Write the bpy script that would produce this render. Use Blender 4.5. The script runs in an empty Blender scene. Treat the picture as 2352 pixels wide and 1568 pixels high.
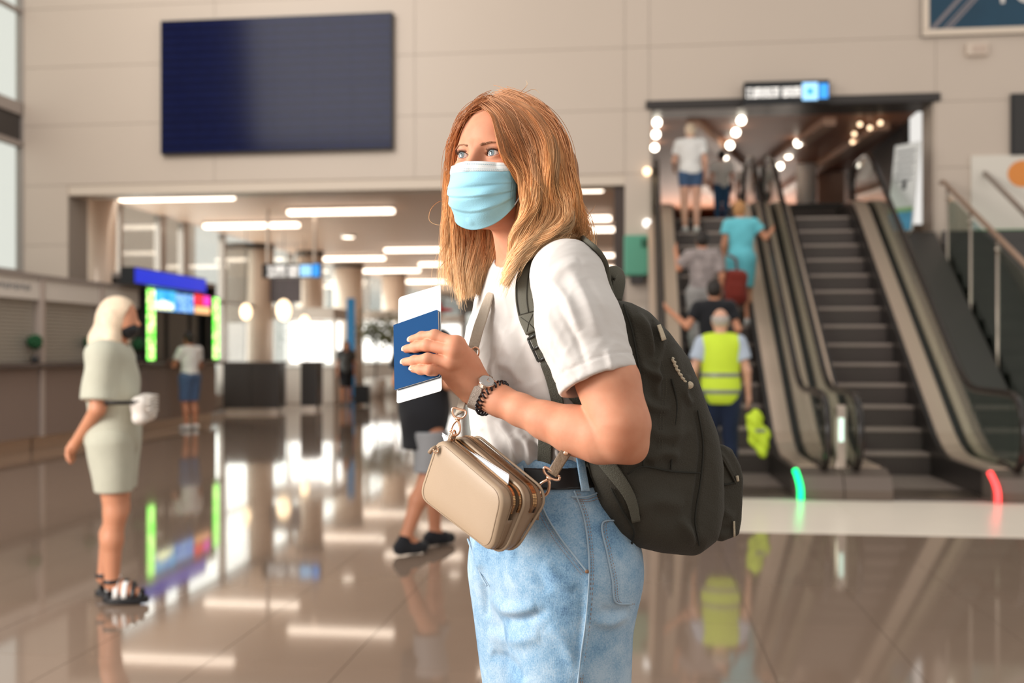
import bpy, math, random
import numpy as np
from mathutils import Vector, Matrix

# ------------------------------------------------------------------ camera, world, lights, exposure
SC = bpy.context.scene
COL = SC.collection
F_PX, U0, V0, CAM_H, YAW = 2380.0, 1176.0, 807.0, 1.36, math.radians(6.8)

cam_data = bpy.data.cameras.new('camera')
cam = bpy.data.objects.new('camera', cam_data)
COL.objects.link(cam)
cam_data.sensor_width = 36.0
cam_data.lens = 36.0 * F_PX / 2352.0
cam_data.shift_y = 23.0 / 2352.0
cam_data.clip_end = 300
cam.location = (0, 0, CAM_H)
cam.rotation_euler = (math.pi / 2, 0, YAW)
cam_data.dof.use_dof = True
cam_data.dof.focus_distance = 1.76
cam_data.dof.aperture_fstop = 2.9
SC.camera = cam

world = bpy.data.worlds.new('world')
SC.world = world
world.use_nodes = True
bg = world.node_tree.nodes['Background']
bg.inputs[0].default_value = (1.0, 0.965, 0.91, 1)
bg.inputs[1].default_value = 0.66

def area_light(name, loc, aim, size, power, color=(1, 1, 1), size_y=None):
    d = bpy.data.lights.new(name, 'AREA')
    d.energy = power; d.size = size; d.color = color
    if size_y:
        d.shape = 'RECTANGLE'; d.size_y = size_y
    o = bpy.data.objects.new(name, d); COL.objects.link(o)
    o.location = loc
    o.rotation_euler = (Vector(aim) - Vector(loc)).to_track_quat('-Z', 'Y').to_euler()
    return o

area_light('window_daylight', (-5.8, 0.1, 2.9), (0.0, 1.9, 1.3), 3.0, 520, (1.0, 0.965, 0.92))

area_light('hall_daylight', (-9.9, 32.0, 2.3), (0, 32, 2.0), 32.0, 900, (1.0, 0.97, 0.93), 3.4)

SC.view_settings.view_transform = 'Standard'
SC.view_settings.look = 'None'
SC.view_settings.gamma = 1.0
SC.view_settings.use_curve_mapping = False
SC.view_settings.exposure = 0.42
cy = SC.cycles
cy.max_bounces = 7; cy.diffuse_bounces = 3; cy.glossy_bounces = 4
cy.transmission_bounces = 5; cy.transparent_max_bounces = 16
cy.caustics_reflective = False; cy.caustics_refractive = False
cy.sample_clamp_indirect = 6.0

# ------------------------------------------------------------------ helpers
FWD = Vector((-math.sin(YAW), math.cos(YAW), 0)); RGT = Vector((math.cos(YAW), math.sin(YAW), 0))

def at(u, v, d):
    """photo pixel + distance along the view axis -> world point"""
    p = FWD * d + RGT * ((u - U0) / F_PX * d)
    return Vector((p.x, p.y, CAM_H + (V0 - v) / F_PX * d))

def at_y(u, v, y):
    k = (u - U0) / F_PX
    return at(u, v, y / (math.cos(YAW) + k * math.sin(YAW)))

def at_x(u, v, x):
    k = (u - U0) / F_PX
    return at(u, v, x / (-math.sin(YAW) + k * math.cos(YAW)))

def at_z(u, v, z=0.0):
    return at(u, v, (CAM_H - z) * F_PX / (v - V0))

def lin(r, g=None, b=None):
    if g is None: r, g, b = r
    f = lambda c: ((c / 255 + 0.055) / 1.055) ** 2.4 if c > 10 else c / 255 / 12.92
    return (f(r), f(g), f(b))

MATS = {}
def mat(name, color, rough=0.5, metal=0.0, emit=None, emit_s=1.0, spec=0.5, alpha=1.0, trans=0.0, coat=0.0, sheen=0.0,
        noise=None, bump=None, sss=0.0, ior=1.45):
    """noise = (scale, amount) : value variation; bump = (scale, strength)"""
    if name in MATS: return MATS[name]
    m = bpy.data.materials.new(name); MATS[name] = m
    m.use_nodes = True
    nt = m.node_tree; p = nt.nodes['Principled BSDF']
    I = p.inputs
    I['Base Color'].default_value = (*color, 1); I['Roughness'].default_value = rough
    I['Metallic'].default_value = metal; I['Specular IOR Level'].default_value = spec
    I['Alpha'].default_value = alpha; I['Transmission Weight'].default_value = trans; I['IOR'].default_value = ior
    I['Coat Weight'].default_value = coat; I['Sheen Weight'].default_value = sheen
    if sss:
        I['Subsurface Weight'].default_value = sss
        I['Subsurface Radius'].default_value = (1.0, 0.35, 0.18); I['Subsurface Scale'].default_value = 0.006
    if emit:
        I['Emission Color'].default_value = (*emit, 1); I['Emission Strength'].default_value = emit_s
    if noise or bump:
        tc = nt.nodes.new('ShaderNodeTexCoord')
    if noise:
        n = nt.nodes.new('ShaderNodeTexNoise'); n.inputs['Scale'].default_value = noise[0]; n.inputs['Detail'].default_value = 4
        nt.links.new(tc.outputs['Object'], n.inputs['Vector'])
        mx = nt.nodes.new('ShaderNodeMix'); mx.data_type = 'RGBA'
        k = noise[1]
        mx.inputs[6].default_value = (*[c * (1 - k) for c in color], 1); mx.inputs[7].default_value = (*[min(1, c * (1 + k)) for c in color], 1)
        nt.links.new(n.outputs['Fac'], mx.inputs[0]); nt.links.new(mx.outputs[2], I['Base Color'])
    if bump:
        n = nt.nodes.new('ShaderNodeTexNoise'); n.inputs['Scale'].default_value = bump[0]; n.inputs['Detail'].default_value = 3
        nt.links.new(tc.outputs['Object'], n.inputs['Vector'])
        b = nt.nodes.new('ShaderNodeBump'); b.inputs['Strength'].default_value = bump[1]; b.inputs['Distance'].default_value = 0.01
        nt.links.new(n.outputs['Fac'], b.inputs['Height']); nt.links.new(b.outputs['Normal'], I['Normal'])
    return m

class MB:
    """collects shapes, builds ONE mesh object"""
    def __init__(s): s.v = []; s.f = []
    def add(s, vs, fs):
        k = len(s.v); s.v += [tuple(p) for p in vs]; s.f += [tuple(i + k for i in f) for f in fs]; return s
    def box(s, x0, x1, y0, y1, z0, z1):
        return s.add([(x0, y0, z0), (x1, y0, z0), (x1, y1, z0), (x0, y1, z0), (x0, y0, z1), (x1, y0, z1), (x1, y1, z1), (x0, y1, z1)],
                     [(0, 3, 2, 1), (4, 5, 6, 7), (0, 1, 5, 4), (1, 2, 6, 5), (2, 3, 7, 6), (3, 0, 4, 7)])
    def obox(s, c, ax, ay, az):
        c, ax, ay, az = map(Vector, (c, ax, ay, az))
        vs = [c + ax * i + ay * j + az * k for k in (-1, 1) for (i, j) in ((-1, -1), (1, -1), (1, 1), (-1, 1))]
        return s.add(vs, [(0, 3, 2, 1), (4, 5, 6, 7), (0, 1, 5, 4), (1, 2, 6, 5), (2, 3, 7, 6), (3, 0, 4, 7)])
    def prism(s, poly, d):
        """closed 3D polygon extruded by vector d"""
        n = len(poly); d = Vector(d); a = [Vector(p) for p in poly]
        return s.add(a + [p + d for p in a], [tuple(range(n))[::-1], tuple(range(n, 2 * n))] + [(i, (i + 1) % n, n + (i + 1) % n, n + i) for i in range(n)])
    def tube(s, path, r, n=10, closed=False, flat=None, up=None):
        """round (or flat=(w,h) rectangular-ish ellipse) tube along a path; r number or list"""
        P = [Vector(p) for p in path]; N = len(P); vs = []; fs = []
        prev = None
        for i in range(N):
            if closed: t = (P[(i + 1) % N] - P[i - 1]).normalized()
            else: t = (P[min(i + 1, N - 1)] - P[max(i - 1, 0)]).normalized()
            if up is not None:
                uu = Vector(up[i]) if isinstance(up, list) else Vector(up)
                a = (uu - t * uu.dot(t)).normalized()
            elif prev is None:
                a = t.orthogonal().normalized()
            else:
                a = (prev - t * prev.dot(t)).normalized()
            prev = a; b = t.cross(a)
            rr = r[i] if isinstance(r, (list, tuple)) else r
            for k in range(n):
                th = 2 * math.pi * k / n
                ca, sa = math.cos(th), math.sin(th)
                if flat:
                    e = 0.35
                    ca = math.copysign(abs(ca) ** e, ca); sa = math.copysign(abs(sa) ** e, sa)
                    vs.append(P[i] + a * (ca * flat[1] * rr) + b * (sa * flat[0] * rr))
                else:
                    vs.append(P[i] + a * (ca * rr) + b * (sa * rr))
        M = N if closed else N - 1
        for i in range(M):
            j = (i + 1) % N
            for k in range(n):
                l = (k + 1) % n
                fs.append((i * n + k, i * n + l, j * n + l, j * n + k))
        if not closed:
            fs.append(tuple(range(n))[::-1]); fs.append(tuple((N - 1) * n + k for k in range(n)))
        return s.add(vs, fs)
    def lathe(s, prof, c=(0, 0, 0), n=24):
        vs = []; fs = []
        for (r, z) in prof:
            for k in range(n):
                th = 2 * math.pi * k / n
                vs.append((c[0] + r * math.cos(th), c[1] + r * math.sin(th), c[2] + z))
        for i in range(len(prof) - 1):
            for k in range(n):
                l = (k + 1) % n
                fs.append((i * n + k, i * n + l, (i + 1) * n + l, (i + 1) * n + k))
        fs.append(tuple(range(n))[::-1]); fs.append(tuple((len(prof) - 1) * n + k for k in range(n)))
        return s.add(vs, fs)
    def ball(s, c, r, n=16, m=10, sc=(1, 1, 1)):
        vs = [(c[0], c[1], c[2] - r * sc[2])]; fs = []
        for i in range(1, m):
            ph = -math.pi / 2 + math.pi * i / m
            for k in range(n):
                th = 2 * math.pi * k / n
                vs.append((c[0] + r * sc[0] * math.cos(ph) * math.cos(th), c[1] + r * sc[1] * math.cos(ph) * math.sin(th), c[2] + r * sc[2] * math.sin(ph)))
        vs.append((c[0], c[1], c[2] + r * sc[2])); L = len(vs) - 1
        for k in range(n):
            l = (k + 1) % n
            fs.append((0, 1 + l, 1 + k)); fs.append((L, 1 + (m - 2) * n + k, 1 + (m - 2) * n + l))
            for i in range(m - 2):
                a = 1 + i * n; fs.append((a + k, a + l, a + n + l, a + n + k))
        return s.add(vs, fs)
    def build(s, name, m=None, parent=None, smooth=False, bevel=0, loc=None, seg=2, fix=False):
        me = bpy.data.meshes.new(name)
        vs = s.v
        if loc is not None:
            vs = [(p[0] - loc[0], p[1] - loc[1], p[2] - loc[2]) for p in vs]
        me.from_pydata(vs, [], s.f)
        if fix:
            import bmesh
            bm = bmesh.new(); bm.from_mesh(me); bmesh.ops.recalc_face_normals(bm, faces=bm.faces); bm.to_mesh(me); bm.free()
        o = bpy.data.objects.new(name, me); COL.objects.link(o)
        if loc is not None: o.location = loc
        if m: me.materials.append(m)
        if smooth: me.polygons.foreach_set('use_smooth', [True] * len(me.polygons))
        if parent: o.parent = parent
        if bevel:
            md = o.modifiers.new('bevel', 'BEVEL'); md.width = bevel; md.segments = seg; md.limit_method = 'ANGLE'
        return o

def empty(name, loc=(0, 0, 0), rz=0.0):
    o = bpy.data.objects.new(name, None); COL.objects.link(o)
    o.location = loc; o.rotation_euler = (0, 0, rz); o.empty_display_size = 0.1
    return o

def tag(o, label=None, cat=None, group=None, kind=None):
    if label: o['label'] = label
    if cat: o['category'] = cat
    if group: o['group'] = group
    if kind: o['kind'] = kind
    return o

def thing(name, label, cat, loc=(0, 0, 0), rz=0.0, group=None):
    return tag(empty(name, loc, rz), label, cat, group)

def copy_tree(o, parent=None):
    c = o.copy(); COL.objects.link(c)
    if parent: c.parent = parent
    for ch in [x for x in bpy.data.objects if x.parent == o]: copy_tree(ch, c)
    return c

# ---- signed distance modelling: smooth unions meshed with surface nets (numpy)
def A(*p): return np.array(p, dtype=np.float32)

def s_cone(P, a, b, ra, rb):
    """round cone (approx): capsule with radius going from ra to rb"""
    a = np.asarray(a, np.float32); b = np.asarray(b, np.float32); ba = b - a
    t = np.clip(((P - a) @ ba) / max(float(ba @ ba), 1e-9), 0, 1)
    return np.linalg.norm(P - a - t[:, None] * ba, axis=1) - (ra + (rb - ra) * t)

def s_ell(P, c, r, R=None):
    q = P - np.asarray(c, np.float32)
    if R is not None: q = q @ np.asarray(R, np.float32)
    r = np.asarray(r, np.float32)
    k0 = np.linalg.norm(q / r, axis=1); k1 = np.linalg.norm(q / (r * r), axis=1)
    return np.where(k1 > 1e-6, k0 * (k0 - 1.0) / np.maximum(k1, 1e-6), -r.min())

def smin(a, b, k):
    h = np.maximum(k - np.abs(a - b), 0) / k
    return np.minimum(a, b) - h * h * k * 0.25

def smax(a, b, k): return -smin(-a, -b, k)

def s_chain(P, pts, rad, k=0.02):
    d = None
    for i in range(len(pts) - 1):
        e = s_cone(P, pts[i], pts[i + 1], rad[i], rad[i + 1])
        d = e if d is None else smin(d, e, k)
    return d

def s_box(P, c, h, r=0.0, R=None):
    q = P - np.asarray(c, np.float32)
    if R is not None: q = q @ np.asarray(R, np.float32)
    q = np.abs(q) - (np.asarray(h, np.float32) - r)
    return np.linalg.norm(np.maximum(q, 0), axis=1) + np.minimum(q.max(axis=1), 0) - r

def mesh_sdf(f, lo, hi, h, name, m=None, parent=None, keep=None, post=None, loc=None):
    """surface nets over a sparse grid"""
    lo = np.array(lo, np.float32); hi = np.array(hi, np.float32)
    B = 6
    nb = np.ceil((hi - lo) / (h * B)).astype(int)
    ci = np.stack(np.meshgrid(*[np.arange(n) for n in nb], indexing='ij'), -1).reshape(-1, 3)
    cc = lo + (ci + 0.5) * (h * B)
    dc = f(cc.astype(np.float32))
    act = np.abs(dc) < h * B * 1.35
    dims = nb * B
    D = np.full(tuple(dims), 1.0, np.float32)
    D6 = np.repeat(np.repeat(np.repeat(np.where(dc < 0, -1.0, 1.0).reshape(nb).astype(np.float32), B, 0), B, 1), B, 2)
    D[...] = D6
    off = np.stack(np.meshgrid(np.arange(B), np.arange(B), np.arange(B), indexing='ij'), -1).reshape(-1, 3)
    idx = (ci[act][:, None, :] * B + off[None]).reshape(-1, 3)
    CH = 400000
    vals = np.concatenate([f((lo + idx[i:i + CH] * h).astype(np.float32)) for i in range(0, len(idx), CH)])
    D[idx[:, 0], idx[:, 1], idx[:, 2]] = vals
    S = D < 0
    nx, ny, nz = D.shape
    cnt = np.zeros((nx - 1, ny - 1, nz - 1), np.int8)
    for dx in (0, 1):
        for dy in (0, 1):
            for dz in (0, 1):
                cnt += S[dx:nx - 1 + dx, dy:ny - 1 + dy, dz:nz - 1 + dz]
    cells = np.argwhere((cnt > 0) & (cnt < 8))
    vid = np.full(cnt.shape, -1, np.int64); vid[cells[:, 0], cells[:, 1], cells[:, 2]] = np.arange(len(cells))
    acc = np.zeros((len(cells), 3)); n = np.zeros(len(cells))
    C8 = [(0, 0, 0), (1, 0, 0), (0, 1, 0), (1, 1, 0), (0, 0, 1), (1, 0, 1), (0, 1, 1), (1, 1, 1)]
    vals8 = [D[cells[:, 0] + c[0], cells[:, 1] + c[1], cells[:, 2] + c[2]] for c in C8]
    for i in range(8):
        for j in range(i + 1, 8):
            dlt = np.array(C8[j]) - np.array(C8[i])
            if np.abs(dlt).sum() != 1: continue
            a, b = vals8[i], vals8[j]; cr = (a < 0) != (b < 0)
            t = np.where(cr, a / np.where(cr, a - b, 1), 0)
            acc += np.where(cr[:, None], np.array(C8[i]) + t[:, None] * dlt, 0); n += cr
    V = lo + (cells + acc / n[:, None]) * h
    quads = []
    for ax in range(3):
        sl0 = [slice(0, s - 1) for s in D.shape]; 
        a = S; e = np.zeros_like(S)
        if ax == 0: x = S[:-1] != S[1:]; w = S[:-1] & ~S[1:]
        elif ax == 1: x = S[:, :-1] != S[:, 1:]; w = S[:, :-1] & ~S[:, 1:]
        else: x = S[:, :, :-1] != S[:, :, 1:]; w = S[:, :, :-1] & ~S[:, :, 1:]
        E = np.argwhere(x)
        o1, o2 = [(1, 2), (2, 0), (0, 1)][ax]
        ok = (E[:, o1] > 0) & (E[:, o2] > 0) & (E[:, o1] < D.shape[o1] - 1) & (E[:, o2] < D.shape[o2] - 1)
        E = E[ok]; fl = w[E[:, 0], E[:, 1], E[:, 2]]
        u1 = np.zeros(3, int); u1[o1] = 1; u2 = np.zeros(3, int); u2[o2] = 1
        g = lambda q: vid[q[:, 0], q[:, 1], q[:, 2]]
        Q = np.stack([g(E - u1 - u2), g(E - u2), g(E), g(E - u1)], 1)
        Q[~fl] = Q[~fl][:, ::-1]
        quads.append(Q)
    Q = np.concatenate(quads); Q = Q[(Q >= 0).all(1)]
    # pull the vertices onto the surface and relax once
    eps = h * 0.5
    def grad(V):
        g = np.stack([f((V + e).astype(np.float32)) - f((V - e).astype(np.float32)) for e in np.eye(3) * eps], 1)
        return g / np.maximum(np.linalg.norm(g, axis=1, keepdims=True), 1e-9)
    for _ in range(1):
        s = np.zeros_like(V); c = np.zeros(len(V))
        for k in range(4):
            np.add.at(s, Q[:, k], V[Q[:, (k + 1) % 4]]); np.add.at(c, Q[:, k], 1)
            np.add.at(s, Q[:, k], V[Q[:, (k + 3) % 4]]); np.add.at(c, Q[:, k], 1)
        V = V * 0.5 + 0.5 * s / np.maximum(c, 1)[:, None]
    N = grad(V)
    V = V - N * np.clip(f(V.astype(np.float32)), -h, h)[:, None]
    if post is not None: V = post(V, N)
    if keep is not None:
        kv = keep(V); kq = kv[Q].all(1); Q = Q[kq]
        used = np.unique(Q); mp = np.full(len(V), -1); mp[used] = np.arange(len(used)); V = V[used]; Q = mp[Q]
    return np_mesh(V, Q, name, m, parent, loc=loc)

def np_mesh(V, Q, name, m=None, parent=None, smooth=True, loc=None):
    me = bpy.data.meshes.new(name)
    if loc is not None: V = V - np.array(loc)
    Q = np.asarray(Q); k = Q.shape[1]
    me.vertices.add(len(V)); me.vertices.foreach_set('co', np.ascontiguousarray(V, np.float32).ravel())
    me.loops.add(Q.size); me.loops.foreach_set('vertex_index', np.ascontiguousarray(Q, np.int32).ravel())
    me.polygons.add(len(Q)); me.polygons.foreach_set('loop_start', np.arange(0, Q.size, k, dtype=np.int32))
    me.update(calc_edges=True); me.validate()
    if smooth: me.polygons.foreach_set('use_smooth', np.ones(len(me.polygons), bool))
    o = bpy.data.objects.new(name, me); COL.objects.link(o)
    if m: me.materials.append(m)
    if parent: o.parent = parent
    if loc is not None: o.location = loc
    return o

def grid_mesh(G, name, m=None, parent=None, thick=0.0, closed_u=False, flip=False):
    """G: (nu,nv,3) surface grid"""
    G = np.asarray(G, float); nu, nv = G.shape[:2]
    I = np.arange(nu * nv).reshape(nu, nv)
    J = np.vstack([I, I[:1]]) if closed_u else I
    Q = np.stack([J[:-1, :-1], J[1:, :-1], J[1:, 1:], J[:-1, 1:]], -1).reshape(-1, 4)
    if flip: Q = Q[:, ::-1]
    o = np_mesh(G.reshape(-1, 3), Q, name, m, parent)
    if thick:
        md = o.modifiers.new('thickness', 'SOLIDIFY'); md.thickness = thick; md.offset = 0
    return o

def spline(pts, n, closed=False):
    """Catmull-Rom through pts -> n samples (numpy, any dimension)"""
    p = np.asarray(pts, float)
    if closed: p = np.vstack([p[-1], p, p[0], p[1]])
    else: p = np.vstack([2 * p[0] - p[1], p, 2 * p[-1] - p[-2]])
    m = len(p) - 3
    t = np.linspace(0, m, n, endpoint=not closed); i = np.minimum(t.astype(int), m - 1); t = (t - i)[:, None]
    a, b, c, d = p[i], p[i + 1], p[i + 2], p[i + 3]
    return 0.5 * (2 * b + (c - a) * t + (2 * a - 5 * b + 4 * c - d) * t * t + (3 * b - a - 3 * c + d) * t ** 3)

rng = np.random.default_rng(7)
random.seed(7)
# ------------------------------------------------------------------ materials of the place
M_wall = mat('wall_panel', (0.575, 0.475, 0.395), 0.42, noise=(0.7, 0.03))
M_joint = mat('wall_joint', (0.30, 0.25, 0.21), 0.8)
M_tile = mat('floor_tile', (0.245, 0.172, 0.128), 0.055, spec=0.75, ior=1.6, noise=(1.3, 0.10))
M_grout = mat('floor_grout', (0.10, 0.075, 0.06), 0.6)
M_pale = mat('pale_stone', (0.88, 0.78, 0.67), 0.28, noise=(2.0, 0.04))
M_dark = mat('dark_metal', (0.035, 0.028, 0.025), 0.4)
M_brown = mat('dark_brown', (0.06, 0.038, 0.03), 0.5)
M_frame = mat('grey_frame', (0.36, 0.31, 0.28), 0.4, metal=0.3)
M_steel = mat('brushed_steel', (0.55, 0.46, 0.39), 0.28, metal=1.0)
M_white = mat('white_paint', (0.82, 0.80, 0.77), 0.5)
M_lamp = mat('lamp_diffuser', (0.9, 0.85, 0.8), 0.5, emit=(1.0, 0.83, 0.67), emit_s=3.4)
M_black = mat('black_plastic', (0.012, 0.012, 0.014), 0.35)

def glass_mat(name, tint, alpha=0.08, rough=0.02):
    m = bpy.data.materials.new(name); m.use_nodes = True; nt = m.node_tree; nt.nodes.clear()
    out = nt.nodes.new('ShaderNodeOutputMaterial'); mx = nt.nodes.new('ShaderNodeMixShader')
    tr = nt.nodes.new('ShaderNodeBsdfTransparent'); gl = nt.nodes.new('ShaderNodeBsdfGlossy'); fr = nt.nodes.new('ShaderNodeMath'); lw = nt.nodes.new('ShaderNodeLayerWeight')
    tr.inputs[0].default_value = (*tint, 1); gl.inputs['Roughness'].default_value = rough
    fr.operation = 'POWER'; fr.inputs[1].default_value = 4.0; lw.inputs[0].default_value = 0.5
    nt.links.new(lw.outputs['Facing'], fr.inputs[0])
    nt.links.new(fr.outputs[0], mx.inputs[0]); nt.links.new(tr.outputs[0], mx.inputs[1]); nt.links.new(gl.outputs[0], mx.inputs[2])
    nt.links.new(mx.outputs[0], out.inputs[0])
    return m
M_glass = glass_mat('clear_glass', (0.95, 0.98, 0.96))
M_bglass = glass_mat('balustrade_glass', (0.80, 0.86, 0.82))

# ------------------------------------------------------------------ floor: slab with polished tiles
YW = 15.5                     # front wall plane
floor = tag(MB().box(-14, 9, -4, 62, -0.2, -0.004).build('floor', M_grout), kind='structure')
TX, TY, GAP = 0.61, 0.90, 0.0035
tiles = []
for i in range(-18, 13):
    for j in range(-12, 58):
        x0 = 1.19 + TX * i; y0 = 7.96 + TY * (j - 8)
        if x0 < -9.7 or x0 > 8.5: continue
        if 7.99 < y0 + TY / 2 < 9.8 and -0.4 < x0 + TX / 2 < 6.0: continue      # pale strip sits here
        tiles.append((x0, y0))
def in_view(x, y):
    d = -x * math.sin(YAW) + y * math.cos(YAW); l = x * math.cos(YAW) + y * math.sin(YAW)
    return d > 3.6 and abs(l / d) < 0.56
tiles.sort(key=lambda t: (not in_view(t[0] + .3, t[1] + .6), t[1]))
tb = MB().box(GAP / 2, TX - GAP / 2, GAP / 2, TY - GAP / 2, -0.004, 0)
t0 = tb.build('tile', M_tile, floor)
rest = MB()
for k, (x, y) in enumerate(tiles):
    if k < 290:
        o = t0 if k == 0 else t0.copy()
        if k: COL.objects.link(o)
        o.location = (x, y, 0)
    else:
        rest.box(x + GAP / 2, x + TX - GAP / 2, y + GAP / 2, y + TY - GAP / 2, -0.004, 0)
tag(rest.build('outer_tile', M_tile, floor), kind='stuff')
for (a, b) in ((-0.64, 1.80), (1.80, 3.63), (3.63, 6.07)):
    MB().box(a + .002, b - .002, 7.96, 9.76, -0.004, 0.004).build('pale_slab', M_pale, floor, bevel=0.002)

# ------------------------------------------------------------------ front wall with its two openings
HZ, EZ = 4.0, 4.97            # tops of the hall opening and of the escalator opening
EX0, EX1 = 0.2, 4.28
wall = MB()
TH = 0.6
wall.box(-9.7, -0.16, YW + .02, YW + TH, HZ, 10).box(-9.7, -8.95, YW + .02, YW + TH, 0, HZ).box(-0.16, EX0, YW + .02, YW + TH, 0, 10)
wall.box(EX0, EX1, YW + .02, YW + TH, EZ, 10).box(EX1, 9, YW + .02, YW + TH, 0, 10)
wf = tag(wall.build('wall_front', M_joint), kind='structure')
zs = [0, 1.1, 2.1, 3.05, 4.0, 4.95, 5.88, 6.81, 7.74, 8.67, 9.6]
def panels(x0, x1, z0, z1, nx):
    zz = [z0] + [z for z in zs if z0 + .05 < z < z1 - .05] + [z1]
    for i in range(nx):
        a = x0 + (x1 - x0) * i / nx; b = x0 + (x1 - x0) * (i + 1) / nx
        for j in range(len(zz) - 1):
            MB().box(a + .003, b - .003, YW, YW + .02, zz[j] + .003, zz[j + 1] - .003).build('panel', M_wall, wf)
panels(-9.7, -0.16, HZ, 9.6, 3); panels(-9.7, -8.95, 0, HZ, 1); panels(-0.16, EX0, 0, 9.6, 1)
panels(EX0, EX1, EZ, 9.6, 1); panels(EX1, 9, 0, 9.6, 2)
# reveal linings
rv = MB().box(EX0, EX1, YW + .01, YW + TH, EZ - .03, EZ)
tag(rv.build('trim_1', M_dark), kind='structure')
tag(MB().box(EX1 - .03, EX1, YW + .01, YW + TH, 0, EZ - .03).build('trim_2', M_wall), kind='structure')
tag(MB().box(EX0 - .0, EX0 + .03, YW + .01, YW + TH, 0, EZ - .03).build('trim_3', M_wall), kind='structure')
tag(MB().box(EX0 - .05, EX1 + .06, YW - .03, YW, EZ - .02, EZ + .10).build('trim_4', M_dark), kind='structure')
tag(MB().box(-8.95, -0.16, YW + .02, YW + .5, HZ - .16, HZ).build('trim_5', mat('beam_paint', (0.66, 0.55, 0.45), 0.5)), kind='structure')
tag(MB().box(-0.32, -0.16, YW + .1, YW + .5, 0, HZ - .16).build('trim_6', M_brown), kind='structure')

# ------------------------------------------------------------------ glazed left wall (atrium and hall)
GX = -9.7
glz = tag(MB().box(GX - .15, GX, 3.0, 58, -0.004, 0.35).box(GX - .15, GX, 3.0, YW, 5.12, 5.32).box(GX - .12, GX, 3.0, YW, 4.62, 4.70).build('wall_left', M_frame), kind='structure')
tag(MB().box(GX - .1, GX - .04, 3.0, YW, 4.70, 5.12).build('trim_7', M_dark), kind='structure')
for k in range(9):
    y = 3.0 + 1.56 * k
    MB().box(GX - .12, GX, y, y + .09, .35, 10).build('mullion', M_frame, glz)
for z in (2.6, 6.75, 8.2):
    MB().box(GX - .1, GX - .02, 3.0, YW, z, z + .06).build('transom', M_frame, glz)
nwin = 0
for k in range(8):
    y = 3.09 + 1.56 * k
    for (a, b) in ((.35, 4.62), (5.32, 10)):
        nwin += 1
        tag(MB().box(GX - .06, GX - .05, y, y + 1.47, a, b).build('window_%d' % nwin, M_glass), kind='structure')
for k, y in enumerate((16.1, 18.6, 20.3, 21.4, 23.6, 26.0, 28.5, 31, 34, 37, 40, 44, 48, 52, 57.8)):
    MB().box(GX - .14, GX, y, y + (.26 if k in (2, 3) else .14), .35, 4.15).build('mullion', M_frame, glz)
MB().box(GX - .1, GX - .02, 16.1, 58, 2.5, 2.56).build('transom', M_frame, glz)
nwin += 1
tag(MB().box(GX - .06, GX - .05, 16.1, 58, .35, 4.15).build('window_%d' % nwin, M_glass), kind='structure')
# pale facade outside, seen through the hall windows
fac = thing('building', 'pale facade outside the tall hall windows, beyond the currency booth', 'building', (-17, 33, 0))
MB().box(-.6, .6, -4.2, 4.2, -0.2, 6.5).build('facade', mat('pale_facade', (0.75, 0.62, 0.55), 0.8), fac)
for i in range(4):
    MB().box(.58, .64, -3.6 + 2 * i, -2.4 + 2 * i, 2.2, 4.0).build('facade_window', mat('facade_glass', (.35, .36, .38), .2), fac)
tag(MB().box(-60, -9.9, -10, 90, -0.5, -0.3).build('ground', mat('pavement', (0.62, 0.58, 0.54), 0.9)), kind='structure')

# ------------------------------------------------------------------ hall beyond the opening
CZ = 4.15
M_ceil = mat('hall_ceiling', (0.74, 0.51, 0.375), 0.5)
hc = tag(MB().box(-9.7, .15, YW + TH, 58, CZ + .05, CZ + .25).build('ceiling', mat('ceiling_void', (0.16, 0.115, 0.09), 0.8)), kind='structure')
sl = MB()
y = YW + TH
while y < 57.8:
    sl.box(-9.7, .15, y, y + .16, CZ, CZ + .03); y += .19
tag(sl.build('ceiling_slat', M_ceil, hc), kind='stuff')
tag(MB().box(.15, .3, YW + TH, 58, 0, CZ + .05).build('wall_right_light_block', mat('hall_side', (0.50, 0.38, 0.30), 0.6)), kind='structure')  # unseen side wall, put in to block stray light from the landing
# far end: glazed wall
ew = tag(MB().box(-9.7, .15, 58, 58.2, 0, .4).box(-9.7, .15, 58, 58.2, 3.5, CZ + .2).build('wall_back', M_frame), kind='structure')
for k in range(9):
    MB().box(-9.7 + 1.2 * k, -9.5 + 1.2 * k, 58, 58.15, .4, 3.5).build('mullion', M_frame, ew)
nwin += 1
tag(MB().box(-9.7, .15, 58.06, 58.08, .4, 3.5).build('window_%d' % nwin, M_glass), kind='structure')

def column(u, d, dia, label, m, z=CZ):
    p = at(u, V0, d)
    o = thing('column', label, 'column', (p.x, p.y, 0)); r = dia / 2
    MB().lathe([(r + .04, 0), (r + .04, .18)], n=40).build('base', M_steel, o, True)
    MB().lathe([(r, .18), (r, z - .12)], n=40).build('shaft', m, o, True)
    MB().lathe([(r + .02, z - .12), (r + .02, z)], n=40).build('collar', M_dark, o, True)
    return o
M_col = mat('column_cladding', (0.74, 0.61, 0.51), 0.28, metal=0.1)
column(222, 18.05, .66, 'round beige column standing behind the shuttered counters', M_col)
column(572, 27.2, 1.25, 'thick round column behind the dark reception counter', M_col)
column(800, 33.0, .95, 'round column behind the blue vertical banner', M_col)
column(905, 36.0, .85, 'round far column right of the potted trees', M_col)
column(712, 29.0, .75, 'distant round column behind the hanging direction sign', M_col)

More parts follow.
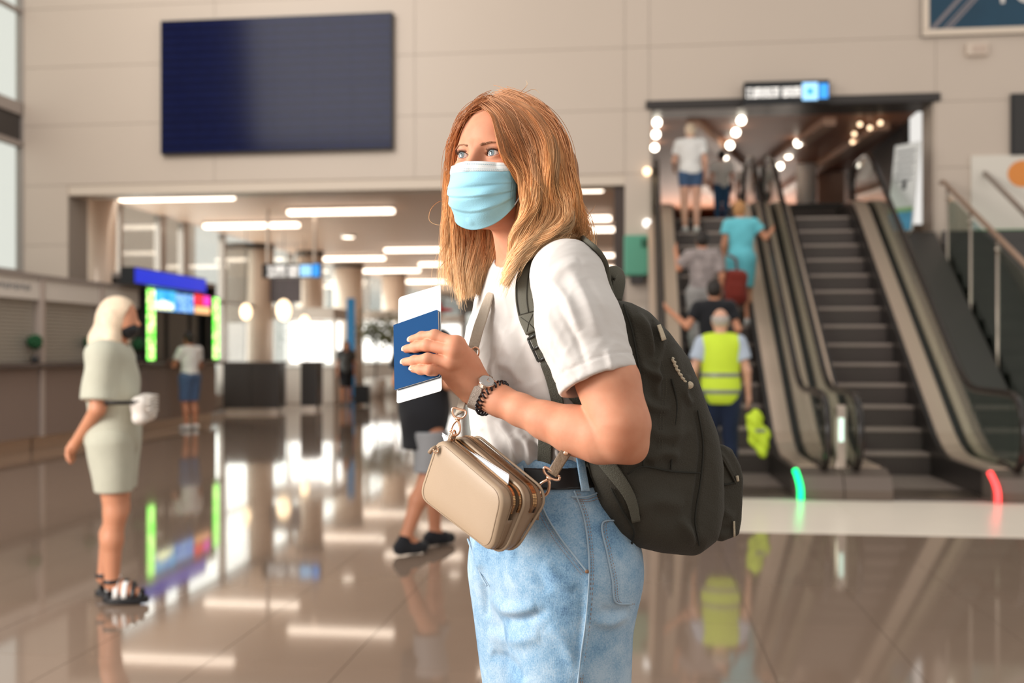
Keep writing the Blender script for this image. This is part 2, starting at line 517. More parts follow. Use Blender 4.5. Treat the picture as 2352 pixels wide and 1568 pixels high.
# ceiling lamps: (u0, u1, v, d)
lampdef = [(266, 540, 452, 18.2), (655, 935, 483, 20.0), (463, 705, 516, 22.2), (880, 1090, 572, 27.5), (718, 895, 592, 30.1),
           (820, 985, 620, 34.6), (1130, 1388, 432, 17.3), (1180, 1405, 500, 21.1), (1235, 1432, 520, 23.0), (1270, 1430, 585, 29.2),
           (960, 1110, 602, 32.0), (1300, 1440, 615, 33.5), (1310, 1436, 640, 38.0), (905, 1020, 648, 40.0), (720, 850, 660, 43.0)]
names = ['nearest the glazed wall', 'second from the front, centred over the hall', 'third row, over the currency booth', 'mid-hall row, above the boarding pass',
         'mid-hall row, just right of the hanging sign', 'behind the mid-hall rows', 'beside the grey pier, highest on the right', 'second down beside the grey pier',
         'third down, closest to the grey pier', 'fourth down beside the grey pier', 'far row, behind the loose hair', 'far row near the pier, fifth down', 'farthest one near the pier',
         'far row over the potted trees', 'farthest one behind the hanging sign']
for (u0, u1, v, d), nm in zip(lampdef, names):
    a = at(u0, v, d); b = at(u1, v, d); zc = CZ - .07
    xc, w = (a.x + b.x) / 2, (b.x - a.x) / 2; yc = (a.y + b.y) / 2
    w = 1.06; xc = (a.x + 1.06) if u1 - u0 > 0 and u0 < 1000 else (b.x - 1.06)
    o = thing('linear_ceiling_lamp', 'long linear lamp on the hall ceiling, ' + nm, 'lamp', (xc, yc, CZ), group='linear lamps on the hall ceiling')
    MB().box(-w, w, -.09, .09, -.05, 0).build('housing', M_frame, o)
    MB().box(-w + .01, w - .01, -.085, .085, -.14, -.05).build('diffuser', M_lamp, o, bevel=.03)
# small round ceiling lights
for (u, v, nm) in ((800, 540, 'between the lamp rows'), (1045, 545, 'behind the loose hair'), (570, 565, 'in front of the thick column')):
    d = (CZ - CAM_H) * F_PX / (V0 - v); p = at(u, v, d)
    o = thing('round_ceiling_light', 'small round ceiling light ' + nm, 'lamp', (p.x, p.y, CZ))
    MB().lathe([(.16, -.05), (.18, 0)]).build('ring', M_white, o, True); MB().lathe([(.14, -.06), (.15, -.04)]).build('diffuser', M_lamp, o, True)

# ------------------------------------------------------------------ flight display on the wall
def display_mat():
    m = bpy.data.materials.new('display_screen'); m.use_nodes = True; nt = m.node_tree; p = nt.nodes['Principled BSDF']
    tc = nt.nodes.new('ShaderNodeTexCoord'); mp = nt.nodes.new('ShaderNodeMapping'); mp.inputs['Scale'].default_value = (3.2, 1, 9.0)
    n = nt.nodes.new('ShaderNodeTexNoise'); n.inputs['Scale'].default_value = 2.5; n.inputs['Detail'].default_value = 3
    w = nt.nodes.new('ShaderNodeTexWave'); w.bands_direction = 'Z'; w.inputs['Scale'].default_value = 2.6; w.inputs['Distortion'].default_value = 0.0
    mu = nt.nodes.new('ShaderNodeMath'); mu.operation = 'MULTIPLY'
    cr = nt.nodes.new('ShaderNodeValToRGB'); cr.color_ramp.elements[0].color = (0.0015, 0.0025, 0.022, 1); cr.color_ramp.elements[1].color = (0.005, 0.009, 0.06, 1)
    L = nt.links.new
    L(tc.outputs['Object'], mp.inputs[0]); L(mp.outputs[0], n.inputs['Vector']); L(tc.outputs['Object'], w.inputs['Vector'])
    L(n.outputs['Fac'], mu.inputs[0]); L(w.outputs['Fac'], mu.inputs[1]); L(mu.outputs[0], cr.inputs[0])
    L(cr.outputs[0], p.inputs['Base Color']); L(cr.outputs[0], p.inputs['Emission Color']); p.inputs['Emission Strength'].default_value = 0.12
    p.inputs['Roughness'].default_value = 0.16; p.inputs['Specular IOR Level'].default_value = 0.14
    return m
sx0, sx1, sz0, sz1 = -7.35, -3.66, 4.43, 6.51
o = thing('display_board', 'wide dark navy information screen on the pale panelled wall', 'screen', ((sx0 + sx1) / 2, YW, sz0))
hw = (sx1 - sx0) / 2; H = sz1 - sz0
MB().box(-hw, hw, -.12, -.001, 0, H).build('casing', M_black, o, bevel=.01)
cols, rows = 6, 4
for i in range(cols):
    for j in range(rows):
        a = -hw + .02 + (2 * hw - .04) * i / cols; b = -hw + .02 + (2 * hw - .04) * (i + 1) / cols
        c = .02 + (H - .04) * j / rows; e = .02 + (H - .04) * (j + 1) / rows
        MB().box(a + .001, b - .001, -.13, -.12, c + .001, e - .001).build('screen_panel', MATS.get('disp') or MATS.setdefault('disp', display_mat()), o)
area_light('wall_fill_light', (-6.5, 9.0, 7.5), (-5.5, 15.5, 5.0), 3.5, 210, (1.0, 0.96, 0.9))  # added fill lamp without a fitting, brightens the front wall

# ------------------------------------------------------------------ shuttered counters along the left side
CX = -8.15
M_shut = mat('roller_shutter', (0.43, 0.385, 0.325), 0.45, metal=0.35)
M_cfront = mat('counter_front', (0.30, 0.225, 0.192), 0.32, metal=0.2)
M_post = mat('counter_post', (0.55, 0.46, 0.41), 0.35, metal=0.4)
M_head = mat('counter_header', (0.72, 0.65, 0.58), 0.5)
ub = [10.2, 11.8, 13.4, 15.0, 16.28]
unames = ['beyond the picture edge', 'with a white lettered strip, at the picture edge', 'behind the blonde woman\'s elbow', 'behind the blonde woman\'s head']
for k in range(4):
    y0, y1 = ub[k], ub[k + 1]
    o = thing('shuttered_counter', 'closed grey counter with a roller shutter, ' + unames[k], 'counter', (CX, y0, 0), group='shuttered counters')
    L_ = y1 - y0
    MB().box(-.5, -.12, .02, L_ - .02, 0, .18).build('plinth', mat('plinth_steel', (0.62, 0.48, 0.38), 0.22, metal=0.8), o)
    MB().box(-.5, 0, .095, L_ - .01, .19, 1.13).build('front_panel', M_cfront, o, bevel=.004)
    MB().box(-.52, .12, .004, L_ - .004, 1.13, 1.20).build('worktop', mat('worktop_dark', (0.10, 0.075, 0.065), 0.18), o, bevel=.012)
    MB().box(-.1, .03, -.0 + .003, .09, 0.19, 2.355).build('post', M_post, o, bevel=.004)
    MB().box(-.12, 0, .092, L_ - .004, 2.07, 2.36).build('header', M_head, o)
    MB().box(-.5, .03, .004, L_ - .004, 2.36, 2.42).build('cap', M_frame, o)
    for q in range(17):
        MB().box(-.10, -.075, .095, L_ - .006, 1.205 + q * .051, 1.205 + q * .051 + .048).build('shutter_slat', M_shut, o, bevel=.008)
    MB().box(-.5, -.46, 0, L_, 1.2, 2.36).build('back_panel', M_frame, o)
    if k in (1, 2):
        # lettering strip, too blurred in the photograph to read
        for q in range(14 if k == 1 else 0):
            y = .35 + q * .075
            MB().box(.001, .004, y, y + .05, 2.18 + .01 * (q % 3), 2.25 + .015 * (q % 2)).build('lettering', mat('grey_letter', (.25, .24, .24), .6), o)
# green ball plants on the counters
M_leaf = mat('topiary_green', (0.012, 0.085, 0.028), 0.7, noise=(60, .5))
for (u, v, nm) in ((80, 785, 'on the counter at the picture edge'), (208, 787, 'on the counter behind the blonde woman\'s back'), (318, 790, 'just behind the blonde woman\'s neck')):
    p = at_x(u, v, CX + .035)
    o = thing('topiary_plant', 'small round green ball plant ' + nm, 'plant', (p.x, p.y, 1.20), group='ball plants on the counters')
    h = p.z - 1.20
    MB().lathe([(.045, 0), (.055, .09)], n=14).build('pot', M_black, o, True)
    MB().tube([(0, 0, .08), (0, 0, h)], .007, 6).build('stem', M_brown, o)
    b = MB(); r_ = random.Random(int(u))
    for q in range(150):
        a, z = r_.uniform(0, 6.28), r_.uniform(-1, 1); s = math.sqrt(1 - z * z); rr = .09 * r_.uniform(.85, 1.05)
        b.ball((rr * s * math.cos(a), rr * s * math.sin(a), h + rr * z), .018, 5, 4)
    b.ball((0, 0, h), .082, 12, 8)
    tag(b.build('foliage', M_leaf, o, True), kind='stuff')

# ------------------------------------------------------------------ currency booth with its lit signs
def led_mat(name, base, hot, sx, sz, strength, detail=2.0):
    m = bpy.data.materials.new(name); m.use_nodes = True; nt = m.node_tree; p = nt.nodes['Principled BSDF']
    tc = nt.nodes.new('ShaderNodeTexCoord'); mp = nt.nodes.new('ShaderNodeMapping'); mp.inputs['Scale'].default_value = (sx, sx, sz)
    n = nt.nodes.new('ShaderNodeTexNoise'); n.inputs['Scale'].default_value = 1.0; n.inputs['Detail'].default_value = detail
    cr = nt.nodes.new('ShaderNodeValToRGB'); cr.color_ramp.elements[0].color = (*base, 1); cr.color_ramp.elements[1].color = (*hot, 1)
    cr.color_ramp.elements[0].position = .42; cr.color_ramp.elements[1].position = .58
    L = nt.links.new
    L(tc.outputs['Object'], mp.inputs[0]); L(mp.outputs[0], n.inputs['Vector']); L(n.outputs['Fac'], cr.inputs[0])
    L(cr.outputs[0], p.inputs['Emission Color']); p.inputs['Emission Strength'].default_value = strength
    p.inputs['Base Color'].default_value = (.01, .01, .01, 1)
    return m
BY0, BY1 = 16.32, 19.45
bo = thing('currency_booth', 'currency exchange booth with blue, red and green lit signs', 'booth', (CX, BY0, 0))
L_ = BY1 - BY0
MB().box(-.5, -.1, 0, L_, 0, .16).build('plinth', M_steel, bo)
for q in range(3):
    MB().box(-.5, 0, q * L_ / 3 + .01, (q + 1) * L_ / 3 - .01, .17, 1.12).build('front_panel', mat('booth_front', (0.27, 0.205, 0.175), .35, metal=.2), bo, bevel=.005)
MB().box(-.52, .16, -.02, L_ + .02, 1.12, 1.19).build('worktop', MATS['worktop_dark'], bo, bevel=.01)
MB().box(-.5, -.46, 0, L_, 1.19, 2.6).build('back_panel', mat('booth_back', (0.09, 0.07, 0.065), .5), bo)
MB().box(-.5, 0, 0, .1, 1.19, 2.6).build('side_panel', M_dark, bo); MB().box(-.5, 0, L_ - .1, L_, 1.19, 2.6).build('side_panel', M_dark, bo)
MB().box(-.5, 0, 0, L_, 2.6, 2.68).build('roof', M_frame, bo)
for q in range(3):
    a, b = .12 + q * (L_ - .24) / 3, .12 + (q + 1) * (L_ - .24) / 3
    MB().box(-.06, -.05, a + .02, b - .02, 1.19, 2.2).build('window_pane', M_glass, bo)
    MB().box(-.08, -.02, b - .02, b + .02, 1.19, 2.2).build('window_post', M_dark, bo)
M_g = led_mat('green_led', (0.05, 0.9, 0.02), (0.75, 1.0, 0.35), 14, 14, 2.2)
for (y0, y1, nm) in ((.02, .33, 'near'), (L_ - .40, L_ - .10, 'far')):
    s_ = MB().box(.02, .10, y0, y1, 1.19, 2.42).build('rate_column', M_black, bo); s_['label'] = 'bright green lit rate column'
    for q in range(9):
        z = 1.22 + q * .132
        MB().box(.10, .108, y0 + .02, y1 - .02, z, z + .12).build('digit_row', M_g, s_)
p0 = at(303, 655, 16.6); 
ob = MB().box(.07, .30, -.80, 1.95, 2.43, 2.70)
s_ = ob.build('blue_display', M_black, bo); s_['label'] = 'deep blue overhead display'
MB().box(.30, .31, -.78, 1.93, 2.45, 2.68).build('display_face', mat('blue_screen', (0.003, 0.01, 0.25), .3, emit=(0.012, 0.03, 0.62), emit_s=.75), s_)
MB().box(.07, .30, 1.95, 1.96, 2.45, 2.68).build('display_end', M_dark, s_)
def sign(y0, y1, z0, z1, m, name, lab):
    s = MB().box(.0, .06, y0, y1, z0, z1).build(name, M_black, bo); s['label'] = lab
    MB().box(.06, .066, y0 + .01, y1 - .01, z0 + .01, z1 - .01).build('sign_face', m, s)
    return s
s1 = sign(.37, 1.20, 2.06, 2.42, led_mat('sky_sign', (0.02, 0.35, 0.95), (0.10, 0.60, 1.0), 2, 3, 1.0), 'lit_sign', 'blue lit sign with a pale cloud')
b = MB()
for (y, z, r) in ((.52, 2.14, .09), (.68, 2.16, .11), (.85, 2.15, .10), (1.02, 2.14, .08)):
    b.prism([(.068, y + r * 1.2 * math.cos(t), z + r * .8 * math.sin(t)) for t in [i * math.pi / 8 for i in range(16)]], (.003, 0, 0))
tag(b.build('cloud_shape', mat('cloud_yellow', (.8, .8, .6), .5, emit=(.9, .92, .55), emit_s=1.1), s1), kind='stuff')
sign(1.21, 1.95, 2.06, 2.40, led_mat('blue_text_sign', (0.03, 0.20, 0.80), (0.35, 0.65, 1.0), 9, 14, 1.0, 4), 'lit_sign', 'blue lit sign with fine white print')
sign(1.97, 2.38, 2.22, 2.42, mat('red_sign', (.5, .02, .02), .4, emit=(1.0, .03, .05), emit_s=1.0), 'lit_sign', 'red lit sign')
sign(2.39, 2.70, 2.22, 2.42, mat('magenta_sign', (.5, .02, .3), .4, emit=(1.0, .05, .55), emit_s=1.0), 'lit_sign', 'magenta lit sign')
sign(1.99, 2.70, 2.06, 2.21, mat('orange_sign', (.6, .25, .08), .4, emit=(1.0, .55, .25), emit_s=1.0), 'lit_sign', 'orange lit sign')

# dark reception counters behind the booth
def dark_counter(u0, u1, d, label):
    a, b = at(u0, V0, d), at(u1, V0, d)
    o = thing('reception_counter', label, 'counter', (a.x, a.y, 0)); w = (b - a).length; o.rotation_euler.z = math.atan2(b.y - a.y, b.x - a.x)
    MB().box(.05, w - .05, .06, .7, 0, .1).build('plinth', M_steel, o)
    n = max(1, round(w / .7))
    for q in range(n):
        MB().box(w * q / n + .004, w * (q + 1) / n - .004, 0, .75, .1, 1.08).build('front_panel', mat('dark_counter', (.028, .02, .017), .35), o)
    MB().box(-.02, w + .02, -.05, .8, 1.08, 1.13).build('worktop', M_brown, o, bevel=.008)
dark_counter(512, 640, 23.0, 'dark brown reception counter right of the currency booth')
dark_counter(690, 728, 24.0, 'narrow dark counter right of the reception counter')

# hanging direction sign
p = at(672, 622, 20.3)
o = thing('hanging_sign', 'dark direction sign hung from the hall ceiling by two rods', 'sign', (p.x, p.y, p.z))
MB().box(-.60, .58, -.06, .06, -.14, .14).build('sign_box', M_black, o, bevel=.006)
for x in (-.5, .45):
    MB().tube([(x, 0, .14), (x, 0, CZ - p.z)], .035, 8).build('rod', mat('pale_rod', (.62, .52, .45), .4, metal=.3), o)
M_let = mat('lit_letter', (.9, .88, .85), .5, emit=(1, .95, .9), emit_s=.9)
M_blu = mat('blue_pictogram', (.02, .2, .6), .5, emit=(.05, .35, .9), emit_s=.8)
M_pict = mat('pale_pictogram', (.3, .6, .9), .5, emit=(.30, .60, .95), emit_s=.9)
def letters(parent, x0, x1, z0, z1, n, y, m=M_let, seed=1):
    """a line of lit glyph strokes: the words are blurred past reading in the photograph"""
    r_ = random.Random(seed); w = (x1 - x0) / n
    for i in range(n):
        if n > 12 and i == int(n * .62): continue
        a = x0 + i * w; t = w * .2; b = MB()
        b.box(a, a + t, y - .004, y, z0, z1)
        k = r_.randrange(4)
        if k != 0: b.box(a, a + w * .8, y - .004, y, z1 - t, z1)
        if k != 1: b.box(a, a + w * .8, y - .004, y, z0, z0 + t)
        if k != 2: b.box(a + w * .6, a + w * .8, y - .004, y, z0, z1)
        if k == 3: b.box(a, a + w * .8, y - .004, y, (z0 + z1) / 2 - t / 2, (z0 + z1) / 2 + t / 2)
        b.build('letter', m, parent)
letters(o, -.48, .14, .0, .09, 15, -.061); letters(o, -.48, .14, -.11, -.03, 15, -.061, seed=2)
MB().box(.17, .40, -.066, -.06, -.11, .11).build('pictogram', M_pict, o, bevel=.03)
MB().box(.42, .56, -.066, -.06, -.12, .12).build('pictogram', M_blu, o)

# things far down the hall
def kiosk(u, d, w, h, label, m, lit):
    p = at(u, V0, d); o = thing('hall_kiosk', label, 'kiosk', (p.x, p.y, 0))
    MB().box(-w, w, 0, 1.2, 0, .95).build('base', m, o, bevel=.02); MB().box(-w - .05, w + .05, -.05, 1.25, .95, 1.0).build('worktop', M_white, o)
    for s in (-1, 1): MB().box(s * w - .05, s * w + .05, 0, .1, 1.0, h).build('post', M_white, o)
    MB().box(-w, w, 0, 1.2, h, h + .3).build('canopy', m, o, bevel=.02)
    n = 3
    for i in range(n):
        a = -w + .1 + (2 * w - .2) * i / n
        MB().box(a + .03, a + (2 * w - .2) / n - .03, 1.15, 1.2, 1.05, h - .05).build('light_panel', lit, o)
M_lit = mat('lit_panel', (.8, .8, .78), .5, emit=(1, .97, .92), emit_s=1.6)
M_warm = mat('warm_lamp', (.8, .6, .4), .5, emit=(1, .72, .45), emit_s=2.2)
kiosk(694, 27, .85, 2.2, 'white lit kiosk standing behind the narrow dark counter', mat('kiosk_white', (.62, .55, .5), .4), M_lit)
kiosk(870, 34, .95, 2.4, 'pale kiosk with glowing panels behind the walking traveller in dark clothes', mat('kiosk_white', (.6, .5, .4)), M_lit)
kiosk(985, 38, 1.2, 2.4, 'pale kiosk partly hidden by the blue passport', mat('kiosk_white', (.6, .5, .4)), M_lit)
p = at(806, V0, 30)
o = thing('banner_stand', 'tall narrow blue banner beside the far column', 'banner', (p.x, p.y, 0))
MB().box(-.22, .22, -.15, .15, 0, .05).build('foot', M_dark, o); MB().box(-.12, .12, -.02, .02, .05, 2.9).build('banner_sheet', mat('banner_blue', (.02, .22, .5), .5), o)
for (u, d, nm) in ((862, 31, 'nearer the boarding pass'), (905, 33, 'half hidden behind the passport')):
    p = at(u, V0, d); o = thing('potted_tree', 'potted leafy tree in the hall, ' + nm, 'plant', (p.x, p.y, 0))
    MB().lathe([(.25, 0), (.34, .55), (.31, .55)], n=20).build('pot', mat('pot_white', (.7, .65, .6), .4), o, True)
    MB().tube([(0, 0, .5), (.03, 0, 1.1), (0, 0, 1.7)], .03, 8).build('trunk', M_brown, o, True)
    r_ = random.Random(int(u)); b = MB()
    for q in range(260):
        c = Vector((r_.gauss(0, .28), r_.gauss(0, .28), 1.95 + r_.gauss(0, .22))); a = Vector((r_.uniform(-1, 1), r_.uniform(-1, 1), r_.uniform(-1, 1))).normalized(); s = a.orthogonal().normalized()
        b.add([c - a * .11, c + s * .04, c + a * .11, c - s * .04], [(0, 1, 2, 3)])
    tag(b.build('foliage', mat('tree_leaf', (.10, .11, .045), .6), o), kind='stuff')
for (u, v, d, r, nm) in ((652, 712, 24.5, .17, 'above the narrow dark counter'), (565, 716, 22.5, .12, 'in front of the thick column'), (700, 740, 26.0, .12, 'near the white kiosk')):
    p = at(u, v, d); o = thing('pendant_lamp', 'glowing pendant lamp ' + nm, 'lamp', (p.x, p.y, CZ)); h = CZ - p.z
    MB().tube([(0, 0, 0), (0, 0, -h + r)], .008, 6).build('cord', M_dark, o); MB().ball((0, 0, -h), r, 16, 10, (1, 1, 1.5)).build('shade', M_warm, o, True)
p = at(655, 665, 27)
o = thing('menu_board', 'dark hanging board below the direction sign', 'sign', (p.x, p.y, p.z))
MB().box(-.42, .42, -.03, .03, -.34, .34).build('board', mat('board_dark', (.07, .05, .055), .5), o); 
for x in (-.3, .3): MB().tube([(x, 0, .34), (x, 0, CZ - p.z)], .01, 6).build('rod', M_frame, o)
# ------------------------------------------------------------------ escalators
EY0, EDY, EDZ, EZ0, NS = 11.33, 0.33, 0.24, 0.02, 15
SLOPE = EDZ / EDY
LZ = EZ0 + EDZ * (NS - 1)                 # upper landing height
LY = EY0 + EDY * (NS - 1)
def nose(y):                              # height of the tread line, rounded at both ends
    z = EZ0 + SLOPE * (y - EY0)
    k = .12
    lo = max(k * 2 - abs(z - EZ0), 0) / (2 * k); z = max(z, EZ0) + lo * lo * k * .5
    hi = max(k * 2 - abs(z - LZ), 0) / (2 * k); return min(z, LZ) - hi * hi * k * .5
M_step = mat('step_metal', (0.33, 0.265, 0.23), 0.42, metal=0.35)
M_riser = mat('step_riser', (0.115, 0.092, 0.083), 0.5, metal=0.3)
M_skirt = mat('escalator_skirt', (0.02, 0.016, 0.015), 0.35)
M_deck = mat('escalator_deck', (0.60, 0.455, 0.36), 0.30, metal=0.45)
M_rub = mat('handrail_rubber', (0.018, 0.013, 0.011), 0.22)
M_clad = mat('escalator_cladding', (0.16, 0.125, 0.105), 0.35, metal=0.4)
HO, SW = 0.71, 0.43
def profile(y0, y1, dz, n=40):
    return [(y, nose(y) + dz) for y in np.linspace(y0, y1, n)]
def strip(o, name, x0, x1, y0, y1, za, zb, m, n=40, bevel=0):
    b = MB(); pr = [(y, nose(y)) for y in np.linspace(y0, y1, n)]
    poly = [(x0, y, z + zb) for y, z in pr] + [(x0, y, max(z + za, 0.0)) for y, z in reversed(pr)]
    # quads along the run keep it clean
    vs = []; fs = []
    for i, (y, z) in enumerate(pr):
        lo = max(z + za, 0.004)
        vs += [(x0, y, lo), (x1, y, lo), (x1, y, z + zb), (x0, y, z + zb)]
        if i:
            k = 4 * i; j = k - 4
            for q in range(4): fs.append((j + q, j + (q + 1) % 4, k + (q + 1) % 4, k + q))
    fs += [(3, 2, 1, 0), tuple(4 * (n - 1) + q for q in range(4))]
    return MB().add(vs, fs).build(name, m, o, fix=True)
def escalator(xc, label, lit, lit_label):
    o = thing('escalator', label, 'escalator', (xc, 0, 0), group='escalators')
    st0 = None
    for i in range(NS):
        b = MB().box(-SW, SW, 0, EDY + .02, -.05, 0)
        if st0 is None:
            st0 = MB().box(-SW, SW, 0, EDY + .02, -.045, 0).build('step', M_step, o, bevel=.012)
            st0.location = (0, EY0, EZ0)
            rr = MB()
            for q in range(24):
                x = -SW + .01 + q * (2 * SW - .02) / 24
                rr.box(x, x + .02, .006, .05, -EDZ, -.045)
            rr.box(-SW, SW, .02, .06, -EDZ, -.045)
            r0 = tag(rr.build('riser', M_riser, st0), kind='stuff')
        else:
            c = st0.copy(); COL.objects.link(c); c.location = (0, EY0 + EDY * i, EZ0 + EDZ * i)
            r = r0.copy(); COL.objects.link(r); r.parent = c
    for q in range(2):
        MB().box(-SW, SW, EY0 - .42 * (q + 1) + .004, EY0 - .42 * q, -.01, EZ0).build('flat_step', M_step, o)
    MB().box(-SW, SW, 9.80, EY0 - .84, 0, .022).build('comb_plate', M_steel, o)
    MB().box(-SW - .42, SW + .42, 9.78, 9.95, 0, .02).build('floor_plate', M_riser, o)
    for s in (-1, 1):
        a, b = sorted((s * SW, s * (SW + .05))); strip(o, 'skirt', a, b, 9.98, 17.0, -.5, .24, M_skirt)
        a, b = sorted((s * (SW + .045), s * (HO - .05))); strip(o, 'inner_deck', a, b, 9.98, 17.0, -.6, .27, M_deck)
        a, b = sorted((s * (HO - .05), s * (HO + .05))); strip(o, 'glass_channel', a, b, 9.98, 17.0, -.6, .24, M_skirt)
        a, b = sorted((s * (HO + .05), s * (HO + .14))); strip(o, 'outer_deck', a, b, 9.98, 17.0, -.6, .27, M_deck)
        # end shoe rounded to the floor
        a, b = sorted((s * SW, s * (HO + .14)))
        MB().prism([(a, 9.98, .006), (a, 9.72, .006), (a, 9.70, .10), (a, 9.76, .22), (a, 9.98, .28)], (b - a, 0, 0)).build('end_shoe', M_clad, o, fix=True)
        # glass panels
        ys = np.linspace(10.05, 16.9, 7)
        for k in range(6):
            y0, y1 = ys[k] + .006, ys[k + 1] - .006; vs = []; fs = []
            yy = np.linspace(y0, y1, 8)
            for i, y in enumerate(yy):
                for x in (s * HO - .005, s * HO + .005):
                    vs += [(x, y, nose(y) + .22), (x, y, nose(y) + .93)]
                if i:
                    k4 = 4 * i; j = k4 - 4
                    for (p_, q_) in ((0, 1), (1, 3), (3, 2), (2, 0)): fs.append((j + p_, j + q_, k4 + q_, k4 + p_))
            fs += [(0, 1, 3, 2), tuple(4 * 7 + t for t in (2, 3, 1, 0))]
            MB().add(vs, fs).build('glass_panel', M_bglass, o, fix=True)
        # glass end of the newel
        MB().prism([(s * HO - .005, 10.04 - .30 * math.sin(t), .25 + .36 - .36 * math.cos(t) + .0) for t in np.linspace(0, math.pi, 12)], (.01, 0, 0)).build('newel_glass', M_bglass, o, fix=True)
        # handrail loop
        path = [(s * HO, 10.35, .30), (s * HO, 10.10, .27)]
        path += [(s * HO, 10.06 - .34 * math.sin(t), .60 - .36 * math.cos(t)) for t in np.linspace(.2, math.pi - .1, 14)]
        path += [(s * HO, y, nose(y) + .95) for y in np.linspace(10.2, 16.6, 50)]
        z1 = LZ + .95
        path += [(s * HO, 16.75 + .3 * math.sin(t), z1 - .33 + .33 * math.cos(t)) for t in np.linspace(.2, math.pi, 12)]
        MB().tube(path, 1, 12, flat=(.042, .024), up=[(0, 0, 1)] * 0 or None).build('handrail', M_rub, o, True) if False else MB().tube(path, .036, 12).build('handrail', M_rub, o, True)
    p = [(SW + .02, 9.735 + .0, .02), (SW + .02, 9.70, .09), (SW + .01, 9.74, .17), (SW + .0, 9.84, .25)]
    l_ = MB().tube(spline([(SW + .03, 9.66, .012), (SW + .03, 9.665, .10), (SW + .02, 9.70, .18), (SW + .0, 9.78, .27)], 14), .026, 8).build('signal_light', lit, o, True); l_['label'] = lit_label
    # underside truss cladding
    strip(o, 'truss', -HO - .14, HO + .14, 10.1, 15.4, -1.1, -.36, M_clad)
    return o
M_gl = mat('green_light', (.0, .5, .15), .4, emit=(0.0, 1.0, 0.22), emit_s=2.5)
M_rl = mat('red_light', (.5, .02, .02), .4, emit=(1.0, 0.05, 0.05), emit_s=2.5)
XA, XB = 1.03, 2.74
escalator(XA, 'escalator carrying the travellers up, with a green signal light', M_gl, 'green signal light')
escalator(XB, 'empty escalator with a red signal light at its foot', M_rl, 'red signal light')
# light post between the two newels
o = thing('sensor_post', 'short steel sensor post between the two escalator newels', 'post', ((XA + XB) / 2 + .02, 10.0, 0))
MB().box(-.055, .055, -.04, .04, 0, .86).build('body', M_steel, o, bevel=.02)
MB().box(-.022, .022, -.046, -.04, .52, .74).build('light_strip', mat('pale_green', (.6, .8, .7), .3, emit=(.75, 1.0, .85), emit_s=.9), o)
MB().box(-.10, .10, -.08, .08, 0, .02).build('foot', M_white, o)

# upper landing and what is seen through the opening
tag(MB().box(EX0 + .03, 8.6, 17.1, 34, LZ - .3, LZ).build('floor_landing', M_tile), kind='structure')
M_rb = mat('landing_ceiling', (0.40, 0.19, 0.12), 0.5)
lc = tag(MB().box(EX0, 4.25, YW + TH, 34, EZ + .03, EZ + .2).build('ceiling_landing', M_rb), kind='structure')
for (x0, y0, x1, y1) in ((.9, 16.6, 2.2, 21.0), (3.0, 16.6, 2.3, 22.0), (1.3, 22, 2.6, 27), (3.9, 17, 3.2, 24)):
    a, b = Vector((x0, y0, EZ - .03)), Vector((x1, y1, EZ - .03)); t = (b - a); n_ = Vector((-t.y, t.x, 0)).normalized() * .10
    MB().obox((a + b) / 2, t / 2, n_, (0, 0, .06)).build('ceiling_beam', mat('beam_pale', (.62, .40, .29), .4), lc)
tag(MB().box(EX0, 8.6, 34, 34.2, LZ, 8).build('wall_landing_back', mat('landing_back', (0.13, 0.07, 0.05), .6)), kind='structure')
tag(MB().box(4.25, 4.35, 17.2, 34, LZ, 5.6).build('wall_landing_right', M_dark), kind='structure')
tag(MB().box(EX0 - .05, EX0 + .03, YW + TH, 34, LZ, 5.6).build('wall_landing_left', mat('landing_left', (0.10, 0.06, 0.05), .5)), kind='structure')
def up(u, v, d): return at(u, v, d)
p = at(1852, V0, 20.0)
o = thing('column', 'white round column on the upper landing behind the empty escalator', 'column', (p.x, p.y, LZ))
MB().lathe([(.19, 0), (.19, EZ - LZ)], n=28).build('shaft', mat('white_column', (.86, .84, .80), .4), o, True); MB().lathe([(.23, 0), (.23, .12)], n=28).build('base', M_steel, o, True)
p = at(1905, V0, 21.0)
o = thing('column', 'beige square pillar behind the white round column', 'column', (p.x, p.y, LZ))
MB().box(-.26, .26, -.2, .2, 0, EZ - LZ).build('shaft', mat('pillar_pink', (.50, .30, .22), .5), o); MB().box(-.28, .28, -.22, .22, 0, .12).build('base', M_steel, o)
p = at(1868, V0, 17.6)
o = thing('landing_kiosk', 'dark brown box counter at the top of the empty escalator', 'counter', (p.x, p.y, LZ))
MB().box(-.45, .45, -.2, .5, 0, .42).build('body', M_brown, o, bevel=.02); MB().box(-.5, .5, -.25, .55, .42, .46).build('worktop', M_dark, o)
M_globe = mat('globe_glow', (1, .95, .85), .4, emit=(1.0, 0.90, 0.74), emit_s=7.0)
gl = [(1.61, 15.75), (1.61, 16.75), (1.61, 17.8), (1.61, 18.8), (2.74, 17.6), (2.74, 18.7), (2.74, 19.8), (.33, 15.9), (.33, 16.9), (.33, 18.0)]
gn = ['over the crowded escalator, nearest', 'over the crowded escalator, second', 'over the crowded escalator, third', 'over the crowded escalator, fourth', 'left of the white column, highest',
      'left of the white column, middle', 'left of the white column, lowest', 'by the grey pier, highest', 'by the grey pier, middle', 'by the grey pier, third down']
for (x, d), nm in zip(gl, gn):
    y = (d + x * math.sin(YAW)) / math.cos(YAW)
    y = max(y, YW + TH + .08)
    o = thing('globe_lamp', 'round glowing lamp under the landing ceiling ' + nm, 'lamp', (x, y, EZ + .03), group='globe lamps over the landing')
    MB().tube([(0, 0, 0), (0, 0, -.05)], .012, 6).build('stem', M_dark, o); MB().ball((0, 0, -.10), .062, 14, 9).build('globe', M_globe, o, True)
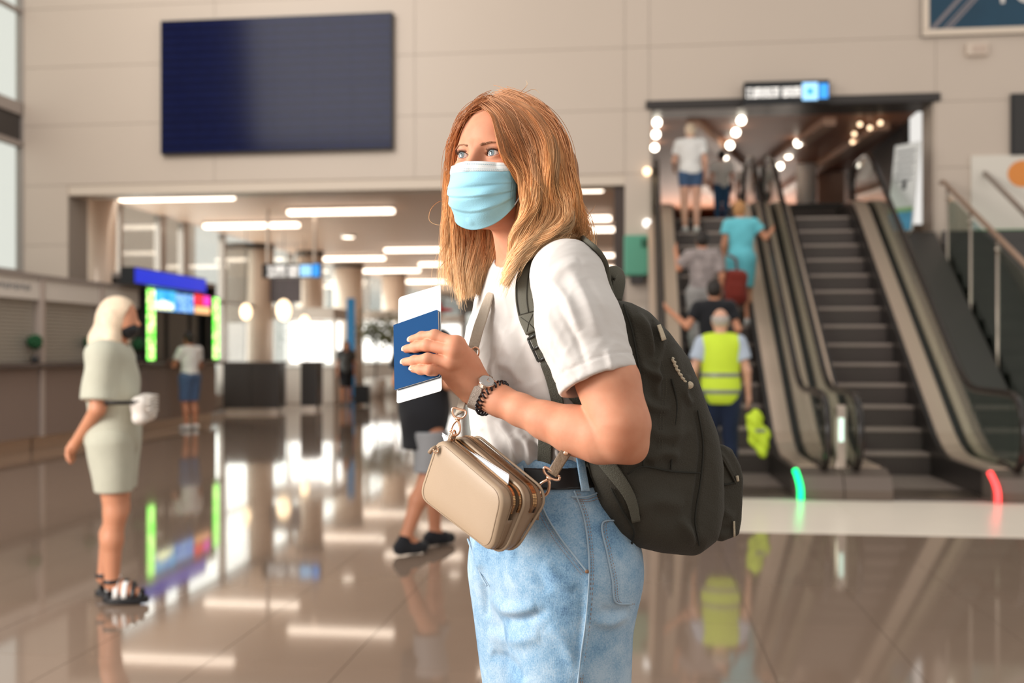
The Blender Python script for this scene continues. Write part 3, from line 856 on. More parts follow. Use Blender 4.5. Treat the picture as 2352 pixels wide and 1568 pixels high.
for (u, v, d, nm, m) in ((1501, 393, 15.3, 'on the grey pier edge, above the green box', M_warm), (1506, 512, 15.3, 'on the grey pier edge, just over the green box', M_lit)):
    p = at(u, v, d); o = thing('wall_light', 'small round wall light ' + nm, 'lamp', (min(p.x, EX0 - .03), YW, p.z))
    MB().lathe([(.055, -.03), (.06, .03)], n=16).build('rim', M_frame, o, True); MB().ball((0, -.05, 0), .06, 14, 9).build('bulb', m, o, True)
for (u, v, nm) in ((1975, 290, 'second from the top'), (1998, 298, 'on the right of the cluster'), (1958, 330, 'lowest of the cluster'), (1962, 312, 'middle of the cluster'), (2022, 268, 'topmost of the cluster')):
    d = max((EZ - .09 - CAM_H) * F_PX / (V0 - v), 16.1); p = at(u, v, d); p.z = EZ - .06; o = thing('spot_lamp', 'small warm spot lamp right of the white landing column, ' + nm, 'lamp', (p.x, p.y, EZ + .03), group='small warm spots right of the white column')
    MB().tube([(0, 0, 0), (0, 0, p.z - EZ + .0)], .008, 6).build('stem', M_dark, o); MB().ball((0, 0, p.z - EZ - .03), .035, 10, 7).build('bulb', M_warm, o, True)

area_light('landing_fill_light', (2.3, 25.0, LZ + .2), (2.3, 24.0, EZ), 4.0, 130, (1.0, 0.86, 0.74))  # added unseen lamp, brightens the landing ceiling from below

# sign above the escalator opening
p = at_y(1805, 215, YW - .15)
o = thing('overhead_sign', 'dark direction sign with blue squares above the escalator opening', 'sign', (p.x, YW, p.z))
MB().box(-.60, .60, -.22, -.001, -.17, .17).build('sign_box', M_black, o, bevel=.008)
letters(o, -.56, .20, -.06, .07, 18, -.221, seed=5)
MB().box(.22, .44, -.228, -.22, -.12, .13).build('pictogram', M_pict, o, bevel=.03)
MB().box(.29, .37, -.231, -.228, -.04, .05).build('pictogram_mark', M_blu, o)
MB().box(.46, .58, -.228, -.22, -.10, .11).build('pictogram', M_blu, o)

# framed poster at the top right
a, b = at_y(2118, 84, YW - .05), at_y(2352, 84, YW - .05)
o = thing('framed_poster', 'large framed dark blue poster high on the wall beside the escalators', 'poster', (a.x, YW, a.z))
Wd, Ht = 2.9, 1.45
MB().box(.0, Wd, -.04, -.001, 0, Ht).build('backing', M_dark, o)
for (x0, x1, z0, z1) in ((0, Wd, 0, .10), (0, Wd, Ht - .1, Ht), (0, .10, .1, Ht - .1), (Wd - .1, Wd, .1, Ht - .1)):
    MB().box(x0, x1, -.06, -.04, z0, z1).build('frame_rail', mat('frame_beige', (.70, .58, .47), .4), o, bevel=.008)
MB().box(.10, Wd - .1, -.048, -.04, .1, Ht - .1).build('print', mat('poster_blue', (.006, .045, .085), .3, noise=(.9, .5)), o)
for (x, w) in ((.16, .07), (.34, .035), (.40, .05)):
    MB().prism([(x - .06, -.05, .10), (x + w - .06, -.05, .10), (x + w + .75, -.05, .10 + .9), (x + .75, -.05, .10 + .9)], (0, .002, 0)).build('stripe', mat('poster_stripe', (.22, .19, .20), .4), o)
fc = bpy.data.curves.new('letters', 'FONT'); fc.body = 'PO'; fc.size = .42; fc.extrude = .002; fc.offset = .006
fo = bpy.data.objects.new('lettering', fc); COL.objects.link(fo); fo.parent = o; fo.location = (1.05, -.052, .44); fo.rotation_euler = (math.pi / 2, 0, 0)
fc.materials.append(mat('poster_letter', (.75, .70, .66), .5))
_dg = bpy.context.evaluated_depsgraph_get(); _me = bpy.data.meshes.new_from_object(fo.evaluated_get(_dg)); _lo, _ro = fo.location.copy(), fo.rotation_euler.copy(); bpy.data.objects.remove(fo)
fo = bpy.data.objects.new('lettering', _me); COL.objects.link(fo); fo.parent = o; fo.location = _lo; fo.rotation_euler = _ro

# small wall device, dark opening, poster by the stairs
p = at_y(2243, 115, YW); o = thing('wall_sensor', 'small beige box on the wall under the framed poster', 'sensor', (p.x, YW, p.z))
MB().box(-.15, .15, -.07, -.001, -.09, .09).build('case', mat('sensor_beige', (.68, .56, .46), .5), o, bevel=.02); MB().box(-.08, .12, -.078, -.07, -.05, .06).build('face', mat('sensor_face', (.55, .42, .34), .4), o, bevel=.006)
a = at_y(2320, 217, YW); b = at_y(2320, 357, YW)
o = thing('wall_screen', 'dark upright panel on the wall above the staircase poster', 'screen', (a.x, YW, b.z))
MB().box(0, 1.2, -.05, -.001, 0, a.z - b.z).build('casing', M_black, o); MB().box(.03, 1.17, -.056, -.05, .03, a.z - b.z - .03).build('face', mat('screen_dark', (.03, .026, .024), .3), o)
a = at_y(2232, 357, YW - .05); o = thing('stair_poster', 'white wall poster with an orange disc and a green curve behind the staircase', 'poster', (a.x, YW, 2.35))
Hh = a.z - 2.35
MB().box(0, 2.0, -.03, -.001, 0, Hh).build('board', mat('poster_white', (.72, .66, .58), .4), o)
zc = at_y(2330, 400, YW).z - 2.35
xc = at_y(2348, 400, YW).x - a.x
MB().prism([(xc + .21 * math.cos(t), -.034, zc + .19 * math.sin(t)) for t in np.linspace(0, 6.283, 32)[:-1]], (0, .004, 0)).build('orange_disc', mat('poster_orange', (.75, .26, .05), .4), o)
zg = at_y(2300, 527, YW).z - 2.35
pts = [(0.05, zg), (2.0, zg), (2.0, .25)] + [(2.0 - 1.95 * t, .25 + (zg - .25) * t ** 2.2) for t in np.linspace(.05, 1, 10)]
MB().prism([(x, -.034, z) for x, z in pts], (0, .004, 0)).build('green_shape', mat('poster_green', (.06, .36, .10), .4), o)
MB().prism([(0, -.033, 0), (2.0, -.033, 0), (2.0, -.033, .25)] + [(2.0 - 1.95 * t, -.033, .25 + (zg - .25) * t ** 2.2) for t in np.linspace(.05, 1, 10)] + [(0, -.033, zg)], (0, .003, 0)).build('dark_shape', mat('poster_dark', (.04, .035, .033), .4), o)

# staircase with glass balustrades right of the escalators
so = thing('staircase', 'dark staircase with glass balustrades right of the escalators', 'staircase', (0, 0, 0))
for i in range(14):
    y0 = 11.5 + i * .30; z1 = .22 * (i + 1)
    MB().box(4.35, 6.6, y0, YW - .06, max(0.004, z1 - .22 + .002), z1).build('stair', mat('stair_stone', (.07, .06, .056), .4), so)
def stair_z(y): return max(0, min(3.08, .22 + .7333 * (y - 11.5)))
def rail_run(name_parent, x, y0, y1, z0, z1, lab):
    o = thing('glass_balustrade', lab, 'balustrade', (x - .01, 0, 0)); n = 5
    zz = lambda y: z0 + (z1 - z0) * (y - y0) / (y1 - y0)
    MB().tube([(0, y0, zz(y0)), (0, y1, zz(y1)), (0, y1 + .12, zz(y1) + .0)], .032, 10).build('handrail', mat('rail_wood', (.38, .25, .18), .3, metal=.4), o, True)
    return o, zz
o, zz = rail_run(None, 4.31, 8.9, 15.2, .35 + 0.5, 3.75, 'glass stair balustrade with a slanted handrail beside the empty escalator')
MB().box(-.03, .03, 8.9, YW - .06, 0.004, .06).build('kerb', M_frame, o)
for k in range(7):
    y = 9.0 + k * 1.0
    MB().tube([(0, y, 0.004), (0, y, zz(y) - .03)], .018, 8).build('post', M_steel, o, True)
    MB().ball((0, y, zz(y) - .16), .035, 10, 7).build('clamp', M_steel, o, True)
    if k < 6:
        MB().prism([(-.004, y + .04, .06), (-.004, y + .96, .06), (-.004, y + .96, zz(y + .96) - .10), (-.004, y + .04, zz(y + .04) - .10)], (.008, 0, 0)).build('glass_panel', M_bglass, o, fix=True)
a = at_x(2235, 370, 4.95); b = at_x(2352, 488, 4.95)
o = thing('wall_handrail', 'slanted metal handrail in front of the orange and green poster', 'handrail', (4.95, 0, 0))
sl_ = (a.z - b.z) / (a.y - b.y)
MB().tube([(0, 12.2, a.z + sl_ * (12.2 - a.y)), (0, a.y, a.z)], .035, 10).build('rail', mat('rail_metal', (.35, .28, .24), .35, metal=.6), o, True)
MB().ball((0, a.y, a.z), .05, 12, 8).build('end_cap', M_white, o, True)
for y in (12.4, 13.6, a.y - .3):
    MB().tube([(0, y, stair_z(y) + .004), (0, y, a.z + sl_ * (y - a.y))], .016, 8).build('post', M_steel, o, True)

# sloped infill between escalator and stairs, with a white notice board
io = thing('sloped_infill', 'dark sloping cladding between the empty escalator and the stairs', 'cladding', (0, 0, 0))
strip(io, 'panel', 3.63, 4.25, 10.3, 15.45, -3.6, .06, mat('infill_dark', (.05, .045, .042), .35))
bl, br, tl, tr = at(2040, 528, 15.1), at(2092, 534, 14.7), at(2056, 336, 15.1), at(2116, 324, 14.7)
ctr = (bl + br + tl + tr) / 4
o = thing('notice_board', 'tilted white notice board with a blue foot print above the empty escalator', 'sign', ctr)
e1 = ((br - bl) + (tr - tl)); e1.z *= .3; e1.normalize(); e2 = ((tl - bl) + (tr - br)); hh = e2.length / 4; e2.normalize(); nn = e1.cross(e2); ww = ((br - bl).length + (tr - tl).length) / 4
def lp(x, z, y=0): return e1 * (x * ww) + e2 * (z * hh) + nn * y
MB().obox((0, 0, 0), e1 * ww, e2 * hh, nn * .015).build('board', mat('notice_white', (.80, .80, .78), .4), o)
for q in range(6):
    z = .82 - q * .13
    MB().obox(lp(0, z, .017), e1 * ww * (.75 - .1 * (q % 2)), e2 * hh * .022, nn * .002).build('text_line', mat('grey_print', (.25, .25, .26), .6), o)
MB().obox(lp(.1, .05, .017), e1 * ww * .16, e2 * hh * .10, nn * .002).build('pictogram', mat('dark_print', (.05, .05, .05), .5), o)
MB().obox(lp(0, -.78, .017), e1 * ww * .98, e2 * hh * .21, nn * .002).build('blue_print', mat('print_blue', (.12, .38, .62), .4, noise=(9, .6)), o)
MB().obox(lp(0, -.52, .0175), e1 * ww * .98, e2 * hh * .05, nn * .002).build('green_print', mat('print_green', (.30, .50, .22), .4), o)
for x in (-.8, .8):
    q = lp(x, -1); zf = nose((ctr + q).y + .05) + .06 - ctr.z
    MB().tube([q - nn * .02, (q.x, q.y + .05, zf)], .012, 6).build('leg', M_steel, o, True)

# green box on the grey pier and the pale panel under it
p = at_y(1487, 588, YW); o = thing('green_box', 'green wall box on the grey pier beside the crowded escalator', 'box', (min(p.x, .02), YW, p.z))
MB().box(-.19, .175, -.16, -.001, -.30, .30).build('case', mat('box_green', (.10, .36, .24), .4), o, bevel=.03)
MB().box(.06, .18, -.19, -.16, .12, .24).build('lock', mat('box_dark_green', (.01, .10, .05), .5), o, bevel=.01); MB().box(-.10, .10, -.13, -.02, -.42, -.30).build('spout', M_dark, o)
p = at_y(1475, 725, YW); o = thing('pier_notice', 'pale notice panel low on the grey pier', 'sign', (min(p.x, 0), YW, p.z))
MB().box(-.14, .14, -.02, -.001, -.16, .10).build('panel', M_white, o); MB().box(-.10, .10, -.024, -.02, -.02, .04).build('print', M_head, o)
# ------------------------------------------------------------------ people in the background
def skin_mat(name, c): return mat(name, c, 0.5, sss=0.12, noise=(9, .05))
SK_A = skin_mat('skin_tan', (0.58, 0.255, 0.145)); SK_B = skin_mat('skin_light', (0.66, 0.36, 0.25)); SK_C = skin_mat('skin_brown', (0.50, 0.21, 0.115))

def hand_pts(wrist, elbow, curl=0.25, side=1, out=None):
    """palm and five fingers as (chain, radii) lists"""
    w = np.array(wrist, float); f = w - np.array(elbow, float); f /= np.linalg.norm(f)
    if out is None: out = np.array([side, 0, 0.0])
    out = np.array(out, float); nrm = out - f * (out @ f); nrm /= np.linalg.norm(nrm)       # back of the hand
    sp = np.cross(f, nrm) * side
    res = [([w, w + f * .05], [.026, .030])]
    palm = -nrm
    for i, (o, L) in enumerate(((-.030, .062), (-.010, .074), (.010, .070), (.029, .055))):
        b = w + f * .07 + sp * o; m = b + f * L * .55 + palm * L * curl * .5; t = m + f * L * .45 * (1 - curl) + palm * L * .7 * curl
        res.append(([w + f * .03 + sp * o * .8, b, m, t], [.017, .0115, .010, .0085]))
    b = w + f * .02 - sp * .024; res.append(([b, b - sp * .025 + f * .03 + palm * .012, b - sp * .03 + f * .06 + palm * .02], [.017, .0125, .010]))
    return res

STD = dict(head=(0, -.025, 1.585), neck=(0, .0, 1.44), chest=(0, .005, 1.27), waist=(0, 0, 1.07), pelvis=(0, .005, .93),
           ls=(.17, .005, 1.385), le=(.225, .03, 1.10), lw=(.225, -.05, .87), rs=(-.17, .005, 1.385), re=(-.225, .03, 1.10), rw=(-.225, -.05, .87),
           lh=(.085, 0, .90), lk=(.09, -.015, .49), la=(.09, .03, .085), rh=(-.085, 0, .90), rk=(-.09, -.015, .49), ra=(-.09, .03, .085),
           lt=(.10, -.11, .03), rt=(-.10, -.11, .03))

def person(label, loc, rz, H, skin, pose={}, top=None, bottom=None, shoes=None, hair=None, vox=.009, build=1.0, group=None, extra=None, face=True, hands=(True, True), curl=.3, houts=(None, None)):
    J = {k: np.array(v, float) for k, v in STD.items()}
    for k, v in pose.items():
        if k in STD: J[k] = np.array(v, float)
    s = H / 1.70; b_ = build
    o = thing('person', label, 'person', loc, rz, group)
    yaw = pose.get('head_yaw', 0.0); c, sn = math.cos(yaw), math.sin(yaw); HR = np.array([[c, -sn, 0], [sn, c, 0], [0, 0, 1]])
    hd = J['head']
    hp = lambda x, y, z: hd + HR @ np.array([x, y, z])
    T = lambda f: (lambda P: f(P / s) * s)
    def torso(P, g=0.0):
        d = s_ell(P, J['chest'], (.155 * b_ + g, .105 * b_ + g, .19 + g))
        d = smin(d, s_ell(P, J['waist'], (.128 * b_ + g, .095 * b_ + g, .16 + g)), .10)
        d = smin(d, s_ell(P, J['pelvis'], (.158 * b_ + g, .118 * b_ + g, .13 + g)), .08)
        return smin(d, s_cone(P, J['ls'], J['rs'], .058 + g, .058 + g), .07)
    def arm(P, p, g=0.0): return s_chain(P, [J[p + 's'], J[p + 'e'], J[p + 'w']], [.052 + g, .040 + g, .027 + g], .02)
    def leg(P, p, g=0.0, k0=.095): return s_chain(P, [J[p + 'h'], J[p + 'k'], (J[p + 'k'] * .62 + J[p + 'a'] * .38) + np.array([0, .012, 0]), J[p + 'a']], [k0 * b_ + g, .060 + g, .057 + g, .038 + g], .03)
    def body(P):
        d = torso(P)
        d = smin(d, s_cone(P, J['neck'] - np.array([0, 0, .03]), hd - np.array([0, -.01, .06]), .056, .052), .05)
        h = s_ell(P, hd + np.array([0, 0, .015]), (.074, .094, .10))
        h = smin(h, s_ell(P, hp(0, -.03, -.055), (.056, .062, .062)), .05)
        if face:
            h = smin(h, s_cone(P, hp(0, -.088, .0), hp(0, -.108, -.032), .008, .012), .015)
            for q in (-1, 1): h = smin(h, s_ell(P, hp(q * .076, .008, -.01), (.008, .018, .030)), .008)
        d = smin(d, h, .03)
        for p, sd, hv, ho in (('l', 1, hands[0], houts[0]), ('r', -1, hands[1], houts[1])):
            d = smin(d, arm(P, p), .03)
            if hv:
                for ch, rr in hand_pts(J[p + 'w'], J[p + 'e'], curl, sd, ho): d = smin(d, s_chain(P, ch, rr, .008), .008)
            d = smin(d, leg(P, p), .04)
            d = smin(d, s_chain(P, [J[p + 'a'], J[p + 't'] * .5 + J[p + 'a'] * .5 - np.array([0, 0, .015]), J[p + 't']], [.038, .033, .026], .02), .02)
        return d
    allp = np.array(list(J.values()))
    lo = (allp.min(0) - .22) * s; hi = (allp.max(0) + .22) * s
    mesh_sdf(T(body), lo, hi, vox, 'body', skin, o)
    def cloth(name, f, m, h=vox * 1.1):
        return mesh_sdf(T(f), lo, hi, h, name, m, o)
    wr = lambda P, a, fr: a * (np.sin(P[:, 2] * fr + 7 * P[:, 0]) * np.sin(P[:, 0] * fr * .7 + 4 * P[:, 1] + 3 * P[:, 2]))
    if top:
        def f(P):
            g = top.get('g', .014)
            d = torso(P, g)
            if top.get('loose'): d = smin(d, s_cone(P, J['chest'], J['pelvis'] + np.array([0, 0, top['hem'] - .95]), .13 * b_, .15 * b_), .08)
            fr = top.get('sleeve', .55)
            for p in 'lr':
                a, e = J[p + 's'], J[p + 'e']
                if fr <= 1: q = a + (e - a) * fr; ch = s_chain(P, [a, q], [.062 + g * .8, .056 + g + top.get('flare', 0)], .02); n_ = (e - a) / np.linalg.norm(e - a); ch = smax(ch, ((P - q) @ n_.astype(np.float32)).astype(np.float32), .012)
                else: q = e + (J[p + 'w'] - e) * (fr - 1); ch = s_chain(P, [a, e, q], [.062 + g, .052 + g, .040 + g], .02)
                d = smin(d, ch, .03)
            d = d + wr(P, top.get('wr', .004), 26)
            d = smax(d, top['hem'] - P[:, 2], .012)
            return smax(d, -(s_cone(P, J['neck'] + np.array([0, -.01, .0]), J['neck'] + np.array([0, -.03, .2]), .066, .09)), .012)
        cloth('shirt', f, top['m'])
    if bottom:
        hem = bottom['hem']; g = bottom.get('g', .014)
        def f(P):
            d = s_ell(P, J['pelvis'], (.160 * b_ + g, .120 * b_ + g, .135 + g))
            if bottom.get('skirt'):
                d = smin(d, s_cone(P, J['pelvis'], (0, 0, hem - .1), .14, .17), .1)
            for p in 'lr': d = smin(d, leg(P, p, g + bottom.get('flare', 0), .098), .025)
            d = d + wr(P, .003, 22)
            d = smax(d, P[:, 2] - bottom.get('waist', 1.04), .012)
            return smax(d, hem - P[:, 2], .012)
        cloth(bottom.get('name', 'trousers'), f, bottom['m'])
    if shoes:
        for p in 'lr':
            def f(P):
                a, t = J[p + 'a'], J[p + 't']; dr = t - a; dr[2] = 0; dr /= np.linalg.norm(dr)
                hl = a - dr * .045; z0 = t[2] - .03
                d = s_chain(P, [hl + A(0, 0, -a[2] + z0 + .045), (a + t) / 2 * A(1, 1, 0) + A(0, 0, z0 + .04), t * A(1, 1, 0) + A(0, 0, z0 + .035)], [.042, .046, .038], .03)
                d = smin(d, s_cone(P, hl + A(0, 0, -a[2] + z0 + .05), a + A(0, 0, .0), .04, .042), .03)
                d = smax(d, z0 + .002 - P[:, 2], .008)
                return smax(d, P[:, 2] - (a[2] + shoes.get('top', .01)), .01)
            c_ = (J[p + 'a'] + J[p + 't']) / 2 * s
            mesh_sdf(T(f), c_ - .2, c_ + .2, vox * .9, 'shoe', shoes['m'], o)
    if hair:
        kind = hair['k']
        def f(P):
            d = s_ell(P, hd + np.array([0, .012, .028]), (.086, .104, .102))
            if kind == 'short':
                d = smin(d, s_ell(P, hp(0, .045, -.02), (.072, .055, .07)), .03)
            if kind == 'long':
                L = hair['len']
                d = smin(d, s_chain(P, [hp(0, .045, -.02), hp(0, .085, -.12), hp(0, .135, -L)], [.082, .076, .050], .05), .05)
                d = smin(d, s_chain(P, [hp(-.05, .03, .0), hp(-.07, .02, -.12), hp(-.065, .05, -L * .9)], [.05, .045, .02], .04), .04)
                d = smin(d, s_chain(P, [hp(.05, .03, .0), hp(.07, .02, -.12), hp(.065, .05, -L * .9)], [.05, .045, .02], .04), .04)
            if kind == 'bun':
                d = smin(d, s_ell(P, hp(0, .10, .04), (.045, .045, .045)), .02); d = smin(d, s_ell(P, hp(0, .045, -.02), (.072, .055, .06)), .03)
            cut = s_ell(P, hp(0, -.105, -.02), (.075, .085, .105))
            d = smax(d, -cut, .012)
            if kind == 'bald': d = smax(d, P[:, 2] - (hd[2] + .045), .01)
            return d + wr(P, .0012, 60)
        cloth('hair', f, hair['m'])
    if face and pose.get('eyes'):
        for q in (-1, 1):
            p = hp(q * .030, -.080, .012) * s
            MB().ball(p, .012 * s, 10, 8).build('eye', MATS.get('eye_white') or mat('eye_white', (.7, .68, .66), .2), o, True)
    if extra: extra(o, J, s, hp)
    return o

def cloth_mat(name, c, noise=(14, .08), bump=(60, .15), rough=.85): return mat(name, c, rough, noise=noise, bump=bump, sheen=.15, spec=.25)
def face_dir(dx, dd):
    v = RGT * dx + FWD * dd
    return math.atan2(v.y, v.x) + math.pi / 2

# -- blonde woman on the left, hands clasped behind her back
M_sage = cloth_mat('sage_cotton', (0.47, 0.46, 0.37)); M_blond = mat('platinum_hair', (0.80, 0.62, 0.45), .38, noise=(38, .25), bump=(130, .5))
b0 = at(262, 1373, 5.65); b0.z = 0
def blonde_extra(o, J, s, hp):
    # black face mask
    def f(P):
        P = P / s
        d = s_ell(P, hp(0, -.03, -.055), (.064, .075, .066)); d = smax(d, -s_ell(P, hp(0, .0, -.05), (.066, .064, .075)), .008)
        return smax(d, P[:, 2] - (hp(0, 0, -.018)[2]), .006) * s
    c = hp(0, -.05, -.05) * s
    mesh_sdf(f, c - .13, c + .13, .005, 'face_mask', M_black, o)
    # chunky sandals: sole, straps
    for p in 'lr':
        a, t = J[p + 'a'] * s, J[p + 't'] * s; d = t - a; d[2] = 0; d /= np.linalg.norm(d); n = np.array([-d[1], d[0], 0])
        z0 = J[p + 't'][2] * s - .052
        heel = a - d * .055; prof = []
        for t_ in np.linspace(0, 2 * math.pi, 28, endpoint=False):
            u = math.cos(t_); w = math.sin(t_); L_ = .5 + .5 * u
            prof.append(heel + d * (.005 + .245 * L_) + n * w * (.034 + .010 * L_))
        sole = MB().prism([(q[0], q[1], z0) for q in prof], (0, 0, .036)).build('sandal_sole', M_black, o, bevel=.006)
        for fr, wd, m in ((.16, .010, M_black), (.34, .014, M_white), (.52, .014, M_white), (.70, .012, M_black), (.86, .010, M_black)):
            x = .245 * fr - .055; c = a + d * x; c[2] = z0 + .03
            top_ = np.interp(x, [-.05, 0, .135, .17], [a[2] + .02, a[2] + .036, t[2] + .026, t[2] + .012]) if x > .01 else z0 + .055
            hz = top_ - c[2] + .004; r_ = .040 if fr < .8 else .034
            arc = [c + n * (r_ * math.cos(q)) + np.array([0, 0, hz * math.sin(q)]) for q in np.linspace(0, math.pi, 14)]
            st = MB().tube(arc, 1, 8, flat=(.003, wd), up=tuple(d)).build('strap', m, o, True); st['label'] = 'white sandal strap' if m is M_white else 'black sandal strap'
        an = [a + d * (.044 * math.cos(q)) + n * (.042 * math.sin(q)) + np.array([0, 0, .012]) for q in np.linspace(0, 2 * math.pi, 18, endpoint=False)]
        MB().tube(an, 1, 8, closed=True, flat=(.003, .012), up=(0, 0, 1)).build('ankle_strap', M_black, o, True)
blonde = person('blonde woman in a sage green tee and shorts with hands clasped behind her back', b0, face_dir(1.0, .12), 1.635, SK_A,
    pose=dict(head=(0, -.03, 1.60), head_yaw=-.10, ls=(.165, .02, 1.385), rs=(-.165, .02, 1.385), le=(.20, .12, 1.12), re=(-.205, .035, 1.10), lw=(.02, .215, .90), rw=(-.055, .19, .905),
              la=(.085, .075, .12), ra=(-.085, -.01, .12), lt=(.095, -.06, .065), rt=(-.09, -.15, .065), lk=(.085, .0, .51), rk=(-.09, -.03, .51)),
    top=dict(m=M_sage, hem=.845, sleeve=.84, g=.030, flare=.010, wr=.006), bottom=dict(m=M_sage, hem=.63, g=.014, flare=.016, name='shorts'), hair=dict(k='long', len=.31, m=M_blond), vox=.0065, extra=blonde_extra, curl=.45,
    houts=((0.2, 1, 0.2), (-.2, 1, .2)))
# silver white belt bag at her front
bg_ = thing('belt_bag', 'white ribbed belt bag worn at the blonde woman\'s waist', 'bag', at(330, 930, 5.50))
bg_.rotation_euler = (0, 0, face_dir(1.0, .12))
M_wbag = mat('white_leather', (.72, .66, .60), .35)
mesh_sdf(lambda P: s_box(P, (0, 0, -.02), (.12, .045, .075), .04) + .004 * np.sin(P[:, 2] * 60 + P[:, 0] * 20), (-.16, -.1, -.13), (.16, .1, .1), .006, 'pouch', M_wbag, bg_)
for q in range(6):
    z = .045 - q * .016
    MB().tube([(-.11 + .02 * (q % 2), -.048, z), (0, -.052, z + .008), (.11, -.048, z)], .006, 6).build('rib', M_wbag, bg_, True)
MB().tube([(.115, 0, .02), (.15, .07, .02), (.16, .16, .02)], 1, 8, flat=(.014, .003)).build('strap', M_black, bg_, True)
MB().tube([(-.115, 0, .02), (-.15, .07, .02), (-.16, .16, .02)], 1, 8, flat=(.014, .003)).build('strap', M_black, bg_, True)

M_tee = cloth_mat('white_tee', (0.78, 0.75, 0.72)); M_blueshort = cloth_mat('blue_shorts', (.07, .115, .21)); M_blk = cloth_mat('black_cloth', (.013, .013, .016)); M_dhair = mat('dark_hair', (.018, .011, .008), .5, bump=(90, .4))
M_grey = cloth_mat('grey_cloth', (.30, .28, .27)); M_navy = cloth_mat('navy_trousers', (.012, .02, .05)); M_shoe = mat('dark_shoe', (.03, .027, .026), .5); M_wshoe = mat('white_shoe', (.7, .68, .65), .5)
p = at(436, 985, 18.1); p.z = 0
person('man in a white tee and blue shorts leaning on the currency booth counter', p, face_dir(-.8, .6), 1.69, SK_C, pose=dict(le=(.24, -.12, 1.12), lw=(.2, -.27, 1.16), re=(-.25, -.05, 1.10), rw=(-.2, -.25, 1.18)),
       top=dict(m=M_tee, hem=.86, sleeve=.6), bottom=dict(m=M_blueshort, hem=.50, g=.02, flare=.012, name='shorts'), shoes=dict(m=M_wshoe), hair=dict(k='short', m=M_dhair), vox=.011)
# -- walker in black with a red cap
M_red = cloth_mat('red_cap', (.55, .01, .012)); M_camo = cloth_mat('grey_print', (.26, .25, .25), noise=(20, .5))
p = at(975, 1262, 7.1); p.z = 0
def cap_extra(o, J, s, hp):
    def f(P):
        P = P / s
        d = s_ell(P, hp(0, .01, .03), (.092, .110, .105)); d = smax(d, (hp(0, 0, .02)[2]) - P[:, 2], .01)
        return smin(d, smax(s_ell(P, hp(0, -.12, .025), (.07, .08, .012)), -1 - P[:, 0], .01), .01) * s
    c = hp(0, 0, .05) * s; mesh_sdf(f, c - .24, c + .24, .007, 'cap', M_red, o)
person('walking traveller in a red cap, black top, grey shorts and black sandals', p, face_dir(.75, .66), 1.74, SK_C,
       pose=dict(le=(.25, .04, 1.12), lw=(.24, -.18, 1.0), re=(-.24, -.02, 1.12), rw=(-.20, -.24, 1.02), lk=(.08, -.16, .52), la=(.07, -.14, .10), lt=(.07, -.27, .035), rk=(-.08, .03, .49), ra=(-.07, .20, .13), rt=(-.08, .07, .035)),
       top=dict(m=M_blk, hem=.68, sleeve=.7, g=.034, loose=True), bottom=dict(m=M_camo, waist=.80, hem=.53, g=.018, flare=.015, name='shorts'), shoes=dict(m=M_blk), hair=dict(k='short', m=M_dhair), vox=.008, extra=cap_extra)
p = at(795, 930, 26.0); p.z = 0
person('distant traveller in dark patterned clothes beside a black suitcase', p, face_dir(.3, -1), 1.62, SK_C, top=dict(m=cloth_mat('dark_print', (.05, .04, .045), noise=(30, .6)), hem=.7, sleeve=.6, g=.02, loose=True),
       bottom=dict(m=M_blk, hem=.5, skirt=True, name='skirt'), shoes=dict(m=M_shoe), hair=dict(k='long', len=.15, m=M_dhair), vox=.016)
p = at(832, 936, 26.0)
o = thing('suitcase', 'black upright suitcase beside the distant traveller', 'suitcase', (p.x, p.y, 0))
MB().box(-.19, .19, -.12, .12, .05, .52).build('shell', M_black, o, bevel=.03); MB().tube([(-.08, .1, .5), (-.08, .1, .9), (.08, .1, .9), (.08, .1, .5)], .012, 6).build('handle', M_steel, o)
for x in (-.15, .15):
    for y in (-.09, .09): MB().ball((x, y, .028), .027, 10, 6).build('wheel', M_dark, o, True)

# -- travellers on the left escalator (all facing up the steps)
def esc(u, i, off=.14):
    y = EY0 + EDY * i + off if i >= 0 else EY0 + off
    q = at_y(u, V0, y); z = EZ0 + EDZ * max(i, 0)
    return Vector((q.x, y, z))
UP = math.pi
M_vest = mat('hi_vis_yellow', (.60, .78, .04), .7, noise=(10, .08), bump=(40, .1)); M_band = mat('reflective_band', (.24, .25, .21), .4, metal=.2); M_shirtb = cloth_mat('pale_blue_shirt', (.44, .50, .60))
def vest_extra(o, J, s, hp):
    def vest(P, g=.030):
        P = P / s
        d = s_ell(P, J['chest'], (.165 + g, .115 + g, .19 + g)); d = smin(d, s_ell(P, J['waist'], (.145 + g, .105 + g, .16 + g)), .10); d = smin(d, s_ell(P, J['pelvis'], (.172 + g, .140 + g, .17 + g)), .08)
        d = smin(d, s_cone(P, J['ls'] * A(.72, 1, 1), J['rs'] * A(.72, 1, 1), .064 + g, .064 + g), .06)
        d = smax(d, (.80 - P[:, 2]).astype(np.float32), .01); d = smax(d, np.abs(P[:, 0]) - .192, .02)
        return smax(d, -s_cone(P, J['neck'] + A(0, -.01, .0), J['neck'] + A(0, -.03, .2), .07, .09), .012) * s
    mesh_sdf(vest, A(-.32, -.3, .75) * s, A(.32, .3, 1.55) * s, .009, 'vest', M_vest, o)
    for z in (.92, 1.08):
        mesh_sdf(lambda P: smax(vest(P, .034), np.abs(P[:, 2] - z * s) - .022 * s, .004), A(-.32, -.3, z - .08) * s, A(.32, .3, z + .08) * s, .009, 'reflective_band', M_band, o)
q = at(1655, 1117, 10.25)
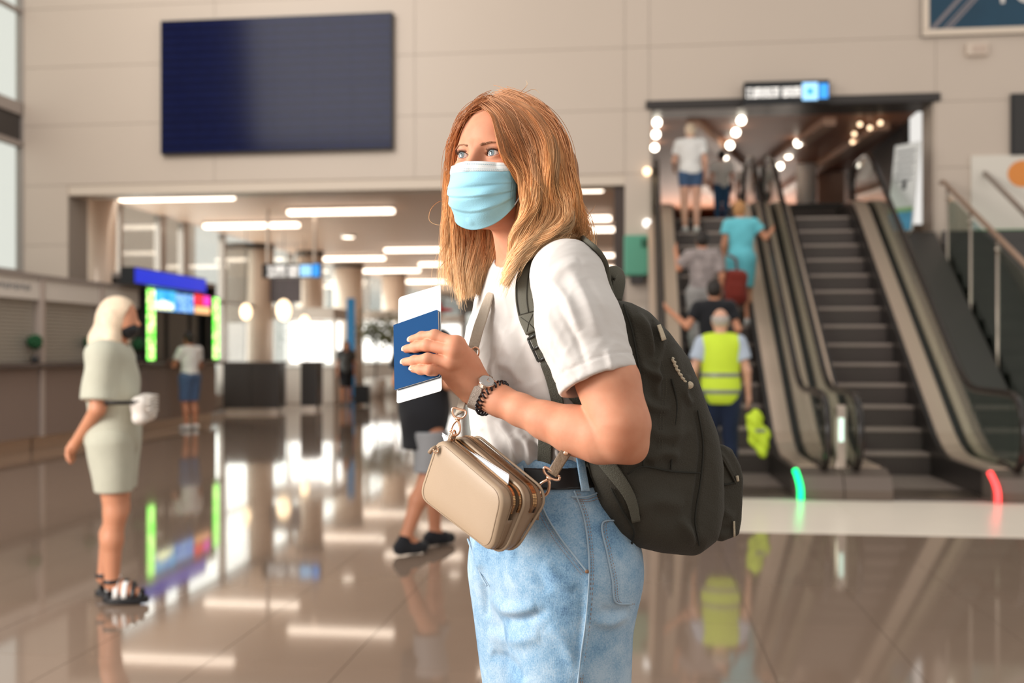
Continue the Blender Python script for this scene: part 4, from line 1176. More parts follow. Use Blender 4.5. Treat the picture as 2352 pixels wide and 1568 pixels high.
person('grey haired man in a yellow hi-vis vest and dark trousers at the escalator foot', (q.x, q.y, .024), UP, 1.74, SK_B,
       pose=dict(head=(0, -.02, 1.60), le=(.26, .03, 1.12), lw=(.25, -.10, .90), re=(-.245, .03, 1.12), rw=(-.265, -.02, .88), lk=(.10, -.05, .5), lt=(.11, -.11, .03)),
       top=dict(m=M_shirtb, hem=.90, sleeve=.62, g=.016, flare=.01), bottom=dict(m=M_navy, hem=.06, g=.016), shoes=dict(m=M_shoe), hair=dict(k='bald', m=mat('grey_hair', (.45, .40, .37), .5, bump=(90, .3))), extra=vest_extra, build=1.12)
vz = thing('folded_vest', 'crumpled yellow hi-vis vest hanging from the hand of the grey haired man', 'vest', at(1738, 995, 10.1))
mesh_sdf(lambda P: smin(smin(s_ell(P, (-.02, 0, .12), (.09, .06, .11)), s_ell(P, (.02, 0, -.02), (.11, .055, .11)), .05), s_ell(P, (.05, 0, -.15), (.06, .05, .09)), .05) + .014 * np.sin(P[:, 0] * 45 + P[:, 2] * 22) * np.cos(P[:, 2] * 30), (-.2, -.15, -.3), (.2, .15, .3), .008, 'cloth', M_vest, vz)
mesh_sdf(lambda P: s_box(P, (.02, -.045, .03), (.06, .012, .016), .006), (-.1, -.1, -.05), (.12, .05, .1), .006, 'reflective_band', M_band, vz)
person('man in a black tee gripping the handrail behind the hi-vis vest', esc(1640, 2), UP, 1.68, SK_A,
       pose=dict(rs=(-.18, 0, 1.385), re=(-.27, .05, 1.13), rw=(-.26, -.16, 1.02), le=(.31, .06, 1.16), lw=(.50, -.04, 1.34), ls=(.18, 0, 1.385)),
       top=dict(m=M_blk, hem=.86, sleeve=.6, g=.02), bottom=dict(m=M_navy, hem=.06, g=.016), shoes=dict(m=M_shoe), hair=dict(k='short', m=M_dhair), build=1.08)
M_print = cloth_mat('blotched_print', (.30, .25, .24), noise=(13, .9))
person('traveller in a grey blotched shirt with one hand raised on the escalator', esc(1613, 5), UP, 1.64, SK_A,
       pose=dict(le=(.30, -.02, 1.22), lw=(.33, -.10, 1.44), re=(-.25, .02, 1.12)), top=dict(m=M_print, hem=.95, sleeve=.8, g=.02, flare=.01), bottom=dict(m=M_grey, hem=.06, g=.02, flare=.012), shoes=dict(m=M_shoe), hair=dict(k='short', m=M_dhair))
q = esc(1690, 5, .16)
rb_ = thing('shoulder_bag', 'dark red bag carried beside the traveller in the blotched shirt', 'bag', (q.x, q.y, q.z + .93))
M_mar = cloth_mat('maroon_cloth', (.17, .022, .014)); mesh_sdf(lambda P: s_box(P, (0, 0, 0), (.14, .10, .22), .08) + .008 * np.sin(P[:, 2] * 24 + P[:, 0] * 9), (-.2, -.15, -.28), (.2, .15, .28), .012, 'pouch', M_mar, rb_)
MB().tube([(.02, 0, .2), (.0, .0, .36), (-.10, 0, .42)], 1, 8, flat=(.02, .004)).build('strap', M_mar, rb_, True); MB().box(-.08, .08, -.125, -.10, -.12, .06).build('front_pocket', M_mar, rb_, bevel=.02)
M_turq = cloth_mat('turquoise_dress', (.14, .52, .60)); M_ginger = mat('ginger_hair', (.46, .22, .08), .5, noise=(40, .2), bump=(90, .4))
person('woman in a turquoise dress with short fair hair holding the handrail', esc(1702, 7), UP, 1.62, SK_A,
       pose=dict(head=(.02, -.04, 1.585), re=(-.33, -.02, 1.20), rw=(-.42, -.16, 1.30), le=(.23, .02, 1.1)), top=dict(m=M_turq, hem=.9, sleeve=.5, g=.018, flare=.012), bottom=dict(m=M_turq, hem=.52, skirt=True, waist=1.1, g=.02, name='skirt'), shoes=dict(m=M_wshoe), hair=dict(k='short', m=M_ginger), build=1.06)
M_denim_s = cloth_mat('denim_shorts', (.055, .10, .19))
person('blonde in a white tee and denim shorts near the escalator top', esc(1586, 13), UP, 1.64, SK_B, pose=dict(le=(.25, -.05, 1.12), lw=(.24, -.2, 1.05)), top=dict(m=M_tee, hem=.90, sleeve=.6, g=.018), bottom=dict(m=M_denim_s, hem=.72, name='shorts', g=.012), shoes=dict(m=M_wshoe), hair=dict(k='bun', m=M_blond), vox=.011)
for (u, d, H, lab, bt) in ((1658, 16.75, 1.27, 'dark haired traveller in a white tee and blue jeans at the escalator top', cloth_mat('blue_jeans', (.05, .12, .24))),
                          (1716, 17.7, 1.27, 'traveller in a white top partly hidden by the raised handrail', M_grey), (1762, 17.4, 1.30, 'rightmost traveller in white at the top of the crowded escalator', M_grey)):
    y = d * 1.03; q = at_y(u, V0, max(y, 17.25)); q.z = LZ
    person(lab, q, UP, H, SK_A, top=dict(m=M_tee, hem=.86, sleeve=.6, g=.018), bottom=dict(m=bt, hem=.06, g=.014), shoes=dict(m=M_shoe), hair=dict(k='short', m=M_dhair), vox=.013)
# ------------------------------------------------------------------ the traveller in front (modelled in camera-aligned metres)
def C(u, v, d): return np.array([(u - U0) / F_PX * d, d, CAM_H + (V0 - v) / F_PX * d])
def px(V): return U0 + F_PX * V[:, 0] / V[:, 1], V0 - F_PX * (V[:, 2] - CAM_H) / V[:, 1]
def root_at(name, label, cat, base):
    base = np.array(base, float); c, s = math.cos(YAW), math.sin(YAW)
    o = thing(name, label, cat, (c * base[0] - s * base[1], s * base[0] + c * base[1], base[2]), YAW)
    o['_b'] = [float(x) for x in base]
    return o
def hang(o, root):
    o.parent = root; b = root['_b']; o.location = (-b[0], -b[1], -b[2]); return o
LX = np.array([.5, -.866, 0]); FX = np.array([-.866, -.5, 0]); ZX = np.array([0, 0, 1.0])     # her left, her front, up
RB = np.stack([LX, FX, ZX], 1).astype(np.float32)
def trace(f, u, v, d0=1.35, d1=2.3):
    """where the line of sight through a photo point meets a surface"""
    p0 = C(u, v, 1.0); p0[2] -= CAM_H; o = np.array([0, 0, CAM_H]); d = d0; L = np.linalg.norm(p0)
    for _ in range(90):
        p = o + p0 * d; s = float(f(p[None].astype(np.float32))[0])
        if abs(s) < 2e-4 or d > d1: break
        d += s / L * .8
    return o + p0 * d
def normal(f, p, e=.003):
    g = np.array([float(f((p + q)[None].astype(np.float32))[0] - f((p - q)[None].astype(np.float32))[0]) for q in np.eye(3) * e])
    return g / max(np.linalg.norm(g), 1e-9)

hero = root_at('person', 'woman with copper blonde hair, blue face mask, white tee and pale jeans, holding a passport', 'person', (0.065, 1.82, 0))

# ---- materials
def hero_skin():
    m = bpy.data.materials.new('hero_skin'); m.use_nodes = True; nt = m.node_tree; p = nt.nodes['Principled BSDF']; L = nt.links.new
    tc = nt.nodes.new('ShaderNodeTexCoord'); n = nt.nodes.new('ShaderNodeTexNoise'); n.inputs['Scale'].default_value = 26; n.inputs['Detail'].default_value = 5
    cr = nt.nodes.new('ShaderNodeValToRGB'); cr.color_ramp.elements[0].position = .3; cr.color_ramp.elements[1].position = .72
    cr.color_ramp.elements[0].color = (0.57, 0.235, 0.135, 1); cr.color_ramp.elements[1].color = (0.66, 0.315, 0.195, 1)
    L(tc.outputs['Object'], n.inputs['Vector']); L(n.outputs['Fac'], cr.inputs[0]); L(cr.outputs[0], p.inputs['Base Color'])
    n2 = nt.nodes.new('ShaderNodeTexNoise'); n2.inputs['Scale'].default_value = 900; b = nt.nodes.new('ShaderNodeBump'); b.inputs['Strength'].default_value = .10; b.inputs['Distance'].default_value = .0008
    L(tc.outputs['Object'], n2.inputs['Vector']); L(n2.outputs['Fac'], b.inputs['Height']); L(b.outputs[0], p.inputs['Normal'])
    p.inputs['Roughness'].default_value = .58; p.inputs['Specular IOR Level'].default_value = .3
    p.inputs['Subsurface Weight'].default_value = .22; p.inputs['Subsurface Radius'].default_value = (1, .35, .2); p.inputs['Subsurface Scale'].default_value = .005
    return m
SKH = hero_skin()
def denim():
    m = bpy.data.materials.new('washed_denim'); m.use_nodes = True; nt = m.node_tree; p = nt.nodes['Principled BSDF']; L = nt.links.new
    tc = nt.nodes.new('ShaderNodeTexCoord')
    def noise(sc, det, vec=None, rough=.6):
        n = nt.nodes.new('ShaderNodeTexNoise'); n.inputs['Scale'].default_value = sc; n.inputs['Detail'].default_value = det; n.inputs['Roughness'].default_value = rough
        L(vec or tc.outputs['Object'], n.inputs['Vector']); return n
    a = noise(9, 6, rough=.72); f = noise(420, 2)
    mp = nt.nodes.new('ShaderNodeMapping'); mp.inputs['Scale'].default_value = (900, 900, 120); L(tc.outputs['Object'], mp.inputs[0]); t = noise(1, 1, mp.outputs[0])
    ad = nt.nodes.new('ShaderNodeMath'); ad.operation = 'MULTIPLY_ADD'; ad.inputs[1].default_value = .42; L(f.outputs['Fac'], ad.inputs[0]); L(a.outputs['Fac'], ad.inputs[2])
    cr = nt.nodes.new('ShaderNodeValToRGB'); e = cr.color_ramp.elements
    e[0].position = .50; e[0].color = (.085, .17, .31, 1); e[1].position = .87; e[1].color = (.40, .53, .65, 1)
    q = e.new(.65); q.color = (.19, .345, .51, 1)
    L(ad.outputs[0], cr.inputs[0]); L(cr.outputs[0], p.inputs['Base Color'])
    b = nt.nodes.new('ShaderNodeBump'); b.inputs['Strength'].default_value = .35; b.inputs['Distance'].default_value = .0012
    L(t.outputs['Fac'], b.inputs['Height']); L(b.outputs[0], p.inputs['Normal'])
    p.inputs['Roughness'].default_value = .9; p.inputs['Specular IOR Level'].default_value = .2; p.inputs['Sheen Weight'].default_value = .2
    return m
M_denim = denim()
M_shirt = mat('white_cotton', (.63, .59, .56), .9, bump=(900, .05), spec=.2, sheen=.1)
M_olive = mat('olive_canvas', (.042, .037, .027), .78, noise=(8, .22), bump=(420, .28), spec=.3, sheen=.05)
M_strap = mat('olive_strap', (.125, .120, .094), .75, noise=(12, .12), bump=(800, .2), spec=.3)
M_web = mat('olive_webbing', (.092, .088, .066), .8, bump=(700, .5))
M_leather = mat('taupe_leather', (.365, .262, .175), .45, noise=(20, .05), bump=(800, .06), spec=.4)
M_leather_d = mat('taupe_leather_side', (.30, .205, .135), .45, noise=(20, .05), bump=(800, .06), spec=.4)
M_gold = mat('rose_gold', (.86, .53, .36), .18, metal=1.0)
M_stitch = mat('tan_stitch', (.30, .16, .09), .8); M_belt = mat('black_leather', (.008, .007, .007), .4)
M_hole = mat('dark_lining', (.02, .013, .01), .9)

# ---- head
HO_ = np.array([(1161 - U0) / F_PX * 1.81, 1.81, 1.686]); HY = math.radians(-35)
HRm = np.array([[math.cos(HY), -math.sin(HY), 0], [math.sin(HY), math.cos(HY), 0], [0, 0, 1]]); _p = math.radians(-3.5)
HRm = HRm @ np.array([[1, 0, 0], [0, math.cos(_p), -math.sin(_p)], [0, math.sin(_p), math.cos(_p)]]) @ np.array([[math.cos(.05), 0, math.sin(.05)], [0, 1, 0], [-math.sin(.05), 0, math.cos(.05)]])
def hw(p): return HO_ + HRm @ np.asarray(p, float)
def hws(P): return HO_ + np.asarray(P, float) @ HRm.T
def hl(P): return ((P - HO_.astype(np.float32)) @ HRm.astype(np.float32)).astype(np.float32)
EYE = .0315
def head_sdf(Q):
    ax = Q * A(1, 1, 1); X = np.abs(Q[:, 0]); S = np.stack([X, Q[:, 1], Q[:, 2]], 1)
    d = s_ell(Q, (0, .012, .026), (.074, .094, .082))
    d = smin(d, s_ell(Q, (0, -.034, .036), (.060, .053, .055)), .03)
    d = smin(d, s_ell(Q, (0, -.030, -.040), (.058, .056, .075)), .03)
    d = smin(d, s_cone(S, (0, -.070, -.100), (.046, -.008, -.068), .019, .020), .035)
    d = smin(d, s_ell(S, (.040, -.060, -.026), (.022, .022, .020)), .022)
    d = smin(d, s_cone(S, (.012, -.0835, .0120), (.040, -.074, .0145), .0065, .006), .014)
    d = smax(d, -s_ell(S, (EYE - .002, -.1015, -.001), (.0195, .0165, .0125)), .013)
    d = smin(d, s_cone(Q, (0, -.084, .012), (0, -.1035, -.030), .0065, .0088), .014)
    d = smin(d, s_ell(S, (.010, -.096, -.034), (.0085, .011, .008)), .008)
    d = smin(d, s_ell(S, (.074, .010, -.012), (.008, .018, .030)), .008)
    # lids around the eyeball with an almond opening
    e = np.array([EYE, -.0735, 0], np.float32)
    q = S - e
    d = smin(d, np.linalg.norm(q, axis=1) - .0142, .005)
    w, h = .0153, .0058; R = (w * w + h * h) / (2 * h); c = R - h
    tilt = .10; x = q[:, 0]; z = q[:, 2] - tilt * (x) * .6 - .0004
    al = np.maximum(np.hypot(x, z + c) - R, np.hypot(x, z - c * .86) - R * .90)
    al = np.maximum(al, q[:, 1] + .004)
    d = smax(d, -al, .0012)
    return d
NECK = [C(1250, 660, 1.865), C(1218, 570, 1.848), C(1192, 500, 1.826)]
# ---- arm and hand points
ARM = [C(1300, 642, 1.716), C(1334, 750, 1.672), C(1398, 880, 1.630), C(1423, 975, 1.612), C(1421, 1003, 1.612)]
ARMR = [.049, .046, .0440, .0420, .0395]
FORE = [C(1418, 1004, 1.612), C(1378, 1000, 1.628), C(1318, 987, 1.650), C(1255, 966, 1.674), C(1195, 941, 1.698), C(1148, 920, 1.720), C(1104, 899, 1.742)]
FORER = [.0395, .0405, .0362, .0280, .0234, .0226, .0238]
# passport plane
PC = C(957, 804, 1.752); EW = np.array([.0787, -.050, .025]); EH = np.array([-.002, .055, .115]); EW = EW - EH * (EW @ EH) / (EH @ EH); EN = np.cross(EW, EH); EN /= np.linalg.norm(EN)
if EN[1] > 0: EN = -EN
def on_plane(u, v, off=0.0):
    r = C(u, v, 1.0) - np.array([0, 0, CAM_H]); o = np.array([0, 0, CAM_H]); t = ((PC + EN * off - o) @ EN) / (r @ EN); return o + r * t
def pd(u, v, off): return on_plane(u, v, off)[1]
WR = C(1098, 897, 1.743)
FIN = {}
for nm, mcp, pip, dip, tip, rr in (('index', (1046, 789, 1.707), (999, 770, 0), (969, 773, 0), (947, 779, 0), (.0108, .0092, .0083, .0070)),
                                   ('middle', (1043, 806, 1.703), (982, 793, 0), (955, 797, 0), (934, 801, 0), (.0112, .0096, .0086, .0072)),
                                   ('ring', (1036, 832, 1.708), (982, 824, 0), (953, 828, 0), (931, 831, 0), (.0108, .0092, .0083, .0071)),
                                   ('pinky', (1024, 855, 1.721), (988, 850, 0), (967, 849, 0), (950, 847, 0), (.0098, .0083, .0075, .0064))):
    FIN[nm] = ([C(*mcp), C(pip[0], pip[1], pd(pip[0], pip[1], .0128)), C(dip[0], dip[1], pd(dip[0], dip[1], .0100)), C(tip[0], tip[1], pd(tip[0], tip[1], .0072))], rr)
def hand_sdf(P):
    d = s_chain(P, [FORE[-2], WR, C(1088, 880, 1.738)], [.0236, .0245, .024], .02)
    for nm, r0 in (('index', .0125), ('middle', .0132), ('ring', .0128), ('pinky', .0122)):
        pts, rr = FIN[nm]
        w = C(1086, 878, 1.737) if nm in ('index', 'middle') else C(1080, 890, 1.742)
        d = smin(d, s_cone(P, w, pts[0] + np.array([.004, .006, 0]), .0175, r0), .016)
    d = smin(d, s_ell(P, C(1062, 845, 1.740), (.030, .020, .036)), .02)
    fs = None
    for nm in FIN:
        pts, rr = FIN[nm]
        e = s_chain(P, pts, rr, .006)
        fs = e if fs is None else smin(fs, e, .0016)
    d = smin(d, fs, .006)
    for nm in FIN:       # knuckles
        d = smin(d, s_ell(P, FIN[nm][0][0] + np.array([.001, -.004, .001]), (.0085, .0068, .0080)), .014)
    th = s_chain(P, [C(1078, 880, 1.755), C(1055, 835, pd(1030, 830, -.026)), C(1010, 806, pd(1010, 806, -.017)), C(972, 792, pd(972, 792, -.014))], [.019, .014, .0105, .0085], .01)
    return smin(d, th, .012)
def arm_sdf(P):
    d = s_chain(P, ARM, ARMR, .03)
    d = smin(d, s_chain(P, FORE, FORER, .02), .004)
    return smin(d, s_ell(P, C(1456, 1030, 1.620), (.020, .022, .022)), .02)
def gate(P, c, r, f):
    """evaluate f only near its bounding sphere"""
    d = (np.linalg.norm(P - np.asarray(c, np.float32), axis=1) - r).astype(np.float32); m = d < .05
    if m.any(): d[m] = f(P[m])
    return d
RARM = [C(1172, 694, 1.99), C(1215, 860, 2.06), C(1250, 980, 2.07), C(1330, 1010, 1.96)]
def trunk_sdf(P):
    d = s_chain(P, NECK, [.060, .053, .052], .03)
    d = smin(d, s_cone(P, C(1226, 690, 1.875), C(1312, 640, 1.735), .060, .050), .05)
    d = smin(d, s_cone(P, C(1226, 690, 1.875), C(1165, 700, 1.99), .060, .045), .05)
    d = smin(d, s_ell(P, C(1244, 800, 1.885), (.135, .088, .20), RB), .05)
    d = smin(d, s_ell(P, C(1242, 1030, 1.87), (.105, .075, .20), RB), .08)
    return smin(d, s_chain(P, RARM, [.042, .040, .036, .026], .02), .02)
def body_sdf(P):
    d = smin(gate(P, HO_ + A(0, 0, -.01), .15, lambda Q: head_sdf(hl(Q))), trunk_sdf(P), .022)
    d = smin(d, arm_sdf(P), .015)
    return smin(d, gate(P, C(1020, 830, 1.740), .13, hand_sdf), .008)
body = hang(mesh_sdf(body_sdf, (-.24, 1.53, .94), (.28, 2.16, 1.83), .0015, 'body', SKH), hero)

# ---- eyes, lashes, brows
M_eyew = mat('eyeball', (.72, .66, .63), .12); M_pupil = mat('pupil', (.004, .004, .005), .05)
def iris_mat():
    m = bpy.data.materials.new('iris'); m.use_nodes = True; nt = m.node_tree; p = nt.nodes['Principled BSDF']
    p.inputs['Base Color'].default_value = (.17, .215, .23, 1); p.inputs['Roughness'].default_value = .08
    return m
M_iris = iris_mat(); M_lash = mat('lash', (.035, .014, .008), .6); M_brow = mat('brow', (.36, .17, .09), .7)
def cap(c, r, axis, ang, n=20):
    axis = axis / np.linalg.norm(axis); a = np.cross(axis, [0, 0, 1.0]); a /= np.linalg.norm(a); b = np.cross(axis, a)
    vs = [c + axis * r]; fs = []
    for i, t in enumerate(np.linspace(ang / 4, ang, 4)):
        for k in range(n):
            q = 2 * math.pi * k / n; vs.append(c + r * (axis * math.cos(t) + (a * math.cos(q) + b * math.sin(q)) * math.sin(t)))
    for k in range(n): fs.append((0, 1 + k, 1 + (k + 1) % n))
    for i in range(3):
        for k in range(n): l = (k + 1) % n; fs.append((1 + i * n + k, 1 + (i + 1) * n + k, 1 + (i + 1) * n + l, 1 + i * n + l))
    return MB().add(vs, fs)
gaze = HRm @ np.array([-.03, -1, .07]); gaze /= np.linalg.norm(gaze)
for sg in (-1, 1):
    ec = hw((sg * EYE, -.0735, 0))
    eb = hang(MB().ball(ec, .01235, 24, 16).build('eye', M_eyew, None, True), hero)
    hang(cap(ec, .01262, gaze, math.radians(28)).build('iris', M_iris, None, True, fix=True), hero)
    hang(cap(ec, .01275, gaze, math.radians(11.5)).build('pupil', M_pupil, None, True, fix=True), hero)
    # lid line and lashes
    lo_, up_, la = [], [], MB()
    for t in np.linspace(-1, 1, 17):
        x = t * .0146; w, h = .0150, .0056; R = (w * w + h * h) / (2 * h); c = R - h
        zu = math.sqrt(max(R * R - x * x, 0)) - c; zl = -(math.sqrt(max((R * .9) ** 2 - x * x, 0)) - c * .86)
        for z, arr in ((zu, up_), (zl, lo_)):
            zz = z + .06 * x + .0004; yy = -math.sqrt(max(.0139 ** 2 - x * x - zz * zz, 1e-8)); arr.append(hw((sg * (EYE + x), -.0735 + yy, zz)))
    hang(MB().tube(up_, .00062, 6).build('lash_line', M_lash, None, True), hero)
    hang(MB().tube(lo_[3:], .0003, 5).build('lower_lid_line', mat('lid_pink', (.42, .14, .10), .5), None, True), hero)
    for i in range(2, 17):
        for q in range(3):
            j = min(i + q / 3, 16); k = int(j); f = j - k; p = np.array(up_[k]) * (1 - f) + np.array(up_[min(k + 1, 16)]) * f
            t = (j / 8 - 1); dirv = HRm @ np.array([sg * t * .6, -1, .55]); dirv /= np.linalg.norm(dirv); Ls = .0058 + .002 * max(t, 0)
            la.tube([p, p + dirv * Ls * .6 + HRm @ np.array([0, 0, .0003]), p + dirv * Ls * .85 + HRm @ np.array([0, 0, .0025])], [.00022, .00016, .00005], 4)
    hang(tag(la.build('lash', M_lash, None, True), kind='stuff'), hero)
    bw = MB(); r_ = random.Random(sg + 5)
    for k in range(150):
        t = r_.random(); x = .0125 + t * .034; z = .0125 + .0055 * math.sin(min(t * 1.25, 1.1) * 1.9) - .004 * max(t - .7, 0) / .3 + r_.uniform(-.0019, .0019) * (1 - t * .8)
        Q = np.array([[sg * x, -.09, z]], np.float32)
        for _ in range(8): Q[0, 1] += float(head_sdf(Q)[0]) * .9
        p = hw(Q[0] + np.array([0, -.0004, 0])); dv = HRm @ np.array([sg * 1, .25 * t, .42 - .8 * t]); dv /= np.linalg.norm(dv); Ls = r_.uniform(.004, .0065)
        bw.tube([p, p + dv * Ls * .5 + HRm @ np.array([0, -.0004, 0]), p + dv * Ls], [.0003, .00028, .00008], 4)
    hang(tag(bw.build('eyebrow', M_brow, None, True), kind='stuff'), hero)
# nails
for nm in FIN:
    pts, rr = FIN[nm]; t = pts[3] - pts[2]; t /= np.linalg.norm(t); n = np.array([.05, -1, .25]); n -= t * (n @ t); n /= np.linalg.norm(n); s_ = np.cross(t, n)
    c = pts[3] + t * .0012 + n * rr[3] * .70; vs = []; fs = []
    for i in range(7):
        for k in range(9):
            a_ = -1 + k / 4; l = i / 6; w = .0050 * (1 - .35 * l ** 4); hgt = .0020 * math.sqrt(max(1 - (a_ * .9) ** 2, 0)) - .0004
            vs.append(c + t * (l * .0115 - .0045) + s_ * a_ * w + n * (hgt - .0012 * l * l))
            if i and k: q = i * 9 + k; fs.append((q - 10, q - 9, q, q - 1))
    o = hang(MB().add(vs, fs).build('nail', mat('nail_pink', (.80, .50, .42), .18), None, True), hero)
    md = o.modifiers.new('thickness', 'SOLIDIFY'); md.thickness = .0006

# ---- face mask
M_mask = mat('mask_blue', (.34, .67, .82), .75, bump=(700, .12), noise=(16, .12), spec=.25); M_maskw = mat('mask_white', (.80, .83, .83), .75, bump=(700, .1), spec=.2)
def mask_pt(s, t, off=0.0):
    a = s * math.pi / 2
    half = .0625 - .004 * abs(t - .5)
    b = np.interp(t, [0, .12, .35, .6, .8, 1], [.0600, .0650, .0690, .0640, .0480, .0280]); pw = np.interp(t, [0, .2, .6, 1], [1.25, 1.0, .85, .8])
    x = half * math.sin(a); cs = max(math.cos(a), 0) ** pw
    y = -.047 - b * cs
    ztop = -.0165 - .001 * math.cos(a) ** 2; zbot = -.0830 - .043 * math.cos(a) ** 1.1
    z = ztop + (zbot - ztop) * t
    pl = 0.0
    fade = min(1, (1 - abs(s)) * 5)
    for t0, am in ((.40, .0016), (.56, .0034), (.74, .0034)):
        tt = t - t0 - .02 * math.sin(3 * s + t0 * 9) - .05 * s * (t0 - .4)
        pl += am * (max(0, 1 - abs(tt) / .15) * (1 if tt < 0 else max(0, 1 - tt / .03)) ) * fade
    pl += .0012 * math.sin(9 * s + 6 * t) * fade * t + .0008 * math.sin(23 * t + 5 * s) * fade
    n = np.array([math.sin(a) * .8, -1, 0]); n /= np.linalg.norm(n)
    p = np.array([x, y, z], np.float32) + (n * pl).astype(np.float32)
    for _ in range(3):
        h_ = float(head_sdf(p[None])[0])
        if h_ >= .0022: break
        p = p + np.array([.25 * math.sin(a) , -1, 0], np.float32) * (.0024 - h_)
    return hw(p + n * off)
S_, T_ = np.linspace(-1, 1, 80), np.linspace(0, 1, 90)
mk = hang(grid_mesh([[mask_pt(s, t) for t in T_] for s in S_], 'face_mask', M_mask, thick=.0008), hero)
nb = grid_mesh([[mask_pt(s, t, .0006) for t in np.linspace(-.004, .165, 16)] for s in S_], 'nose_band', M_maskw, thick=.0008); nb.parent = mk
nb['label'] = 'white top band of the mask'
ds = MB()
def dash(s, t, ls, lt):
    a, b, c, d = (mask_pt(s + i * ls, t + j * lt, .0013) for i, j in ((-1, -1), (1, -1), (1, 1), (-1, 1))); ds.add([a, b, c, d], [(0, 1, 2, 3)])
for s in np.linspace(-.93, .93, 62):
    for t in (.045, .125, .148): dash(s, t, .009, .004)
for t in np.linspace(.18, .93, 42):
    for s in (.88, .925, .97): dash(s, t, .010, .0045); dash(-s, t, .010, .0045)
o = ds.build('weld_mark', mat('mask_weld', (.22, .42, .50), .8)); o.parent = mk; tag(o, kind='stuff')
for sg in (-1, 1):
    for (t, z2) in ((.03, .004), (.97, -.045)):
        a = mask_pt(sg * .985, t, .001); q = [a, hw((sg * .0735, -.028, z2 * .5 - .02)), hw((sg * .083, -.004, z2)), hw((sg * .084, .022, z2 + .004))]
        o = MB().tube(spline(q, 14), .0013, 6).build('ear_loop', M_maskw, None, True); o.parent = mk
# ---- white tee
SHC = C(1316, 628, 1.698)
HEMC = C(1378, 878, 1.632); HEMN = HEMC - C(1334, 700, 1.668); HEMN = HEMN / np.linalg.norm(HEMN)
HN_ = C(1457, 840, 1.632) - C(1293, 899, 1.632); HN_ /= np.linalg.norm(HN_)
HEMN = HEMN - HN_ * (HEMN @ HN_); HEMN /= np.linalg.norm(HEMN)
def torso_sdf(P):
    d = s_ell(P, C(1246, 785, 1.886), (.160, .106, .215), RB)
    d = smin(d, s_ell(P, C(1246, 785, 1.886) + FX * .045 + LX * .065, (.070, .062, .075), RB), .05)
    d = smin(d, s_ell(P, C(1246, 785, 1.886) + FX * .045 - LX * .065, (.070, .062, .075), RB), .05)
    d = smin(d, s_ell(P, C(1238, 985, 1.872), (.140, .110, .190), RB), .09)
    return smin(d, s_cone(P, C(1234, 660, 1.870), C(1312, 644, 1.730), .072, .056), .05)
def sleeve_sdf(P):
    d = s_chain(P, [C(1302, 634, 1.712), C(1331, 750, 1.668), C(1379, 890, 1.630)], [.0625, .0680, .0655], .02)
    d = smax(d, ((P - HEMC.astype(np.float32)) @ HEMN.astype(np.float32)), .006)
    cut = s_chain(P, [HEMC - HEMN * .03, HEMC + HEMN * .06], [.0520, .0600], .01)
    return smax(d, -cut, .003)
def shirt_base(P):
    d = torso_sdf(P)
    d = smin(d, s_chain(P, [C(1234, 664, 1.870), C(1168, 690, 1.985), C(1180, 770, 2.03), C(1205, 850, 2.06)], [.068, .055, .058, .060], .02), .04)
    d = smin(d, sleeve_sdf(P), .012)
    d = smax(d, (1.178 - .25 * (P[:, 0] - .05)) * .985 - P[:, 2], .012)
    neck = s_cone(P, NECK[0] + A(0, 0, -.01), NECK[1] + A(-.01, 0, .06), .070, .072)
    return smax(d, -neck, .006)
FOLDS = [ # (u,v) polyline, height, width px : creases and ridges of the cloth
 ([(1262, 640), (1300, 690), (1330, 760)], .0035, 11), ([(1238, 700), (1275, 760), (1318, 842)], .0040, 12), ([(1300, 610), (1345, 680), (1375, 770)], .0030, 14), ([(1245, 760), (1285, 830), (1325, 880)], .0035, 10),
 ([(1395, 800), (1402, 830), (1408, 862)], .0028, 8), ([(1340, 640), (1385, 720), (1405, 790)], -.003, 12), ([(1280, 700), (1320, 770), (1350, 850)], -.003, 9), ([(1330, 600), (1290, 615), (1258, 650)], .003, 12),
 ([(1130, 720), (1165, 790), (1190, 880)], .0035, 14), ([(1180, 720), (1200, 800), (1225, 880)], -.004, 16), ([(1110, 760), (1130, 830), (1140, 900)], -.003, 14), ([(1215, 900), (1180, 850), (1130, 830)], .003, 12),
 ([(1120, 960), (1140, 1010), (1180, 1060)], .006, 9), ([(1150, 960), (1180, 1010), (1205, 1065)], .007, 9), ([(1185, 985), (1215, 1020), (1230, 1068)], .006, 8), ([(1105, 985), (1120, 1020), (1150, 1050)], -.005, 9),
 ([(1100, 950), (1130, 960), (1180, 1000)], .004, 10), ([(1270, 1020), (1290, 1050), (1300, 1075)], .006, 8), ([(1320, 1020), (1325, 1045), (1330, 1065)], .005, 8), ([(1340, 1000), (1365, 1030), (1380, 1050)], .005, 9),
 ([(1205, 1000), (1240, 1040), (1262, 1070)], -.006, 7), ([(1160, 660), (1145, 700), (1110, 760)], .003, 12), ([(1190, 640), (1180, 700), (1160, 760)], -.003, 12)]
def seg_bump(u, v, poly, w):
    """smooth ridge along a polyline (in photo units), tapered at its ends"""
    p = spline(np.array(poly, float), 14); best = np.full(len(u), 1e9); tt = np.zeros(len(u))
    for i in range(len(p) - 1):
        a, b = p[i], p[i + 1]; ab = b - a; t = np.clip(((u - a[0]) * ab[0] + (v - a[1]) * ab[1]) / (ab @ ab), 0, 1)
        d = np.hypot(u - a[0] - t * ab[0], v - a[1] - t * ab[1]); m = d < best; best[m] = d[m]; tt[m] = (i + t[m]) / (len(p) - 1)
    return np.exp(-(best / w) ** 2) * np.sin(np.clip(tt, .0, 1) * math.pi) ** .5
